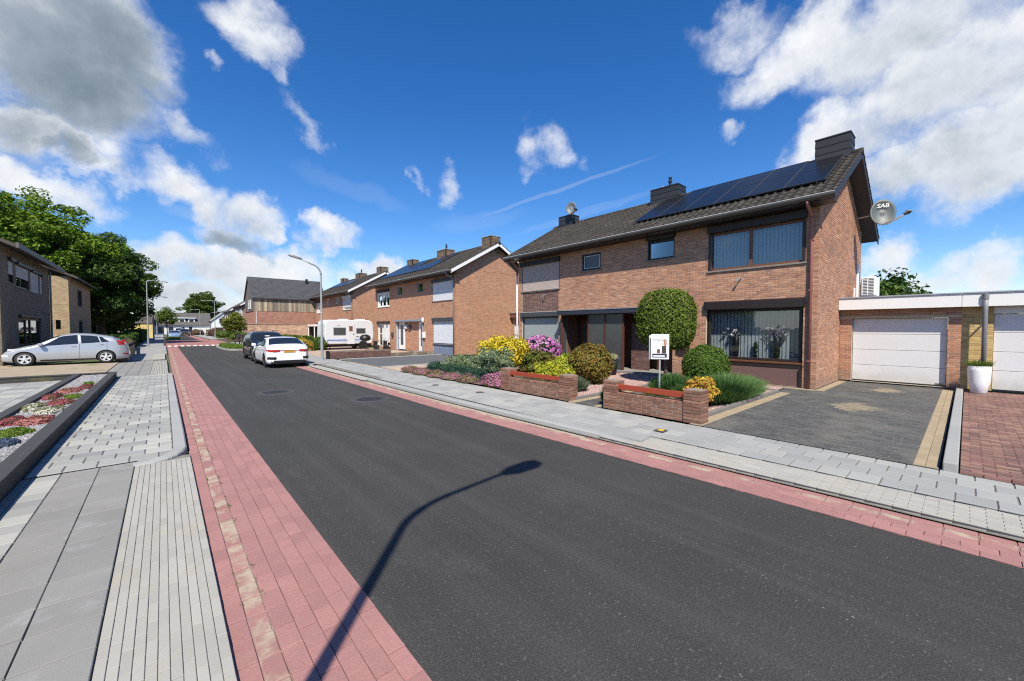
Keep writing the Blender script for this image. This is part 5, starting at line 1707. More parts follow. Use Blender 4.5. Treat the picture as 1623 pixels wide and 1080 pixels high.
# ---- houses further along on the right
def far_house(name, label, x0, x1, y0, y1, ze, zr, ridge, wallm, roofm, wins=(), chim=(), wn=None):
    t = root(name, ((x0 + x1) / 2, (y0 + y1) / 2, 0.05), label, 'house')
    MB().box(x0, x1, y0, y1, 0.05, ze).build('walls', wallm, t)
    if ridge == 'y':
        xm = (x0 + x1) / 2
        MB().prism([(x0 - 0.4, ze - 0.2), (x0 - 0.4, ze - 0.08), (xm, zr), (x1 + 0.4, ze - 0.08), (x1 + 0.4, ze - 0.2), (xm, zr - 0.14)], 'y', y0 - 0.3, y1 + 0.3).build('roof', roofm, t)
        MB().prism([(x0, ze - 0.01), (x1, ze - 0.01), (xm, zr - 0.16)], 'y', y0 + 0.003, y1 - 0.003).build('gable', wallm, t)
        MB().prism([(x0 - 0.42, ze - 0.22), (x0 - 0.42, ze + 0.0), (xm, zr + 0.08), (xm, zr - 0.18)], 'y', y0 - 0.34, y0 - 0.305).build('verge_board', m_white, t)
    else:
        ym = (y0 + y1) / 2
        MB().prism([(y0 - 0.4, ze - 0.2), (y0 - 0.4, ze - 0.08), (ym, zr), (y1 + 0.4, ze - 0.08), (y1 + 0.4, ze - 0.2), (ym, zr - 0.14)], 'x', x0 - 0.3, x1 + 0.3).build('roof', roofm, t)
        MB().prism([(y0, ze - 0.01), (y1, ze - 0.01), (ym, zr - 0.16)], 'x', x0 + 0.003, x1 - 0.003).build('gable', wallm, t)
    for (o, P, u0, u1, z0, z1) in wins:
        window(t, o, P, u0, u1, z0, z1, frame=wn or m_white, fr=0.12, deep=-0.05, back=None, glass=MATS['far_glass'], sill=False)
    for (cx, cy_, cz) in chim:
        MB().box(cx - 0.4, cx + 0.4, cy_ - 0.5, cy_ + 0.5, zr - 1.2, cz).build('chimney', tex_brick('far_brown_brick', (0.2, 0.13, 0.1), (0.26, 0.17, 0.13), (0.3, 0.26, 0.22)), t)
    return t


m_farroof = M('far_roof', (0.07, 0.06, 0.055), 0.85, 0.3, 1.0, fine=(6, 0.25))
m_farroof2 = M('far_roof_grey', (0.085, 0.08, 0.075), 0.85, 0.25, 1.0, fine=(6, 0.25))
m_brownbrick = tex_brick('far_brown_brick', (0.2, 0.13, 0.1), (0.26, 0.17, 0.13), (0.3, 0.26, 0.22))
far_house('brick_house', 'brown brick house with dark windows just beyond the timber-clad house', 9.2, 17, 72, 84, 5.4, 8.0, 'y', m_brownbrick, m_farroof, [('W', 9.2, 73.5, 76.5, 3.4, 4.8), ('W', 9.2, 78, 81, 3.4, 4.8), ('W', 9.2, 73.5, 76.5, 0.8, 2.4), ('W', 9.2, 79, 80.2, 0.2, 2.3)], [(13.1, 73, 8.9)])
far_house('brick_house', 'brown brick house half hidden by the young roadside tree', 9.8, 17, 90, 104, 5.2, 7.8, 'y', m_brownbrick, m_farroof, [('W', 9.8, 91, 94, 3.3, 4.6), ('W', 9.8, 98, 101, 3.3, 4.6), ('W', 9.8, 92, 95, 0.6, 2.2)], [(13.4, 91, 8.6)])
far_house('brick_house', 'low brown brick house next to the white house at the end', 11.5, 19, 112, 126, 4.6, 7.0, 'y', m_brownbrick, m_farroof, [('W', 11.5, 114, 117, 2.9, 4.1)], [])
wh = far_house('white_house', 'long white house with dormers closing the street', -2.0, 10.4, 146, 156, 2.75, 6.3, 'x', m_white, m_farroof2, [('S', 146, -1.0, 0.1, 0.5, 2.1), ('S', 146, 1.1, 2.1, 0.5, 2.1), ('S', 146, 3.5, 4.5, 0.5, 2.1), ('S', 146, 5.5, 6.2, 0.3, 2.2)], wn=m_black)
for x in (0.9, 3.3, 5.4):
    d_ = MB().box(x, x + 1.5, 147.0, 150.0, 3.1, 4.6).build('dormer', m_white, wh)
    MB().box(x + 0.25, x + 1.2, 146.93, 146.99, 3.5, 4.3).build('pane', MATS['far_glass'], d_)
    MB().box(x - 0.3, x + 1.8, 146.7, 150.2, 4.601, 4.8).build('dormer_roof', m_white, d_)
far_house('white_house', 'white gabled house at the right end of the long white house', 10.5, 17.5, 142, 152, 4.0, 7.2, 'y', m_white, m_farroof2, [('S', 142, 12.2, 13.9, 3.2, 4.6), ('S', 142, 11.0, 13.0, 0.4, 2.0)], wn=m_black)
far_house('low_house', 'low dark-roofed house far left of the white house', -9, -2.4, 140, 152, 2.8, 5.6, 'x', m_brownbrick, m_farroof, [], [])

# ---- left side houses
L1X = -5.6
l1 = root('grey_brick_house', (L1X, 32, 0.1), 'shaded grey brick house behind the silver car', 'house')
ly0, ly1 = 29.25, 39.9
h_ = [(30.7, 31.6, 4.05, 5.3), (32.0, 34.6, 3.95, 5.25), (35.0, 37.0, 3.9, 5.15), (37.3, 37.9, 3.9, 5.1), (32.2, 37.2, 0.85, 2.55)]
wall(l1, 'E', L1X, ly0, ly1, 0.1, 5.75, h_, m_brick_grey, m_mortar_dark, name='front_wall')
MB().box(-14, L1X - 0.12, ly1 - 0.12, ly1, 0.1, 5.7).build('end_wall', m_brownbrick, l1)
window(l1, 'E', L1X, 32.0, 34.6, 3.95, 5.25, frame=m_black, splits=(0.45,), fr=0.09, shutter=0.55, shutter_mat=M('shade_shutter', (0.42, 0.39, 0.38), 0.6), box_h=0.16)
window(l1, 'E', L1X, 30.7, 31.6, 4.05, 5.3, frame=m_black, fr=0.08, shutter=0.6, shutter_mat=MATS['shade_shutter'], box_h=0.16)
window(l1, 'E', L1X, 35.0, 37.0, 3.9, 5.15, frame=m_black, fr=0.08, shutter=1.0, shutter_mat=MATS['shade_shutter'], box_h=0.1)
window(l1, 'E', L1X, 37.3, 37.9, 3.9, 5.1, frame=m_black, fr=0.08, shutter=1.0, shutter_mat=MATS['shade_shutter'], box_h=0.1)
window(l1, 'E', L1X, 32.2, 37.2, 0.85, 2.55, frame=m_black, fr=0.12, splits=(0.36, 0.56), box_h=0.15)
wall(l1, 'S', ly0, -14.5, L1X, 0.1, 5.7, (), m_brick_grey, m_mortar_dark, name='side_wall')
lr = MB().prism([(L1X + 0.55, 5.58), (L1X + 0.55, 5.74), (-10.5, 8.4), (-15.2, 5.74), (-15.2, 5.58), (-10.5, 8.2)], 'y', ly0 - 0.3, ly1 + 0.35).build('roof', m_farroof, l1)
MB().box(L1X + 0.56, L1X + 0.66, ly0 - 0.3, ly1 + 0.35, 5.56, 5.80).build('fascia', M('dark_fascia', (0.10, 0.095, 0.09), 0.6), lr)
MB().tube([(L1X + 0.07, ly1 - 0.1, 5.55), (L1X + 0.07, ly1 - 0.1, 0.1)], 0.05, 8).build('rain_pipe', grey_pipe, l1)
chimney(lr, -10.9, -10.1, 33.0, 34.2, 7.6, 9.0, None, 'brick', 0)
L2X = -5.35
l2 = root('yellow_brick_house', (L2X, 50, 0.1), 'yellow brick house with sunlit side wall below the big tree', 'house')
wall(l2, 'E', L2X, 45.0, 57.0, 0.1, 5.75, [(49.2, 51.6, 3.7, 5.1), (49.4, 51.5, 0.2, 2.5)], m_brick_buff, m_mortar_dark, name='front_wall')
wall(l2, 'S', 45.0, -14, L2X, 0.1, 5.75, [(-6.05, -5.8, 1.75, 2.45)], m_brick_buff, m_mortar_pale, name='side_wall')
MB().box(-14, L2X - 0.15, 56.8, 57.0, 0.1, 5.7).build('end_wall', m_brownbrick, l2)
window(l2, 'E', L2X, 49.2, 51.6, 3.7, 5.1, frame=m_black, fr=0.1, splits=(0.5,))
window(l2, 'E', L2X, 49.4, 51.5, 0.2, 2.5, frame=m_black, fr=0.1, splits=(0.5,))
window(l2, 'S', 45.0, -6.05, -5.8, 1.75, 2.45, frame=m_black, fr=0.05, sill=False)
MB().prism([(L2X + 0.55, 5.58), (L2X + 0.55, 5.74), (-10.3, 8.3), (-15.2, 5.74), (-15.2, 5.58), (-10.3, 8.1)], 'y', 44.7, 57.4).build('roof', m_farroof, l2)

# ---- near-left planter of dark stone, its gravel and beds
m_plin = M('dark_stone', (0.045, 0.043, 0.038), 0.85, 0.35, 3, bump=0.4, bs=60, stain=[((0.10, 0.085, 0.03), 2.2, 0.5, 0.68)])
m_cop = M('dark_coping', (0.042, 0.042, 0.041), 0.8, 0.3, 8, fine=(60, 0.6), bump=0.6, bs=60, stain=[((0.11, 0.11, 0.105), 30, 0.60, 0.72)])
pl = root('stone_planter', (-1.4, 12, 0.05), 'long low dark stone planter wall along the left pavement', 'planter')
seg = [4.0, 6.35, 8.95, 11.6, 14.3, 17.2, 20.3]
for a, b in zip(seg[:-1], seg[1:]):
    MB().box(-1.46, -1.305, a + 0.003, b - 0.003, 0.02, 0.225).build('wall_block', m_plin, pl, bevel=0.006)
    MB().box(-1.475, -1.29, a + 0.002, b - 0.002, 0.226, 0.27).build('coping_slab', m_cop, pl, bevel=0.008)
for a, b in ((-6.0, -3.4), (-3.4, -1.48)):
    MB().box(a + 0.003, b - 0.003, 20.15, 20.3, 0.02, 0.225).build('wall_block', m_plin, pl, bevel=0.006)
    MB().box(a + 0.002, b - 0.002, 20.135, 20.315, 0.226, 0.27).build('coping_slab', m_cop, pl, bevel=0.008)
pi = root('inner_planter_wall', (-2.2, 14, 0.05), 'inner low dark wall between gravel strip and paved yard', 'planter')
for a, b in ((7.0, 10.5), (10.5, 14.0), (14.0, 17.0), (17.0, 20.13)):
    MB().box(-2.32, -2.18, a + 0.003, b - 0.003, 0.02, 0.225).build('wall_block', m_plin, pi, bevel=0.006)
    MB().box(-2.335, -2.165, a + 0.002, b - 0.002, 0.226, 0.27).build('coping_slab', m_cop, pi, bevel=0.008)
lg = sheet('gravel_strip', -2.18, -1.46, 4, 20.14, 0.20, M('grey_gravel', (0.20, 0.195, 0.20), 0.95, 0.2, 4, fine=(60, 0.5), bump=1.0, bs=60))
pebbles('pebbles', lg, -2.17, -1.48, 7.5, 20.1, 0.202, 9000, 0.024, M('grey_pebble', (0.4, 0.4, 0.4), 0.9, 0.1, rnd=0.3, pal=[(0.22, 0.215, 0.22), (0.33, 0.325, 0.325), (0.15, 0.15, 0.16), (0.27, 0.26, 0.265)]))
ly = sheet('left_yard', -6.5, -2.32, 4, 20.14, 0.05, M('yard_tiles', (0.30, 0.30, 0.295), 0.9, 0.15, 1.2, fine=(30, 0.1)))
pave(ly, 'tile', -5.2, -2.34, 9, 20.1, 0.08, 0.6, 0.6, 'x', p_tile[0], p_tile[1], 30, off=0.0)
ldw = sheet('left_driveway', -12, -1.75, 20.32, 29.6, 0.10, M('left_drive', (0.30, 0.245, 0.17), 0.92, 0.2, 1.5, fine=(30, 0.15), stain=[((0.13, 0.14, 0.05), 0.9, 0.55, 0.7)]))
sheet('left_garden', -5.6, -1.9, 29.6, 58, 0.06, M('lawn', (0.06, 0.10, 0.025), 0.95, 0.4, 3, fine=(30, 0.3)))
# buff brick gate pier and wall behind the silver car
gw = root('buff_garden_wall', (-1.55, 33, 0.1), 'buff brick garden wall and pier at the tail of the silver car', 'garden wall')
wall(gw, 'S', 29.6, -1.95, -1.45, 0.1, 0.92, (), m_brick_buff, m_mortar_dark, name='pier')
wall(gw, 'E', -1.449, 29.6, 36.5, 0.1, 0.82, (), m_brick_buff, m_mortar_dark, name='wall')
MB().box(-1.94, -1.455, 29.61, 36.5, 0.1, 0.815).build('core', m_brownbrick, gw)
MB().box(-2.0, -1.40, 29.55, 36.55, 0.93, 1.0).build('coping', m_plin, gw)
MB().prism([(-1.95, 1.001), (-1.42, 1.001), (-1.42, 1.1), (-1.68, 1.32), (-1.95, 1.1)], 'y', 33.5, 34.0).build('finial', m_plin, gw)
MB().box(-2.12, -2.02, 29.62, 29.72, 0.1, 0.95).build('white_post', m_white, gw)
# concrete posts and blocks by the lamps
for (x, y, h2_, lab) in ((-1.3, 36.9, 0.55, 'short grey concrete post on the left pavement beside the buff wall'), (0.1, 53.5, 0.95, 'dark bollard at the corner of the raised red crossing')):
    t = root('bollard', (x, y, 0.085), lab, 'bollard')
    MB().box(x - 0.09, x + 0.09, y - 0.09, y + 0.09, 0.085, h2_).build('post', M('bollard_grey', (0.25, 0.26, 0.27), 0.8) if h2_ < 0.6 else M('bollard_dark', (0.05, 0.045, 0.04), 0.7), t, bevel=0.01)
    MB().prism([(x - 0.09, h2_), (x + 0.09, h2_), (x, h2_ + 0.06)], 'y', y - 0.09, y + 0.09).build('cap', M('bollard_cap', (0.2, 0.19, 0.18), 0.8), t)
# yellow shed far left
ys = root('yellow_container', (-2.6, 100, 0.1), 'pale yellow hut behind the hedge on the left pavement far away', 'hut')
MB().box(-4.6, -1.4, 95, 101, 0.1, 2.6).build('walls', M('pale_yellow', (0.62, 0.46, 0.18), 0.8), ys)
MB().box(-4.7, -1.3, 94.9, 101.1, 2.601, 2.72).build('roof', m_farroof, ys)


# ================================================================ plants
def leafmat(name, pal, rough=0.6, trans=0.3, rnd=0.25):
    return M(name, pal[0], rough, 0.12, 1.5, rnd=rnd, pal=pal, trans=trans, spec=0.3)


def unit(n):
    d = rng.normal(size=(n, 3))
    return d / np.linalg.norm(d, axis=1)[:, None]


def leaf_quads(pos, nrm, size, aspect=0.55):
    """one pointed leaf (kite) per position"""
    n = len(pos)
    t = np.cross(nrm, unit(n))
    t /= np.linalg.norm(t, axis=1)[:, None] + 1e-9
    b = np.cross(nrm, t)
    s = (np.asarray(size) * rng.uniform(0.65, 1.3, n))[:, None]
    fold = nrm * s * 0.18
    V = np.stack([pos - t * s, pos + b * s * aspect + fold, pos + t * s, pos - b * s * aspect + fold], 1).reshape(-1, 3)
    F = np.arange(4 * n).reshape(-1, 4)
    return V, F


def lumpy(d, k, amp):
    """smooth uneven outline"""
    out = np.zeros(len(d))
    for i in range(k):
        a = unit(1)[0]
        out += np.cos(np.arccos(np.clip(d @ a, -1, 1)) * rng.uniform(3, 7) + rng.uniform(0, 6.28))
    return 1 + amp * out / math.sqrt(k)


def shrub(name, label, c, rad, n, size, pal, cat='shrub', p=2.0, lump=0.06, shell=(0.72, 1.0), up=0.3, group=None, trunk=None, core=True, trans=0.3, aspect=0.55, flowers=None, zcut=None, clumps=0):
    """clipped or loose shrub: leaves through a shell over an added solid core in darkened leaf colour"""
    c = np.array(c, float)
    rad = np.array(rad, float)
    t = root(name, (c[0], c[1], 0.12 if trunk is None else trunk[1]), label, cat, group)
    d = unit(n)
    q = (np.abs(d) ** p).sum(1) ** (1 / p)
    lum = lumpy(d, 8, lump)
    rr = rng.uniform(shell[0] ** 2, shell[1] ** 2, n) ** 0.5
    rr = np.where(rng.random(n) < 0.025, rng.uniform(1.02, 1.09, n), rr)     # stray shoots
    pos = c + d / q[:, None] * rad * (lum * rr)[:, None]
    if clumps:                                          # loose growth: leaves gather on shoots of their own
        kd = unit(clumps)
        kd[:, 2] = np.where(kd[:, 2] < -0.55, -kd[:, 2], kd[:, 2])
        kc = c + kd * rad * (rng.uniform(0.55, 0.98, clumps) * lumpy(kd, 6, lump))[:, None]
        ki = rng.integers(0, clumps, n)
        kr = rad.mean() * rng.uniform(0.18, 0.36, clumps)
        d = unit(n)
        pos = kc[ki] + d * (kr[ki] * rng.uniform(0.2, 1.0, n) ** 0.6)[:, None] * np.array([1, 1, 0.8])
    sh = rng.random(n) if not clumps else np.clip(0.6 * rng.random(clumps)[ki] + 0.4 * rng.random(n), 0, 1)
    keep = pos[:, 2] > (zcut if zcut is not None else 0.14)
    pos, d, sh = pos[keep], d[keep], sh[keep]
    nrm = d + unit(len(d)) * 0.75 + np.array([0, 0, up])
    nrm /= np.linalg.norm(nrm, axis=1)[:, None]
    V, F = leaf_quads(pos, nrm, np.full(len(pos), size), aspect)
    m = leafmat('leaf_' + label.replace(' ', '_')[:40], pal, trans=trans)
    npmesh('foliage', V, F, m, t, sh)
    if core:  # solid core in darkened leaf colour, added to block the view through
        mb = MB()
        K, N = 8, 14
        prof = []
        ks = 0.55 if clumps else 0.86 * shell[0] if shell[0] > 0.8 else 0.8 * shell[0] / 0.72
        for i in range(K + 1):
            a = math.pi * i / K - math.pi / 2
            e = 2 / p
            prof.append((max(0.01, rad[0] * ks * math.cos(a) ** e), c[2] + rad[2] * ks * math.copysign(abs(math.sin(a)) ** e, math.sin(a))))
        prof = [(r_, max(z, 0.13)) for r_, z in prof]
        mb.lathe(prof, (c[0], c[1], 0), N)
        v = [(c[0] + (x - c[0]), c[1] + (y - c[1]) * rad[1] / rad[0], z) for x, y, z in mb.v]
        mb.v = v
        mb.build('dark_core', leafmat('shrub_core_' + label.replace(' ', '_')[:40], [tuple(x * 0.45 for x in pal[0])], trans=0.0), t, smooth=True)
    if flowers:
        nf, fs, fpal = flowers
        d = unit(nf * 2)
        d = d[d[:, 2] > -0.25][:nf]
        q = (np.abs(d) ** p).sum(1) ** (1 / p)
        pos = c + d / q[:, None] * rad * rng.uniform(0.97, 1.04, len(d))[:, None]
        pos = pos[pos[:, 2] > 0.2]
        k = 5
        pp = np.repeat(pos, k, 0) + rng.normal(size=(len(pos) * k, 3)) * fs * 0.55
        nn = np.repeat(pos - c, k, 0) / rad + unit(len(pos) * k) * 0.6
        nn /= np.linalg.norm(nn, axis=1)[:, None]
        V, F = leaf_quads(pp, nn, np.full(len(pp), fs), 0.75)
        npmesh('blossom', V, F, leafmat('blossom_' + label.replace(' ', '_')[:36], fpal), t, np.repeat(rng.random(len(pos)), k))
    if trunk:
        MB().tube([(c[0], c[1], trunk[1]), (c[0] + 0.02, c[1], (trunk[1] + c[2] - rad[2]) / 2), (c[0], c[1], c[2] - rad[2] * 0.5)], [trunk[0], trunk[0] * 0.85, trunk[0] * 0.8], 8).build('trunk', M('bark', (0.09, 0.065, 0.045), 0.95, 0.4, 6, bump=0.6, bs=30), t)
    else:
        mb = MB()
        for k in range(5):
            a = k * 1.256
            mb.tube([(c[0] + 0.03 * math.cos(a), c[1] + 0.03 * math.sin(a), 0.10), (c[0] + rad[0] * 0.3 * math.cos(a), c[1] + rad[1] * 0.3 * math.sin(a), max(0.2, c[2]))], [0.02, 0.008], 5)
        mb.build('stem', M('bark', (0.09, 0.065, 0.045)), t)
    return t


def tuft(name, label, c, rad, h, n, pal, width=0.012, cat='shrub', flop=0.5, group=None):
    """lavender-like clump of upright blades"""
    t = root(name, (c[0], c[1], c[2]), label, cat, group)
    a = rng.uniform(0, 6.28, n)
    r = np.sqrt(rng.uniform(0, 1, n))
    bx, by = c[0] + rad[0] * r * 0.75 * np.cos(a), c[1] + rad[1] * r * 0.75 * np.sin(a)
    ln = h * rng.uniform(0.6, 1.1, n) * (1 - 0.45 * r ** 2)
    tx = bx + rad[0] * r * 0.45 * np.cos(a) * flop * 2 + rng.normal(0, 0.04, n)
    ty = by + rad[1] * r * 0.45 * np.sin(a) * flop * 2 + rng.normal(0, 0.04, n)
    P0 = np.stack([bx, by, np.full(n, c[2])], 1)
    P2 = np.stack([tx, ty, c[2] + ln], 1)
    P1 = (P0 + P2) / 2 + np.stack([np.zeros(n), np.zeros(n), ln * 0.12], 1)
    s = unit(n)
    s[:, 2] *= 0.2
    s /= np.linalg.norm(s, axis=1)[:, None]
    w_ = width * rng.uniform(0.7, 1.4, n)[:, None]
    V = np.stack([P0 - s * w_ * 0.6, P0 + s * w_ * 0.6, P1 + s * w_, P1 - s * w_, P2], 1).reshape(-1, 3)
    b = 5 * np.arange(n)[:, None]
    F4 = b + np.array([0, 1, 2, 3])
    F3 = np.concatenate([b + np.array([3, 2, 4]), b + 4], 1)
    r_ = rng.random(n)
    npmesh('foliage', V, np.concatenate([F4, F3]), leafmat('blade_' + label.replace(' ', '_')[:40], pal, 0.7, 0.25), t, np.concatenate([r_, r_]))
    return t


def mat_plant(name, label, c, rad, h, n, pal, fl=None, fsize=0.012, group=None, cat='plant'):
    """low cushion plant: domed carpet of tiny leaves and flowers"""
    t = root(name, c, label, cat, group)
    d = unit(n * 2)
    d = d[d[:, 2] > 0.0][:n]
    pos = np.array(c) + d * np.array([rad[0], rad[1], h]) * (lumpy(d, 6, 0.12) * rng.uniform(0.8, 1.0, len(d)))[:, None]
    nrm = d + unit(len(d)) * 0.8
    nrm /= np.linalg.norm(nrm, axis=1)[:, None]
    V, F = leaf_quads(pos, nrm, np.full(len(pos), 0.02), 0.45)
    npmesh('foliage', V, F, leafmat('cushion_' + label.replace(' ', '_')[:38], pal), t, rng.random(len(F)))
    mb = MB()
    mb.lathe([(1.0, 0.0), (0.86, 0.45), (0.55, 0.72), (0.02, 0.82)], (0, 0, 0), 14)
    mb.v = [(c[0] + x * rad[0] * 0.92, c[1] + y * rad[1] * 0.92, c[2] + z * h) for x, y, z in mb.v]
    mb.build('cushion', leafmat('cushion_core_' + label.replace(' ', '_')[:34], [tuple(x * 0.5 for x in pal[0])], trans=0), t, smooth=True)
    if fl:
        nf, fpal = fl
        d = unit(nf * 2)
        d = d[d[:, 2] > 0.12][:nf]
        pos = np.array(c) + d * np.array([rad[0], rad[1], h]) * (lumpy(d, 6, 0.10) * rng.uniform(0.98, 1.15, len(d)))[:, None]
        nrm = d + unit(len(d)) * 0.6 + np.array([0, 0, 0.5])
        nrm /= np.linalg.norm(nrm, axis=1)[:, None]
        V, F = leaf_quads(pos, nrm, np.full(len(pos), fsize), 0.9)
        npmesh('blossom', V, F, leafmat('petal_' + label.replace(' ', '_')[:38], fpal), t, rng.random(len(F)))
    return t


G_BOX = [(0.055, 0.11, 0.012), (0.085, 0.15, 0.018), (0.12, 0.19, 0.025), (0.06, 0.12, 0.015)]
G_DARK = [(0.02, 0.05, 0.012), (0.035, 0.075, 0.018), (0.05, 0.10, 0.022)]
# clipped shrubs in front of the first house
shrub('topiary_tree', 'tall clipped rounded topiary on a stem before the porch', (11.5, 6.03, 2.10), (0.76, 0.79, 0.92), 17000, 0.034, [(0.085, 0.135, 0.012), (0.13, 0.18, 0.018), (0.16, 0.215, 0.03), (0.07, 0.12, 0.012)], cat='topiary', p=3.0, lump=0.012, shell=(0.9, 1.0), trunk=(0.06, 0.13))
shrub('clipped_ball', 'clipped green box ball under the living room window', (11.6, 4.88, 0.75), (0.60, 0.60, 0.60), 11000, 0.030, G_BOX, cat='topiary', p=2.1, lump=0.03, shell=(0.88, 1.03))
shrub('autumn_shrub', 'rounded bush with bronze and yellow-green leaves beside the dark pot', (10.0, 7.7, 0.74), (0.62, 0.64, 0.56), 8000, 0.042, [(0.19, 0.18, 0.025), (0.20, 0.105, 0.025), (0.12, 0.14, 0.02), (0.25, 0.20, 0.03), (0.17, 0.075, 0.02)], p=2.3, lump=0.09, shell=(0.7, 1.06))
tuft('lavender', 'wide green lavender spreading beside the driveway edge', (10.3, 3.95, 0.12), (1.75, 0.72), 0.62, 6500, [(0.06, 0.125, 0.03), (0.09, 0.17, 0.045), (0.12, 0.21, 0.07)], 0.010)
tuft('lavender', 'round green lavender clump behind the for-sale sign', (9.9, 5.0, 0.12), (0.62, 0.50), 0.58, 3600, [(0.06, 0.13, 0.03), (0.09, 0.18, 0.04), (0.05, 0.11, 0.03)], 0.012)
tuft('rosemary', 'small dark green tuft at the path end of the garden wall', (7.75, 5.36, 0.12), (0.34, 0.13), 0.52, 1400, [(0.03, 0.08, 0.025), (0.05, 0.12, 0.03), (0.04, 0.10, 0.03)], 0.012)
tuft('lavender', 'small green lavender between garden wall and sign post', (8.6, 4.75, 0.12), (0.3, 0.28), 0.32, 900, [(0.06, 0.12, 0.03), (0.08, 0.16, 0.04)], 0.011)
shrub('yellow_barberry', 'yellow and orange leaved shrub beside the end pier of the garden wall', (8.55, 3.66, 0.48), (0.42, 0.30, 0.36), 2600, 0.036, [(0.50, 0.33, 0.02), (0.55, 0.40, 0.05), (0.42, 0.19, 0.04), (0.45, 0.38, 0.04)], lump=0.12, core=True, clumps=59)
mat_plant('heather', 'dark purple low heather behind the red board', (7.95, 4.35, 0.12), (0.22, 0.3), 0.2, 900, [(0.05, 0.06, 0.03), (0.09, 0.05, 0.05)])
# the neighbour's bed
shrub('golden_shrub', 'large bright yellow shrub in front of the white garage door', (9.6, 11.35, 0.72), (1.15, 1.05, 0.78), 9000, 0.062, [(0.52, 0.40, 0.015), (0.62, 0.50, 0.04), (0.44, 0.36, 0.012), (0.58, 0.48, 0.07)], p=2.2, lump=0.10, trans=0.25, clumps=127)
shrub('rhododendron', 'purple flowering rhododendron before the grey window screen', (11.2, 11.1, 0.85), (0.82, 0.80, 0.66), 3000, 0.06, G_DARK, lump=0.06, flowers=(420, 0.055, [(0.42, 0.13, 0.36), (0.55, 0.22, 0.47), (0.35, 0.09, 0.30), (0.60, 0.32, 0.52)]))
shrub('variegated_shrub', 'tall grey-green variegated shrub left of the yellow shrub', (8.75, 11.05, 0.52), (0.75, 0.85, 0.62), 7000, 0.034, [(0.16, 0.22, 0.11), (0.28, 0.33, 0.20), (0.10, 0.16, 0.07), (0.38, 0.42, 0.30)], lump=0.14, shell=(0.6, 1.0), clumps=102)
shrub('variegated_shrub', 'low spreading variegated shrub next to the bare forecourt', (8.9, 13.1, 0.32), (0.75, 1.15, 0.42), 6000, 0.034, [(0.15, 0.22, 0.09), (0.24, 0.30, 0.16), (0.10, 0.17, 0.06), (0.32, 0.37, 0.24)], lump=0.14, shell=(0.6, 1.0), clumps=102)
for k, (x, y, rx, ry, lab) in enumerate(((8.0, 13.7, 0.42, 0.7, 'dark blue-green juniper nearest the bare forecourt'), (7.95, 12.3, 0.45, 0.8, 'dark blue-green juniper in the middle of the bed'), (7.9, 10.9, 0.42, 0.75, 'dark blue-green juniper below the tall variegated shrub'))):
    shrub('juniper', lab, (x, y, 0.22), (rx, ry, 0.27), 3200, 0.035, [(0.035, 0.085, 0.055), (0.05, 0.12, 0.075), (0.03, 0.07, 0.045)], lump=0.15, aspect=0.25, shell=(0.6, 1.05), group='junipers in the neighbour bed', clumps=68)
hl = [(7.36, 14.6, 0.19, 0.5, 0, 'farthest'), (7.34, 13.6, 0.2, 0.55, 1, 'second farthest'), (7.34, 12.5, 0.2, 0.5, 0, 'third'), (7.38, 11.55, 0.22, 0.5, 1, 'fourth'), (7.38, 10.6, 0.2, 0.45, 0, 'fifth')]
for x, y, rx, ry, f, w_ in hl:
    mat_plant('pink_heather', 'pink heather cushion along the pavement, %s from the caravan end' % w_ if w_ != 'farthest' else 'pink heather cushion at the forecourt end of the pavement bed', (x, y, 0.12), (rx + 0.1, ry), 0.21, 2600, [(0.13, 0.15, 0.03), (0.17, 0.15, 0.045), (0.10, 0.11, 0.03)], (1300 if f else 600, [(0.50, 0.16, 0.30), (0.60, 0.25, 0.40), (0.42, 0.20, 0.20)]), 0.013, 'pink heathers along the pavement')
mat_plant('pink_heather', 'large pink heather mound beside the garden wall pier', (7.42, 9.25, 0.12), (0.28, 0.45), 0.38, 3200, [(0.13, 0.15, 0.03), (0.15, 0.13, 0.045)], (2300, [(0.50, 0.15, 0.33), (0.62, 0.27, 0.46), (0.40, 0.15, 0.24)]), 0.015, 'pink heathers along the pavement')
shrub('bronze_shrub', 'green and bronze shrub between yellow shrub and rhododendron', (10.1, 10.15, 0.58), (0.72, 0.66, 0.42), 4500, 0.045, [(0.10, 0.15, 0.02), (0.16, 0.17, 0.03), (0.17, 0.11, 0.03)], lump=0.12, clumps=76)
shrub('olive_shrub', 'small olive green shrub at the far edge of the yellow shrub', (10.6, 13.1, 0.45), (0.6, 0.6, 0.40), 2600, 0.05, [(0.12, 0.15, 0.02), (0.17, 0.19, 0.03), (0.09, 0.12, 0.02)], lump=0.14, clumps=59)
shrub('yellow_green_shrub', 'lime yellow low shrub behind the left garden wall', (8.9, 8.3, 0.42), (0.55, 0.75, 0.34), 4500, 0.042, [(0.33, 0.36, 0.02), (0.45, 0.44, 0.03), (0.22, 0.27, 0.02)], lump=0.14, clumps=76)
shrub('yellow_green_shrub', 'lime yellow shrub before the porch window', (10.6, 9.25, 0.5), (0.6, 0.7, 0.42), 4500, 0.042, [(0.30, 0.36, 0.02), (0.42, 0.44, 0.03), (0.20, 0.27, 0.02)], lump=0.12, clumps=76)
tuft('lavender', 'grey-green lavender at the right pier of the left garden wall', (8.35, 7.15, 0.12), (0.55, 0.45), 0.46, 2600, [(0.10, 0.13, 0.08), (0.14, 0.17, 0.11), (0.08, 0.11, 0.05)], 0.012)
tuft('lavender', 'grey-green lavender just behind the red board of the left wall', (7.85, 8.2, 0.12), (0.28, 0.5), 0.42, 1800, [(0.09, 0.14, 0.06), (0.12, 0.17, 0.09), (0.06, 0.11, 0.03)], 0.012)
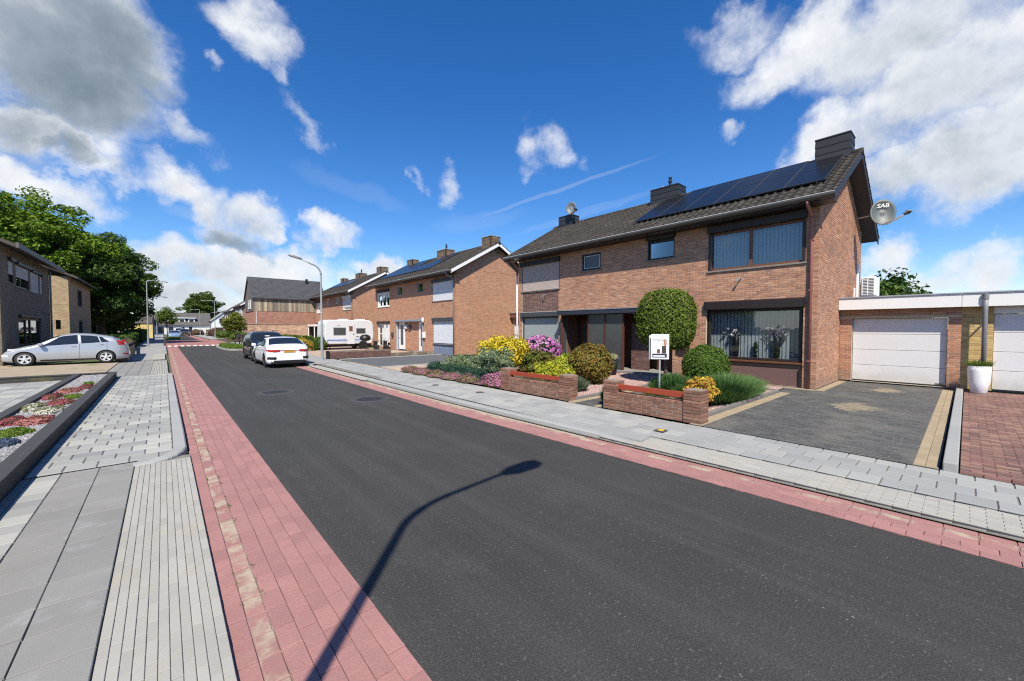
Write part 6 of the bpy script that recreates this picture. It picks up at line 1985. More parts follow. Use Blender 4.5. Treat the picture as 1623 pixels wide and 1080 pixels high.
tuft('grass_tuft', 'bright green grass tuft at the left pier of the left wall', (7.8, 9.6, 0.13), (0.3, 0.42), 0.32, 1300, [(0.12, 0.20, 0.03), (0.17, 0.25, 0.05)], 0.012)
shrub('green_shrub', 'dark green shrub under the grey window screen', (12.6, 11.6, 0.42), (0.5, 0.7, 0.35), 2200, 0.05, G_DARK, lump=0.1, clumps=59)

# left gravel strip cushions
cush = [(-1.95, 8.4, 0.2, 0.34, 'g', 'dark red saxifrage cushion nearest the camera'), (-1.72, 8.9, 0.16, 0.28, 'b', 'small blue-grey cushion in the gravel strip'), (-1.80, 9.7, 0.26, 0.42, 'g', 'bright green moss cushion nearest the camera'), (-1.70, 10.7, 0.26, 0.46, 'r', 'reddish brown cushion behind the nearest moss cushion'),
        (-2.02, 10.9, 0.18, 0.5, 'p', 'crimson cushion at the inner wall'), (-1.72, 11.9, 0.25, 0.45, 'w', 'white flowering cushion near the planter coping'), (-2.03, 12.6, 0.17, 0.6, 'w', 'white flowering cushion beside the inner wall'),
        (-1.72, 13.0, 0.24, 0.4, 'p', 'crimson cushion in the middle of the strip'), (-2.0, 14.2, 0.18, 0.6, 'p', 'crimson cushion by the inner wall, farther back'), (-1.62, 13.9, 0.2, 0.55, 'g', 'bright green cushion touching the planter coping'), (-1.85, 15.2, 0.25, 0.5, 'r', 'reddish cushion towards the bare gravel'), (-1.62, 15.9, 0.18, 0.5, 'p', 'farthest pink cushion before the bare gravel'), (-1.66, 16.8, 0.14, 0.3, 'g', 'farthest small green cushion in the strip')]
pals = dict(g=([(0.13, 0.20, 0.015), (0.18, 0.25, 0.03), (0.08, 0.14, 0.015)], None), b=([(0.10, 0.14, 0.20), (0.07, 0.10, 0.15)], None), r=([(0.20, 0.07, 0.04), (0.13, 0.11, 0.03), (0.25, 0.10, 0.06)], (700, [(0.40, 0.12, 0.12), (0.45, 0.2, 0.18)])),
            p=([(0.15, 0.08, 0.04), (0.10, 0.11, 0.03)], (430, [(0.34, 0.07, 0.10), (0.42, 0.12, 0.15), (0.26, 0.04, 0.06)])), w=([(0.20, 0.20, 0.08), (0.15, 0.17, 0.06)], (430, [(0.52, 0.50, 0.40), (0.60, 0.58, 0.50), (0.42, 0.40, 0.28)])))
for x, y, rx, ry, k, lab in cush:
    mat_plant('cushion_plant', lab, (x, y, 0.202), (rx * 0.85, ry * 0.85), 0.085, 1700, pals[k][0], pals[k][1], 0.016, 'cushion plants in the left gravel strip')

# hedges
def hedge(name, label, x0, x1, y0, y1, z0, z1, n, pal, size=0.06):
    t = root(name, ((x0 + x1) / 2, (y0 + y1) / 2, z0), label, 'hedge')
    c = np.array([(x0 + x1) / 2, (y0 + y1) / 2, (z0 + z1) / 2])
    h = np.array([(x1 - x0) / 2, (y1 - y0) / 2, (z1 - z0) / 2])
    area = np.array([h[1] * h[2], h[0] * h[2], h[0] * h[1]])
    ax = rng.choice(3, n, p=area / area.sum())
    p_ = rng.uniform(-1, 1, (n, 3))
    p_[np.arange(n), ax] = np.sign(rng.uniform(-1, 1, n)) * rng.uniform(0.88, 1.03, n)
    nrm = np.zeros((n, 3))
    nrm[np.arange(n), ax] = np.sign(p_[np.arange(n), ax])
    pos = c + p_ * h + rng.normal(0, 0.03, (n, 3))
    nrm = nrm + unit(n) * 0.8
    nrm /= np.linalg.norm(nrm, axis=1)[:, None]
    V, F = leaf_quads(pos, nrm, np.full(n, size))
    npmesh('foliage', V, F, leafmat('hedge_' + label.replace(' ', '_')[:40], pal), t, rng.random(n))
    MB().box(x0 + h[0] * 0.1, x1 - h[0] * 0.1, y0 + h[1] * 0.04, y1 - h[1] * 0.04, z0, z1 - 0.06).build('dark_core', leafmat('hedge_core_' + label.replace(' ', '_')[:36], [tuple(v * 0.4 for v in pal[0])], trans=0), t)  # box of darkened leaf colour added inside so the hedge is not see-through
    return t


hedge('hedge', 'long clipped green hedge behind the white parked car', 8.6, 9.5, 36.5, 46.5, 0.1, 1.15, 6000, [(0.09, 0.13, 0.015), (0.13, 0.18, 0.02), (0.06, 0.10, 0.012)])
shrub('yellow_shrub', 'yellow and orange shrub right behind the white parked car', (7.9, 33.6, 0.45), (0.7, 1.5, 0.55), 3000, 0.07, [(0.45, 0.30, 0.03), (0.40, 0.36, 0.04), (0.40, 0.17, 0.04)], lump=0.15, clumps=68)
shrub('green_ball_shrub', 'rounded green shrub between hedge and caravan', (9.3, 33.8, 0.6), (0.7, 0.7, 0.6), 2600, 0.06, G_BOX)
hedge('hedge', 'dark green hedge on the left behind the buff brick wall', -4.8, -2.1, 37.5, 48.5, 0.1, 1.25, 7000, [(0.04, 0.085, 0.012), (0.07, 0.13, 0.016), (0.10, 0.17, 0.02)], 0.07)
hedge('hedge', 'dark green hedge on the left along the pavement past the lamp', -3.2, -1.95, 50.0, 56.0, 0.1, 1.35, 4000, [(0.04, 0.085, 0.012), (0.06, 0.11, 0.016)], 0.08)
hedge('hedge', 'leafy hedge far left beyond the red crossing', -3.6, -1.9, 68, 92, 0.1, 1.6, 3500, [(0.05, 0.10, 0.012), (0.09, 0.16, 0.02)], 0.12)


# trees: trunk, limbs, clumped crown
def tree(name, label, base, h_trunk, crown_c, crown_r, clumps, per, size, pal, clump_r=0.9, trunk_r=0.3, group=None, cat='tree', top_light=None):
    t = root(name, base, label, cat, group)
    bx, by, bz = base
    c = np.array(crown_c, float)
    r = np.array(crown_r, float)
    mb = MB()
    mb.tube([(bx, by, bz - 0.1), (bx + 0.05, by, bz + h_trunk * 0.5), (bx, by + 0.05, bz + h_trunk), (c[0], c[1], c[2] + r[2] * 0.3)], [trunk_r * 1.25, trunk_r, trunk_r * 0.85, trunk_r * 0.2], 9)
    mb.build('trunk', M('bark', (0.09, 0.065, 0.045)), t, smooth=True)
    d = unit(clumps)
    rr = rng.uniform(0.12, 1, clumps) ** 0.45
    cen = c + d * r * (rr * lumpy(d, 7, 0.10))[:, None] * 0.95
    lb = MB()
    for k in range(min(14, clumps)):
        e = cen[k]
        s = Vector((bx, by, bz + h_trunk * random.uniform(0.7, 1.1)))
        m_ = (s + Vector(e)) / 2 + Vector((0, 0, 0.3 * r[2] * 0.3))
        lb.tube([s, m_, Vector(e)], [trunk_r * 0.42, trunk_r * 0.22, trunk_r * 0.06], 6)
    lb.build('limbs', M('bark', (0.09, 0.065, 0.045)), t, smooth=True)
    n = clumps * per
    cc = np.repeat(cen, per, 0)
    dd = unit(n)
    cr = clump_r * np.repeat(rng.uniform(0.6, 1.3, clumps), per)
    pos = cc + dd * (cr * rng.uniform(0.35, 1, n) ** 0.6)[:, None] * np.array([1.15, 1.15, 0.7])
    nrm = dd * 0.5 + unit(n) * 0.8 + np.array([0, 0, 0.55])
    nrm /= np.linalg.norm(nrm, axis=1)[:, None]
    V, F = leaf_quads(pos, nrm, np.full(n, size), 0.6)
    rnd_ = np.clip(np.repeat(rng.random(clumps), per) * 0.55 + rng.random(n) * 0.45, 0, 1)
    npmesh('crown', V, F, leafmat('crown_' + label.replace(' ', '_')[:40], pal, 0.6, 0.35, 0.15), t, rnd_)
    return t


G_TREE = [(0.05, 0.105, 0.008), (0.09, 0.17, 0.010), (0.145, 0.24, 0.014), (0.20, 0.30, 0.02)]
G_TREE2 = [(0.026, 0.060, 0.010), (0.050, 0.105, 0.014), (0.090, 0.16, 0.02)]
tree('broadleaf_tree', 'huge bright green tree behind the left houses', (-11.0, 62, 0.05), 5.0, (-10.0, 62, 9.3), (6.6, 6.5, 6.4), 320, 150, 0.16, G_TREE, 0.95, 0.5)
tree('broadleaf_tree', 'tall dark green tree leaning towards the left street lamp', (-5.2, 63, 0.05), 3.5, (-4.4, 63, 6.7), (4.2, 5.5, 5.2), 200, 160, 0.15, G_TREE2, 0.9, 0.4)
tree('broadleaf_tree', 'sparser grey-green tree crown between the two left trees', (-5.8, 72, 0.05), 6.0, (-5.8, 72, 10.2), (3.6, 4.0, 4.2), 110, 90, 0.16, [(0.05, 0.085, 0.03), (0.075, 0.115, 0.045), (0.09, 0.13, 0.05)], 0.8, 0.4)
tree('broadleaf_tree', 'dark tree standing low behind the yellow brick house', (-9.0, 75, 0.05), 2.2, (-7.5, 75, 4.2), (5.5, 4.5, 3.9), 170, 120, 0.2, G_TREE2, 1.1, 0.4)
tree('broadleaf_tree', 'broad round tree rising behind the white end house', (10.0, 172, 0.05), 4.0, (10.2, 172, 8.6), (5.8, 5.0, 5.2), 150, 110, 0.28, [(0.05, 0.085, 0.012), (0.08, 0.125, 0.018), (0.11, 0.155, 0.025)], 1.2, 0.5)
tree('young_tree', 'slim young street tree with stakes near the black car', (5.3, 47.6, 0.1), 1.5, (5.25, 47.6, 2.35), (0.95, 0.95, 1.05), 60, 60, 0.085, [(0.11, 0.15, 0.012), (0.16, 0.19, 0.02), (0.20, 0.20, 0.03), (0.08, 0.12, 0.012)], 0.33, 0.045)
tree('young_tree', 'slim young tree on the left island before the blue car', (0.45, 86, 0.1), 2.2, (0.4, 86, 3.6), (1.3, 1.3, 1.4), 50, 50, 0.13, [(0.09, 0.15, 0.012), (0.13, 0.19, 0.02)], 0.42, 0.06)
tree('conifer_tree', 'dark evergreen tree top showing above the garage roof', (28.0, 3.2, 0.05), 2.0, (28.0, 3.2, 2.7), (1.5, 1.8, 1.9), 120, 120, 0.11, G_TREE2, 0.6, 0.25)
tree('conifer_tree', 'distant evergreen tip right of the garage tree', (30.0, -0.6, 0.05), 2.0, (30.0, -0.6, 2.4), (0.6, 0.7, 1.2), 20, 100, 0.1, G_TREE2, 0.4, 0.15)
for (x, y, rx, rz_, lab) in ((8.6, 110, 1.6, 1.3, 'reddish shrub mass before the far brown houses'), (7.9, 84, 1.3, 0.9, 'green shrubs before the brown house on the right'), (8.4, 70, 1.4, 0.7, 'low green shrubs beside the black fence'), (6.4, 128, 1.6, 0.9, 'brownish shrubs before the white house')):
    shrub('street_shrub', lab, (x, y, 0.6), (rx, 4.0, rz_), 1500, 0.16, [(0.14, 0.06, 0.04), (0.10, 0.09, 0.03)] if ('red' in lab or 'brown' in lab.split(' ')[0]) else [(0.06, 0.10, 0.015), (0.10, 0.15, 0.02)], lump=0.2)

# planted islands in the road
def island(label, x0, x1, y0, y1, n):
    t = root('planted_island', ((x0 + x1) / 2, (y0 + y1) / 2, 0.0), label, 'planter')
    cx, cy_ = (x0 + x1) / 2, (y0 + y1) / 2
    pts = []
    for k in range(24):
        a = 2 * math.pi * k / 24
        pts.append((cx + (x1 - x0) / 2 * math.copysign(abs(math.cos(a)) ** 0.6, math.cos(a)), cy_ + (y1 - y0) / 2 * math.copysign(abs(math.sin(a)) ** 0.6, math.sin(a))))
    MB().prism(pts, 'z', 0.0, 0.12).build('kerb_ring', m_kerb, t)
    MB().prism([(cx + (x - cx) * 0.88, cy_ + (y - cy_) * 0.93) for x, y in pts], 'z', 0.1, 0.135).build('soil', m_soil, t)
    a = rng.uniform(0, 6.28, n)
    r = np.sqrt(rng.uniform(0, 1, n)) * 0.85
    P0 = np.stack([cx + (x1 - x0) / 2 * r * np.cos(a), cy_ + (y1 - y0) / 2 * r * np.sin(a), np.full(n, 0.13)], 1)
    ln = rng.uniform(0.12, 0.34, n)
    P2 = P0 + np.stack([rng.normal(0, 0.07, n), rng.normal(0, 0.07, n), ln], 1)
    s = unit(n) * 0.022
    V = np.stack([P0 - s, P0 + s, P2], 1).reshape(-1, 3)
    npmesh('grass', V, np.arange(3 * n).reshape(-1, 3), leafmat('island_grass', [(0.08, 0.15, 0.015), (0.12, 0.21, 0.025), (0.16, 0.25, 0.035)]), t, rng.random(n), kind='stuff')
    return t


island('grassy kerbed island with the young tree near the black car', 3.75, 5.5, 39.2, 50.0, 5000)
island('grassy kerbed island in front of the blue car', 0.15, 2.3, 80, 90.5, 3500)
st = root('tree_stakes', (5.2, 47, 0.13), 'wooden stakes and cross rails around the young street tree', 'tree stakes')
for (x, y) in ((4.75, 46.8), (5.75, 46.8), (4.75, 48.2), (5.75, 48.2)):
    MB().tube([(x, y, 0.1), (x, y, 0.95)], 0.05, 8).build('stake', M('stake_wood', (0.12, 0.07, 0.045), 0.9), st)
MB().box(4.75, 5.75, 46.77, 46.83, 0.62, 0.70).build('rail', MATS['stake_wood'], st)
fb_ = root('black_fence', (7.4, 62, 0.08), 'black fence and bins below the brown house', 'fence')
for k in range(9):
    MB().box(7.25, 7.31, 53.0 + k * 1.35, 53.0 + k * 1.35 + 1.33, 0.08, 1.02).build('fence_panel', m_black, fb_)


# ================================================================ vehicles
def car(name, label, loc, rz, S, group=None, cat='car'):
    L, W, Hc = S['L'], S['W'], S['H']
    t = root(name, loc, label, cat, group, rz)
    px_ = np.array([p[0] for p in S['prof']])[::-1]
    pz_ = np.array([p[1] for p in S['prof']])[::-1]
    gx = np.linspace(-L / 2, L / 2, 400)
    gz = np.interp(gx, px_, pz_)
    k = S.get('soft', 19)
    ker = np.hanning(k + 2)[1:-1]
    ker /= ker.sum()
    gz = np.convolve(np.pad(gz, k // 2, mode='edge'), ker, 'valid')
    belt0, belt1 = S['belt'], S.get('belt_rise', 0.0)
    tum = S.get('tumble', 0.24)
    x0p = L / 2 - S.get('nose', 0.62)

    def zt(x):
        return float(np.interp(x, gx, gz))

    def belt(x):
        return belt0 - belt1 * x / (L / 2)

    def plan(x):
        a = max(0.0, (abs(x) - x0p) / (L / 2 - x0p))
        return 1 - 0.25 * a ** 2.6

    def zb(x):
        a = max(0.0, (abs(x) - x0p) / (L / 2 - x0p))
        return S['clear'] + 0.07 * a ** 2

    def fz(x, z):
        b = belt(x)
        if z < 0.36:
            return 0.93 + 0.07 * max(0, z - 0.12) / 0.24
        if z < 0.62:
            return 1.0
        if z < b:
            return 1.0 - 0.035 * (z - 0.62) / (b - 0.62)
        return 0.965 * (1 - tum * ((z - b) / (Hc - b)) ** 1.15)

    def side(x, z):
        return W / 2 * plan(x) * fz(x, z)

    def rr(x):
        return min(0.13, 0.3 * (zt(x) - zb(x)))

    def ztop(x, y):
        r_ = rr(x)
        wr = side(x, zt(x) - r_)
        q = min(1.0, abs(y) / wr)
        return zt(x) - r_ + r_ * (1 - q ** 3.2) ** (1 / 2.2)

    def endx(y, z, s):
        q = (1 - abs(y) / (W / 2 * fz(s * L / 2, z))) / 0.25
        a = 1.0 if q >= 1 else max(0.0, q) ** (1 / 2.6)
        return s * (x0p + a * (L / 2 - x0p))

    xs = sorted(set(np.round(np.concatenate([np.linspace(-L / 2, L / 2, 46), L / 2 - np.array([0.02, 0.05, 0.1]), -L / 2 + np.array([0.02, 0.05, 0.1])]), 4)))
    ns, na = 12, 7
    rings = []
    for x in xs:
        a, b, r_ = zb(x), zt(x), rr(x)
        half = [(0.0, a), (side(x, a) * 0.55, a), (side(x, a + 0.05) * 0.93, a)]
        for i in range(ns + 1):
            z = a + 0.05 + (b - r_ - a - 0.05) * i / ns
            half.append((side(x, z), z))
        wr = side(x, b - r_)
        for i in range(1, na + 1):
            y = wr * math.cos(math.pi / 2 * i / na)
            if i == na:
                y = 0.0
            half.append((y, ztop(x, y)))
        ring = half + [(-y, z) for y, z in half[-2:0:-1]]
        rings.append([(x, y, z) for y, z in ring])
    m = len(rings[0])
    vs = [p for r_ in rings for p in r_]
    fs = []
    for i in range(len(rings) - 1):
        for j in range(m):
            j2 = (j + 1) % m
            fs.append((i * m + j, i * m + j2, (i + 1) * m + j2, (i + 1) * m + j))
    fs.append(tuple(range(m - 1, -1, -1)))
    fs.append(tuple((len(rings) - 1) * m + j for j in range(m)))
    paint, dark_ = S['paint'], m_black
    mb = MB().add(vs, fs)
    body = mb.build('body', paint, t, local=True, smooth=True)
    wr_, wx = S['wheel'], (S['wb'] / 2 + S.get('shift', 0), -S['wb'] / 2 + S.get('shift', 0))
    cut = MB()
    for x in wx:
        for s in (-1, 1):
            cut.lathe([(wr_ + 0.045, s * (W / 2 + 0.1)), (wr_ + 0.045, s * (W / 2 - 0.30))] if s > 0 else [(wr_ + 0.045, -W / 2 + 0.30), (wr_ + 0.045, -W / 2 - 0.1)], (x, 0, wr_), 28, axis='y')
    co = cut.build('wheel_arch_cutter', dark_, None, local=True)
    co.matrix_world = Matrix.Translation(loc) @ Matrix.Rotation(rz, 4, 'Z')
    md = body.modifiers.new('arches', 'BOOLEAN')
    md.object, md.operation, md.solver = co, 'DIFFERENCE', 'EXACT'
    try:
        md.material_mode = 'TRANSFER'
    except Exception:
        pass
    bpy.context.view_layer.update()
    dg = bpy.context.evaluated_depsgraph_get()
    me = bpy.data.meshes.new_from_object(body.evaluated_get(dg))
    body.modifiers.clear()
    body.data = me
    if not me.materials:
        me.materials.append(paint)
    bpy.data.objects.remove(co)
    try:
        me.set_sharp_from_angle(angle=R(38))
    except Exception:
        pass

    def patch(nm, fn, nu, nv, mat, parent=body):
        return MB().grid(fn, nu, nv).build(nm, mat, parent, local=True, smooth=True)

    g_ = S.get('glass', M('car_glass', (0.012, 0.015, 0.018), 0.04, 0.0, spec=0.8))
    for s in (-1, 1):
        for (xb0, xt0, xt1, xb1) in S['side_windows']:
            def f(u, v, s=s, q=(xb0, xt0, xt1, xb1)):
                x = (q[0] + (q[3] - q[0]) * u) * (1 - v) + (q[1] + (q[2] - q[1]) * u) * v
                lo, hi = belt(x) + 0.03, zt(x) - rr(x) * 0.75
                z = lo + (hi - lo) * v
                return (x, s * (side(x, min(z, zt(x) - rr(x))) + 0.004), z)
            patch('side_window', f, 12, 6, g_)
    for nm, key in (('windscreen', 'screen'), ('rear_window', 'rear')):
        if key in S:
            xa, xb = S[key]
            def f(u, v, xa=xa, xb=xb):
                x = xa + (xb - xa) * v
                w_ = side(x, zt(x) - rr(x)) * (0.90 if key == 'screen' else 0.86)
                y = -w_ + 2 * w_ * u
                return (x, y, ztop(x, y) + 0.006)
            patch(nm, f, 12, 10, g_)
    m_red = M('tail_lamp', (0.35, 0.012, 0.012), 0.15, 0.1, 20, spec=0.7, coat=0.5)
    m_lamp = M('head_lamp', (0.55, 0.57, 0.6), 0.1, 0.1, spec=0.8, coat=0.8)
    for s in (-1, 1):
        for (xa, xb, za, zb_) in S.get('tail_side', []):
            patch('tail_lamp', lambda u, v, s=s, q=(xa, xb, za, zb_): (q[0] + (q[1] - q[0]) * u + 0.08 * v, s * (side(q[0] + (q[1] - q[0]) * u + 0.08 * v, q[2] + (q[3] - q[2]) * v) + 0.006), q[2] + (q[3] - q[2]) * v), 6, 6, m_red)
        for (ya, yb, za, zb_) in S.get('tail_end', []):
            patch('tail_lamp', lambda u, v, s=s, q=(ya, yb, za, zb_): (endx(q[0] + (q[1] - q[0]) * u, q[2], -1) - 0.006, s * (q[0] + (q[1] - q[0]) * u), q[2] + (q[3] - q[2]) * v), 10, 3, m_red)
        for (ya, yb, za, zb_) in S.get('head_end', []):
            patch('head_lamp', lambda u, v, s=s, q=(ya, yb, za, zb_): (endx(q[0] + (q[1] - q[0]) * u, q[2], 1) + 0.006, s * (q[0] + (q[1] - q[0]) * u), q[2] + (q[3] - q[2]) * v), 8, 4, m_lamp)
        for (xa, xb, za, zb_) in S.get('head_side', []):
            patch('head_lamp', lambda u, v, s=s, q=(xa, xb, za, zb_): (q[0] + (q[1] - q[0]) * u, s * (side(q[0] + (q[1] - q[0]) * u, q[2]) + 0.006), q[2] + (q[3] - q[2]) * v), 6, 3, m_lamp)
        # mirror
        mx = S['mirror']
        mz = belt(mx) + 0.09
        yy = side(mx, belt(mx))
        mb = MB()
        mb.box(mx - 0.07, mx + 0.08, s * (yy + 0.03), s * (yy + 0.21), mz - 0.055, mz + 0.075)
        mo = mb.build('mirror', S.get('mirror_mat', paint), body, local=True, bevel=0.035, seg=3)
        MB().box(mx - 0.03, mx + 0.03, s * (yy - 0.03), s * (yy + 0.04), mz - 0.08, mz - 0.04).build('mirror_foot', m_black, mo, local=True)
        for xd in S.get('doors', []):
            patch('door_gap', lambda u, v, s=s, x=xd: (x + 0.010 * u, s * (side(x, 0.3 + (belt(x) - 0.29) * v) + 0.002), 0.3 + (belt(x) - 0.29) * v), 1, 10, m_black)
            xh = xd + 0.13
            zh = belt(xh) - 0.10
            yh = side(xh, zh)
            MB().box(xh - 0.01, xh + 0.15, s * (yh + 0.0), s * (yh + 0.025), zh, zh + 0.028).build('door_handle', S.get('handle_mat', paint), body, local=True, bevel=0.008)
        # sill strip
        patch('sill_trim', lambda u, v, s=s: (-S['wb'] / 2 + wr_ + 0.1 + (S['wb'] - 2 * wr_ - 0.2) * u, s * (side(0, S['clear'] + 0.06 + 0.07 * v) + 0.004), S['clear'] + 0.03 + 0.07 * v), 6, 2, m_black)
    for (ya, yb, za, zb_, s, mat, nm) in S.get('ends', []):
        patch(nm, lambda u, v, q=(ya, yb, za, zb_), s=s: (endx(q[0] + (q[1] - q[0]) * u, (q[2] + q[3]) / 2, s) + s * 0.008, q[0] + (q[1] - q[0]) * u, q[2] + (q[3] - q[2]) * v), 16, 3, mat)
    # wheels
    m_tyre = M('tyre', (0.018, 0.018, 0.019), 0.8, 0.1, 8)
    m_rim = S.get('rim', M('alloy', (0.62, 0.63, 0.64), 0.35, 0.05, metal=0.25))
    for x in wx:
        for s in (-1, 1):
            yc = s * (W / 2 - 0.115)
            mb = MB().lathe([(wr_ * 0.60, -0.09), (wr_ * 0.93, -0.095), (wr_ * 0.99, -0.07), (wr_, 0.0), (wr_ * 0.99, 0.07), (wr_ * 0.93, 0.095), (wr_ * 0.60, 0.09)], (x, yc, wr_), 26, axis='y', cap=False)
            wo_ = mb.build('wheel', m_tyre, t, local=True, smooth=True)
            rb = MB()
            yo = yc + s * 0.094
            rb.lathe([(wr_ * 0.68, yo - s * 0.005), (wr_ * 0.66, yo + s * 0.004), (wr_ * 0.60, yo + s * 0.002), (wr_ * 0.58, yo - s * 0.03)], (x, 0, wr_), 26, axis='y', cap=False)
            rb.lathe([(wr_ * 0.18, yo - s * 0.03), (wr_ * 0.18, yo), (wr_ * 0.10, yo + s * 0.006)], (x, 0, wr_), 12, axis='y')
            nsp = S.get('spokes', 7)
            for j in range(nsp):
                a = 2 * math.pi * j / nsp + 0.3
                for off in (0.0,):
                    d0 = Vector((math.cos(a), 0, math.sin(a)))
                    d1 = Vector((math.cos(a + off * 2), 0, math.sin(a + off * 2)))
                    c0 = Vector((x, yo - s * 0.006, wr_))
                    nrm = Vector((-math.sin(a), 0, math.cos(a)))
                    w0, w1 = wr_ * 0.11, wr_ * 0.15
                    p0, p1 = c0 + d0 * wr_ * 0.14, c0 + d1 * wr_ * 0.64
                    back = Vector((0, -s * 0.03, 0))
                    rb.add([p0 - nrm * w0, p0 + nrm * w0, p1 + nrm * w1, p1 - nrm * w1, p0 - nrm * w0 + back, p0 + nrm * w0 + back, p1 + nrm * w1 + back, p1 - nrm * w1 + back], [(0, 1, 2, 3), (0, 1, 5, 4), (1, 2, 6, 5), (2, 3, 7, 6), (3, 0, 4, 7)])
            rb.build('rim', m_rim, wo_, local=True)
            MB().lathe([(wr_ * 0.60, yc + s * 0.03), (wr_ * 0.60, yc + s * 0.035)], (x, 0, wr_), 20, axis='y').build('brake_well', m_black, wo_, local=True)
    MB().box(-L / 2 + 0.4, L / 2 - 0.4, -W / 2 + 0.3, W / 2 - 0.3, S['clear'] - 0.02, S['clear'] + 0.1).build('underbody', m_black, t, local=True)
    return t, body


HATCH = dict(L=4.12, W=1.74, H=1.51, clear=0.17, belt=0.94, belt_rise=0.15, wb=2.62, shift=0.06, wheel=0.315, tumble=0.27,
             prof=[(2.06, 0.55), (2.02, 0.66), (1.85, 0.77), (1.5, 0.88), (1.15, 0.965), (0.98, 1.03), (0.55, 1.30), (0.2, 1.455), (-0.2, 1.51), (-0.7, 1.48), (-1.2, 1.39), (-1.52, 1.31), (-1.74, 1.13), (-1.95, 0.98), (-2.03, 0.80), (-2.06, 0.55)],
             side_windows=[(0.98, 0.36, -0.28, -0.32), (-0.42, -0.38, -0.96, -1.06), (-1.10, -1.00, -1.12, -1.40)], screen=(0.98, 0.30), rear=(-1.52, -1.84), mirror=0.86, doors=[-0.36, -1.30],
             paint=car_paint('silver_paint', (0.40, 0.415, 0.44), 0.35, 0.3), tail_side=[(-1.95, -1.70, 0.90, 1.12)], tail_end=[(0.45, 0.80, 0.42, 0.48)], head_side=[(1.40, 1.86, 0.72, 0.80)], head_end=[(0.5, 0.8, 0.45, 0.53)], spokes=5,
             ends=[(-0.55, 0.55, 0.3, 0.5, 1, m_black, 'grille')])
car('silver_hatchback', 'silver five-door hatchback parked across the left driveway', (-3.42, 29.1, 0.10), math.pi, HATCH)
SEDAN = dict(L=4.45, W=1.80, H=1.43, clear=0.17, belt=0.93, belt_rise=0.06, wb=2.60, shift=0.0, wheel=0.33, tumble=0.30, nose=0.55,
             prof=[(2.22, 0.55), (2.18, 0.68), (1.9, 0.80), (1.2, 0.93), (0.95, 0.98), (0.3, 1.33), (-0.1, 1.42), (-0.6, 1.42), (-1.0, 1.36), (-1.55, 1.13), (-1.85, 1.04), (-2.12, 1.03), (-2.20, 0.98), (-2.225, 0.60)],
             side_windows=[(0.90, 0.35, -0.25, -0.30), (-0.36, -0.32, -0.95, -1.25)], screen=(0.90, 0.22), rear=(-0.92, -1.66), mirror=0.8, doors=[-0.32, -1.15],
             paint=car_paint('white_car_paint', (0.80, 0.81, 0.83), 0.0, 0.3), tail_end=[(0.40, 0.885, 0.74, 0.85)], head_end=[(0.5, 0.85, 0.62, 0.72)], rim=M('dark_rim', (0.05, 0.05, 0.055), 0.35, 0.05, metal=0.7), spokes=5,
             ends=[(-0.24, 0.24, 0.70, 0.79, -1, M('yellow_plate', (0.45, 0.27, 0.02), 0.4), 'number_plate'), (-0.75, 0.75, 0.22, 0.36, -1, m_black, 'diffuser'), (0.55, 0.87, 0.40, 0.52, -1, m_black, 'air_vent'), (-0.87, -0.55, 0.40, 0.52, -1, m_black, 'air_vent'), (-0.40, 0.40, 0.80, 0.83, -1, M('tail_lamp', (0.35, 0.012, 0.012)), 'light_strip')])
car('white_saloon', 'white saloon car parked at the right kerb, tail to the camera', (4.42, 23.0, 0.0), math.pi / 2, SEDAN)
SUV = dict(L=4.35, W=1.84, H=1.66, clear=0.22, belt=1.05, wb=2.62, wheel=0.35, tumble=0.24,
           prof=[(2.17, 0.6), (2.13, 0.82), (1.9, 0.97), (1.2, 1.07), (1.0, 1.12), (0.5, 1.48), (0.2, 1.62), (-0.4, 1.66), (-1.3, 1.63), (-1.75, 1.54), (-2.0, 1.15), (-2.12, 1.02), (-2.17, 0.6)],
           side_windows=[(0.98, 0.46, -0.20, -0.25), (-0.32, -0.28, -0.95, -1.05), (-1.12, -1.05, -1.5, -1.7)], screen=(1.0, 0.36), rear=(-1.78, -1.97), mirror=0.85, doors=[-0.28, -1.1],
           paint=car_paint('black_car_paint', (0.018, 0.018, 0.02), 0.0, 0.25), head_end=[(0.55, 0.86, 0.74, 0.86)], tail_end=[(0.6, 0.86, 0.85, 1.0)], rim=MATS['dark_rim'], spokes=5,
           ends=[(-0.5, 0.5, 0.5, 0.8, 1, m_black, 'grille'), (-0.26, 0.26, 0.40, 0.50, 1, MATS['yellow_plate'], 'number_plate')])
_, sb = car('black_estate_car', 'black high-roofed car parked just ahead of the white saloon', (4.55, 27.5, 0.0), -math.pi / 2, SUV)
for s in (-1, 1):
    MB().tube([(0.3, s * 0.62, 1.60), (0.2, s * 0.62, 1.70), (-1.2, s * 0.62, 1.70), (-1.4, s * 0.62, 1.62)], 0.016, 6).build('roof_rail', m_black, sb, local=True)
MB().box(0.62, 0.66, -0.12, 0.12, 1.36, 1.42).build('windscreen_card', m_white, sb, local=True)
B = dict(SEDAN)
B.update(paint=car_paint('light_blue_paint', (0.25, 0.36, 0.52), 0.4, 0.3), rim=MATS['alloy'])
car('light_blue_car', 'light blue car facing the camera far down on the left', (1.55, 97.5, 0.0), -math.pi / 2, B)
D = dict(SUV)
D.update(paint=car_paint('dark_grey_paint', (0.06, 0.055, 0.055), 0.3, 0.3))
car('dark_grey_car', 'dark grey car in the far roadway beside the white van', (3.75, 121, 0.0), -math.pi / 2, D)
V_ = dict(SUV)
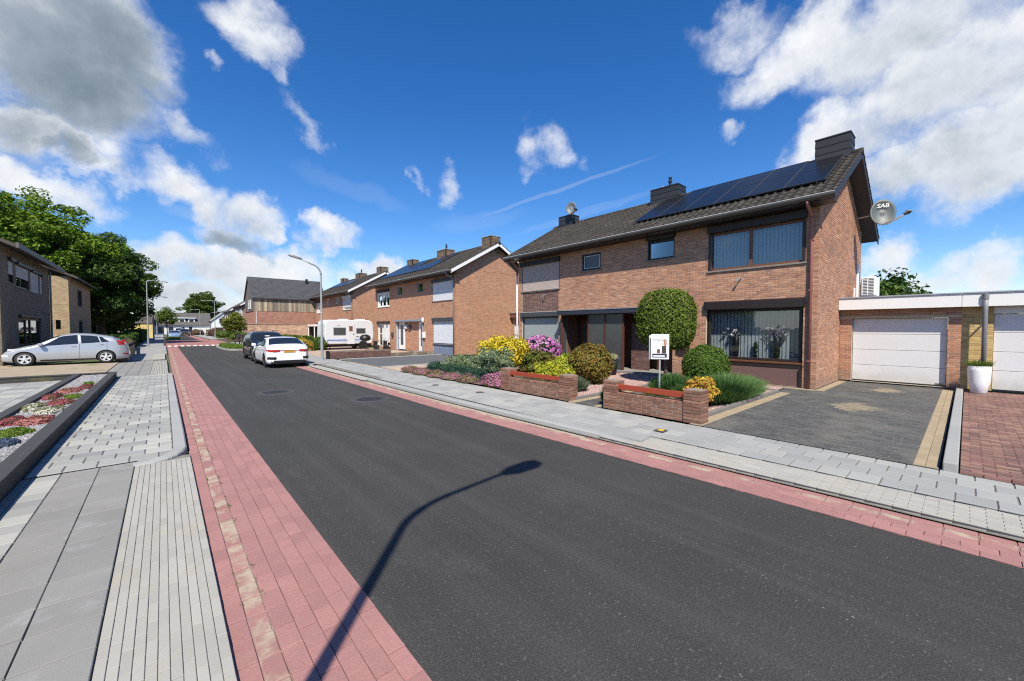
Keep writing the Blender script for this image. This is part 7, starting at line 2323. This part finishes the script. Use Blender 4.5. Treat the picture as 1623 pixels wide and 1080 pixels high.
V_.update(H=1.95, L=4.6, paint=MATS['white_car_paint'], prof=[(2.3, 0.6), (2.25, 0.95), (1.9, 1.1), (1.55, 1.2), (1.0, 1.75), (0.7, 1.92), (-2.0, 1.95), (-2.25, 1.8), (-2.3, 0.6)], side_windows=[(1.4, 0.95, 0.1, 0.05)], screen=(1.5, 0.9), rear=(-2.2, -2.27), mirror=1.2, doors=[0.0])
car('white_van', 'white van parked far down the road by the white house', (3.1, 134, 0.0), -math.pi / 2, V_, cat='van')
W_ = dict(HATCH)
W_.update(paint=MATS['white_car_paint'])
car('white_hatchback', 'white car on a far right driveway before the brown houses', (8.9, 118, 0.05), -math.pi * 0.35, W_)

# ---- caravan
cv = root('caravan', (11.5, 34.3, 0.1), 'white touring caravan with blue stripe on the forecourt', 'caravan')
cx0, cx1, cy0, cy1 = 9.55, 13.45, 33.3, 35.4
prof = [(cx0 + 0.16, 0.55), (cx0 + 0.03, 0.75), (cx0, 1.35), (cx0 + 0.05, 2.15), (cx0 + 0.14, 2.40), (cx0 + 0.36, 2.50), (cx1 - 0.35, 2.50), (cx1 - 0.1, 2.40), (cx1, 2.15), (cx1 + 0.05, 1.2), (cx1 - 0.1, 0.55)]
cb = MB().prism(prof, 'y', cy0, cy1).build('body_shell', M('caravan_white', (0.58, 0.59, 0.60), 0.45, 0.05, 1.5), cv, bevel=0.07, seg=3)
def cside(x0, x1, z0, z1, mat, nm, dz=0.0, par=cb, d=0.012):
    return MB().add([(x0, cy0 - d, z0), (x1, cy0 - d, z0 + dz), (x1, cy0 - d, z1 + dz), (x0, cy0 - d, z1), (x0, cy0 + 0.01, z0), (x1, cy0 + 0.01, z0 + dz), (x1, cy0 + 0.01, z1 + dz), (x0, cy0 + 0.01, z1)], [(0, 1, 2, 3), (0, 1, 5, 4), (1, 2, 6, 5), (2, 3, 7, 6), (3, 0, 4, 7)]).build(nm, mat, par)
m_cvg = M('caravan_glass', (0.05, 0.055, 0.055), 0.12, 0.1, 4)
m_cvb = M('caravan_blue', (0.09, 0.13, 0.33), 0.5)
m_cvl = M('caravan_pale_blue', (0.42, 0.48, 0.62), 0.5)
for (a, b, z0, z1) in ((10.25, 11.15, 1.30, 1.85), (12.05, 12.75, 1.42, 1.80)):
    w0 = cside(a - 0.04, b + 0.04, z0 - 0.04, z1 + 0.04, M('window_rubber', (0.22, 0.22, 0.22), 0.6), 'window_frame')
    cside(a, b, z0, z1, m_cvg, 'window', par=w0, d=0.018)
cside(9.75, 13.3, 0.90, 1.0, m_cvl, 'pale_stripe')
cside(9.75, 12.6, 0.84, 0.897, m_cvb, 'blue_stripe')
cside(10.0, 12.4, 0.74, 0.80, m_cvl, 'pale_stripe')
dd = cside(11.28, 11.88, 0.55, 2.16, M('caravan_white', (0.72, 0.73, 0.74)), 'door', d=0.022)
cside(11.44, 11.72, 1.58, 2.0, M('door_window_brown', (0.16, 0.07, 0.045), 0.3), 'door_window', par=dd, d=0.028)
cside(11.76, 11.82, 1.28, 1.38, m_black, 'door_handle', par=dd, d=0.034)
cside(10.5, 10.75, 2.02, 2.05, M('red_lettering', (0.35, 0.05, 0.06), 0.5), 'trim_script')
cside(12.0, 12.25, 1.10, 1.16, m_anth, 'badge')
for (nm, z0, z1, y0, y1, mt) in (('rear_window', 1.30, 1.95, cy0 + 0.3, cy1 - 0.3, m_cvg), ('rear_stripe', 0.90, 1.0, cy0 + 0.1, cy1 - 0.1, m_cvb), ('number_plate', 0.72, 0.82, 34.1, 34.6, MATS['yellow_plate'])):
    xa = cx0 - 0.012 + (0.05 if z0 > 1.2 else 0.0)
    MB().add([(xa, y0, z0), (xa, y1, z0), (xa + (0.075 if z0 > 1.2 else 0.0), y1, z1), (xa + (0.075 if z0 > 1.2 else 0.0), y0, z1)], [(0, 1, 2, 3)]).build(nm, mt, cb)
for y in (cy0 + 0.06, cy1 - 0.26):
    MB().box(cx0 - 0.03, cx0 + 0.05, y, y + 0.2, 0.68, 0.9).build('tail_lamp', MATS['tail_lamp'], cb, bevel=0.02)
for x in (11.0, 12.4):
    MB().box(x, x + 0.6, 33.9, 34.8, 2.49, 2.6).build('roof_hatch', M('caravan_white', (0.72, 0.73, 0.74)), cb, bevel=0.03)
for y in (cy0 + 0.12, cy1 - 0.12):
    for x in (12.55,):
        wo_ = MB().lathe([(0.18, -0.09), (0.29, -0.09), (0.31, 0.0), (0.29, 0.09), (0.18, 0.09)], (x, y, 0.41), 22, axis='y').build('wheel', MATS['tyre'], cv, smooth=True)
        MB().lathe([(0.19, -0.098), (0.12, -0.115), (0.03, -0.11)], (x, y, 0.41), 14, axis='y').build('rim', m_whiteplastic, wo_)
MB().lathe([(0.36, -0.02), (0.34, -0.022)], (12.55, cy0 - 0.0, 0.43), 22, axis='y').build('wheel_arch', m_black, cb)
MB().box(cx0 + 0.3, cx1 - 0.1, cy0 + 0.25, cy1 - 0.25, 0.32, 0.56).build('chassis', m_black, cv)
for x in (cx0 + 0.5, cx1 - 0.5):
    for y in (cy0 + 0.4, cy1 - 0.4):
        MB().box(x - 0.03, x + 0.03, y - 0.03, y + 0.03, 0.1, 0.35).build('corner_steady', m_black, cv)
MB().tube([(cx1, 34.35, 0.45), (cx1 + 0.25, 34.35, 0.45)], 0.05, 8).build('drawbar', m_black, cv)

# ---- barbecue and dark garden table in front of the second house
bq = root('kettle_barbecue', (11.95, 31.2, 0.1), 'black covered barbecue in front of the caravan end', 'barbecue')
MB().lathe([(0.05, 0.80), (0.34, 0.88), (0.42, 1.02), (0.42, 1.06), (0.36, 1.22), (0.2, 1.32), (0.04, 1.34)], (11.95, 31.2, 0), 18).build('bowl_and_lid', m_black, bq, smooth=True)
for k in range(3):
    a = k * 2.094 + 0.5
    MB().tube([(11.95 + 0.15 * math.cos(a), 31.2 + 0.15 * math.sin(a), 0.88), (11.95 + 0.34 * math.cos(a), 31.2 + 0.34 * math.sin(a), 0.1)], 0.02, 6).build('leg', m_black, bq)
MB().tube([(11.85, 31.2, 1.35), (11.9, 31.2, 1.41), (12.0, 31.2, 1.41), (12.05, 31.2, 1.35)], 0.014, 6).build('handle', m_zinc, bq)
pt = root('garden_table', (12.9, 30.6, 0.1), 'dark garden table with bench beside the covered barbecue', 'table')
for k in range(5):
    MB().box(12.35, 13.5, 30.3 + k * 0.14, 30.3 + k * 0.14 + 0.125, 0.80, 0.84).build('table_plank', M('dark_slate_wood', (0.05, 0.055, 0.06), 0.7, 0.2), pt)
for x in (12.5, 13.3):
    MB().box(x, x + 0.07, 30.35, 30.95, 0.1, 0.798).build('leg', m_black, pt)
MB().box(12.35, 13.5, 29.95, 30.2, 0.48, 0.53).build('bench_seat', MATS['dark_slate_wood'], pt)
for x in (12.5, 13.3):
    MB().box(x, x + 0.06, 29.98, 30.16, 0.1, 0.479).build('bench_leg', m_black, pt)

# ---- street lamps
def lamp(label, x, y, z0, h, arm, rise=0.35, br=0.55):
    t = root('street_lamp', (x, y, z0), label, 'street lamp', 'grey street lamps along the road')
    m = M('lamp_grey', (0.30, 0.33, 0.33), 0.5, 0.12, 4, metal=0.2)
    zc = h - rise - br
    po = MB().tube([(x, y, z0), (x, y, z0 + 1.2), (x, y, z0 + 1.21), (x, y, zc)], [0.075, 0.075, 0.055, 0.045], 12).build('pole', m, t, smooth=False)
    s = 1 if arm > 0 else -1
    pts = [(x, y, zc - 0.01)]
    for k in range(1, 9):
        a = math.pi / 2 * k / 8 * 0.88
        pts.append((x + s * br * (1 - math.cos(a)), y, zc + br * math.sin(a)))
    end = (x + arm * 0.72, y, zc + br + rise * 0.5)
    pts.append(end)
    MB().tube(pts, [0.045] * 5 + [0.038] * 4 + [0.03], 10).build('arm', m, t, smooth=True)
    tip = (x + arm, y, h - 0.12)
    hd = MB()
    d = Vector(tip) - Vector(end)
    d.normalize()
    n = Vector((-d.z * s, 0, abs(d.x)))
    sd = Vector((0, 1, 0))
    vs = []
    for f, w_, hh in ((-0.06, 0.05, 0.035), (0.12, 0.13, 0.05), (0.45, 0.15, 0.045), (0.60, 0.09, 0.02)):
        c = Vector(end) + d * f
        vs += [c - sd * w_ - n * hh, c + sd * w_ - n * hh, c + sd * w_ * 0.8 + n * hh, c - sd * w_ * 0.8 + n * hh]
    fs = [(3, 2, 1, 0), (12, 13, 14, 15)]
    for i in range(3):
        fs += [(4 * i + j, 4 * i + (j + 1) % 4, 4 * i + 4 + (j + 1) % 4, 4 * i + 4 + j) for j in range(4)]
    hd.add(vs, fs)
    ho = hd.build('lamp_head', M('lamp_head_grey', (0.22, 0.23, 0.235), 0.5), t, bevel=0.01)
    c0, c1 = Vector(end) + d * 0.14 - n * 0.055, Vector(end) + d * 0.44 - n * 0.053
    MB().add([c0 - sd * 0.1, c0 + sd * 0.1, c1 + sd * 0.1, c1 - sd * 0.1], [(0, 1, 2, 3)]).build('lens', M('lamp_lens', (0.55, 0.56, 0.55), 0.2), ho)
    MB().box(x - 0.078, x - 0.06, y - 0.05, y + 0.05, z0 + 0.55, z0 + 1.0).build('service_door', m, po)
    return t


lamp('street lamp beside the camera on the left, casting the long shadow', -1.27, 0.15, 0.05, 6.05, 1.72, 0.3)
lamp('street lamp on the right pavement behind the white parked car', 6.62, 23.6, 0.1, 5.78, -1.40, 0.45)
lamp('nearest street lamp visible on the left pavement before the big trees', -1.10, 51.5, 0.085, 6.45, 1.35, 0.10, 0.16)
lamp('second street lamp on the left, partly hidden by the trees', -1.0, 75, 0.085, 6.3, 1.4, 0.10, 0.16)
lamp('third and farthest street lamp on the left', -1.0, 112, 0.085, 6.2, 1.5, 0.10, 0.16)
lamp('farther street lamp on the right past the raised crossing', 6.3, 80, 0.1, 6.3, -1.6, 0.10, 0.16)
lamp('farthest street lamp on the right near the white house', 6.6, 120, 0.1, 6.3, -1.6, 0.10, 0.16)

# ---- for-sale board
fs_ = root('for_sale_sign', (9.3, 5.03, 0.14), 'white for-sale board on a post in the front garden', 'sign')
MB().tube([(9.3, 5.03, 0.1), (9.3, 5.03, 1.1)], 0.022, 8).build('post', M('galvanised', (0.5, 0.52, 0.54), 0.4, 0.1, metal=0.5), fs_)
nB = Vector((-0.80, -0.60, 0)).normalized()
sB = Vector((-nB.y, nB.x, 0)) * -1
if sB.dot(Vector((0.75, -0.66, 0))) < 0:
    sB = -sB
cB = Vector((9.28, 5.02, 1.385))
SB = 0.82


def board(parent, nm, u0, u1, v0, v1, d0, d1, mat, bev=0.0):
    mb = MB()
    vs = [cB + sB * u * SB + Vector((0, 0, v)) + nB * d for d in (d0, d1) for (u, v) in ((u0, v0), (u1, v0), (u1, v1), (u0, v1))]
    mb.add(vs, [(3, 2, 1, 0), (4, 5, 6, 7), (0, 1, 5, 4), (1, 2, 6, 5), (2, 3, 7, 6), (3, 0, 4, 7)])
    return mb.build(nm, mat, parent, bevel=bev)


bo = board(fs_, 'board', -0.26, 0.26, -0.31, 0.31, 0.0, 0.02, M('sign_white', (0.74, 0.76, 0.80), 0.45, 0.05, 3), 0.004)
board(fs_, 'rear_board', -0.30, 0.20, -0.33, 0.28, -0.10, -0.08, M('sign_grey', (0.5, 0.52, 0.55), 0.5), 0.004)
m_ink = M('sign_ink', (0.02, 0.022, 0.03), 0.6)
board(bo, 'printed_line', -0.22, 0.22, 0.265, 0.275, 0.0205, 0.0215, m_ink)
board(bo, 'printed_band', -0.22, 0.20, -0.27, -0.17, 0.0205, 0.0215, m_ink)
board(bo, 'printed_band_text', -0.19, 0.14, -0.245, -0.215, 0.0216, 0.0225, M('sign_white', (0.74, 0.76, 0.80)))
board(bo, 'printed_photo', 0.05, 0.18, -0.165, 0.02, 0.0205, 0.0215, M('sign_photo_dark', (0.035, 0.035, 0.032), 0.6, 0.5, 12))
board(bo, 'printed_photo', 0.10, 0.19, 0.021, 0.17, 0.0205, 0.0215, M('sign_photo_tan', (0.42, 0.20, 0.12), 0.6, 0.5, 14))
board(bo, 'printed_photo', -0.09, 0.01, -0.16, -0.06, 0.0205, 0.0215, M('sign_photo_red', (0.15, 0.07, 0.05), 0.6, 0.6, 16))
board(bo, 'printed_line', -0.20, 0.06, 0.085, 0.092, 0.0205, 0.0215, M('sign_ink_pale', (0.35, 0.38, 0.45), 0.6))
board(bo, 'printed_line', -0.16, 0.03, 0.05, 0.057, 0.0205, 0.0215, MATS['sign_ink_pale'])
for txt, (u, v), sz in (('TE KOOP', (-0.22, 0.15), 0.075), ('T KO', (-0.21, -0.04), 0.05)):
    cu = bpy.data.curves.new('lettering', 'FONT')
    cu.body, cu.size, cu.extrude = txt, sz, 0.0005
    to = bpy.data.objects.new('lettering_tmp', cu)
    COL.objects.link(to)
    me = bpy.data.meshes.new_from_object(to)
    bpy.data.objects.remove(to)
    lo = link('lettering', me, bo, [m_ink])
    rot = Matrix((sB, Vector((0, 0, 1)), nB)).transposed().to_4x4()
    lo.matrix_local = Matrix.Translation(cB + sB * u * SB + Vector((0, 0, v)) + nB * 0.0225 - base_of(bo)) @ rot

# ---- pots, vases, little things
wp = root('white_pot', (16.28, -0.24, 0.12), 'tall white flower pot with grass before the yellow brick pier', 'flower pot')
MB().lathe([(0.13, 0.121), (0.15, 0.14), (0.20, 0.42), (0.215, 0.72), (0.21, 0.84), (0.19, 0.845), (0.185, 0.80), (0.02, 0.79)], (16.28, -0.24, 0), 24).build('pot', M('pot_white', (0.72, 0.73, 0.74), 0.35, 0.05, 3), wp, smooth=True)
n = 900
a = rng.uniform(0, 6.28, n)
r = np.sqrt(rng.uniform(0, 1, n)) * 0.18
P0 = np.stack([16.28 + r * np.cos(a), -0.24 + r * np.sin(a), np.full(n, 0.79)], 1)
P2 = P0 + np.stack([rng.normal(0, 0.05, n) + 0.06 * np.cos(a), rng.normal(0, 0.05, n) + 0.06 * np.sin(a), rng.uniform(0.08, 0.24, n)], 1)
s_ = unit(n) * 0.008
npmesh('grass', np.stack([P0 - s_, P0 + s_, P2], 1).reshape(-1, 3), np.arange(3 * n).reshape(-1, 3), leafmat('pot_grass', [(0.09, 0.15, 0.02), (0.13, 0.19, 0.03)]), wp, rng.random(n), kind='stuff')
dp = root('dark_pot', (12.3, 8.5, 0.16), 'tall dark grey pot with small flowers before the porch screens', 'flower pot')
MB().lathe([(0.14, 0.135), (0.23, 0.74), (0.235, 0.80), (0.21, 0.80), (0.2, 0.74), (0.02, 0.73)], (12.3, 8.5, 0), 24).build('pot', M('pot_anthracite', (0.045, 0.05, 0.06), 0.5, 0.1, 3), dp, smooth=True)
d = unit(260)
d[:, 2] = np.abs(d[:, 2])
V, F = leaf_quads(np.array([12.3, 8.5, 0.74]) + d * np.array([0.26, 0.26, 0.18]), d, np.full(260, 0.04))
npmesh('flowers', V, F, leafmat('pot_flowers', [(0.10, 0.16, 0.03), (0.35, 0.25, 0.30), (0.14, 0.20, 0.04), (0.40, 0.38, 0.16)]), dp, rng.random(260))
for y, lab in ((4.95, 'black vase with white flowers in the window, nearer the topiary'), (3.80, 'black vase with white flowers in the window, nearer the rain pipe')):
    vx = XF + 0.245
    v_ = root('vase', (vx, y, 0.9), lab, 'vase', 'black vases in the living room window')
    MB().lathe([(0.06, 0.92), (0.075, 0.94), (0.09, 1.3), (0.095, 1.55), (0.08, 1.56)], (vx, y, 0), 16).build('vessel', m_black, v_, smooth=True)
    pos = np.array([vx - 0.03, y, 1.72]) + rng.normal(0, 1, (26, 3)) * np.array([0.03, 0.13, 0.09])
    d = np.repeat(pos, 12, 0) + rng.normal(0, 0.022, (26 * 12, 3))
    V, F = leaf_quads(d, unit(len(d)), np.full(len(d), 0.03), 0.8)
    npmesh('flowers', V, F, leafmat('vase_flowers', [(0.78, 0.76, 0.78), (0.70, 0.68, 0.72), (0.12, 0.12, 0.16), (0.16, 0.15, 0.20)], rnd=0.1), v_, np.repeat(rng.random(26), 12))
vx = XF + 0.245
lt = root('small_plant', (vx, 4.38, 0.9), 'small dark plant on the window sill between the vases', 'houseplant')
MB().lathe([(0.05, 0.92), (0.06, 1.0), (0.055, 1.0)], (vx, 4.38, 0), 12).build('pot', m_black, lt)
d = unit(160)
V, F = leaf_quads(np.array([vx, 4.38, 1.2]) + d * np.array([0.04, 0.06, 0.22]), d, np.full(160, 0.03))
npmesh('leaves', V, F, leafmat('sill_plant', [(0.02, 0.05, 0.02), (0.03, 0.06, 0.02)]), lt, rng.random(160))
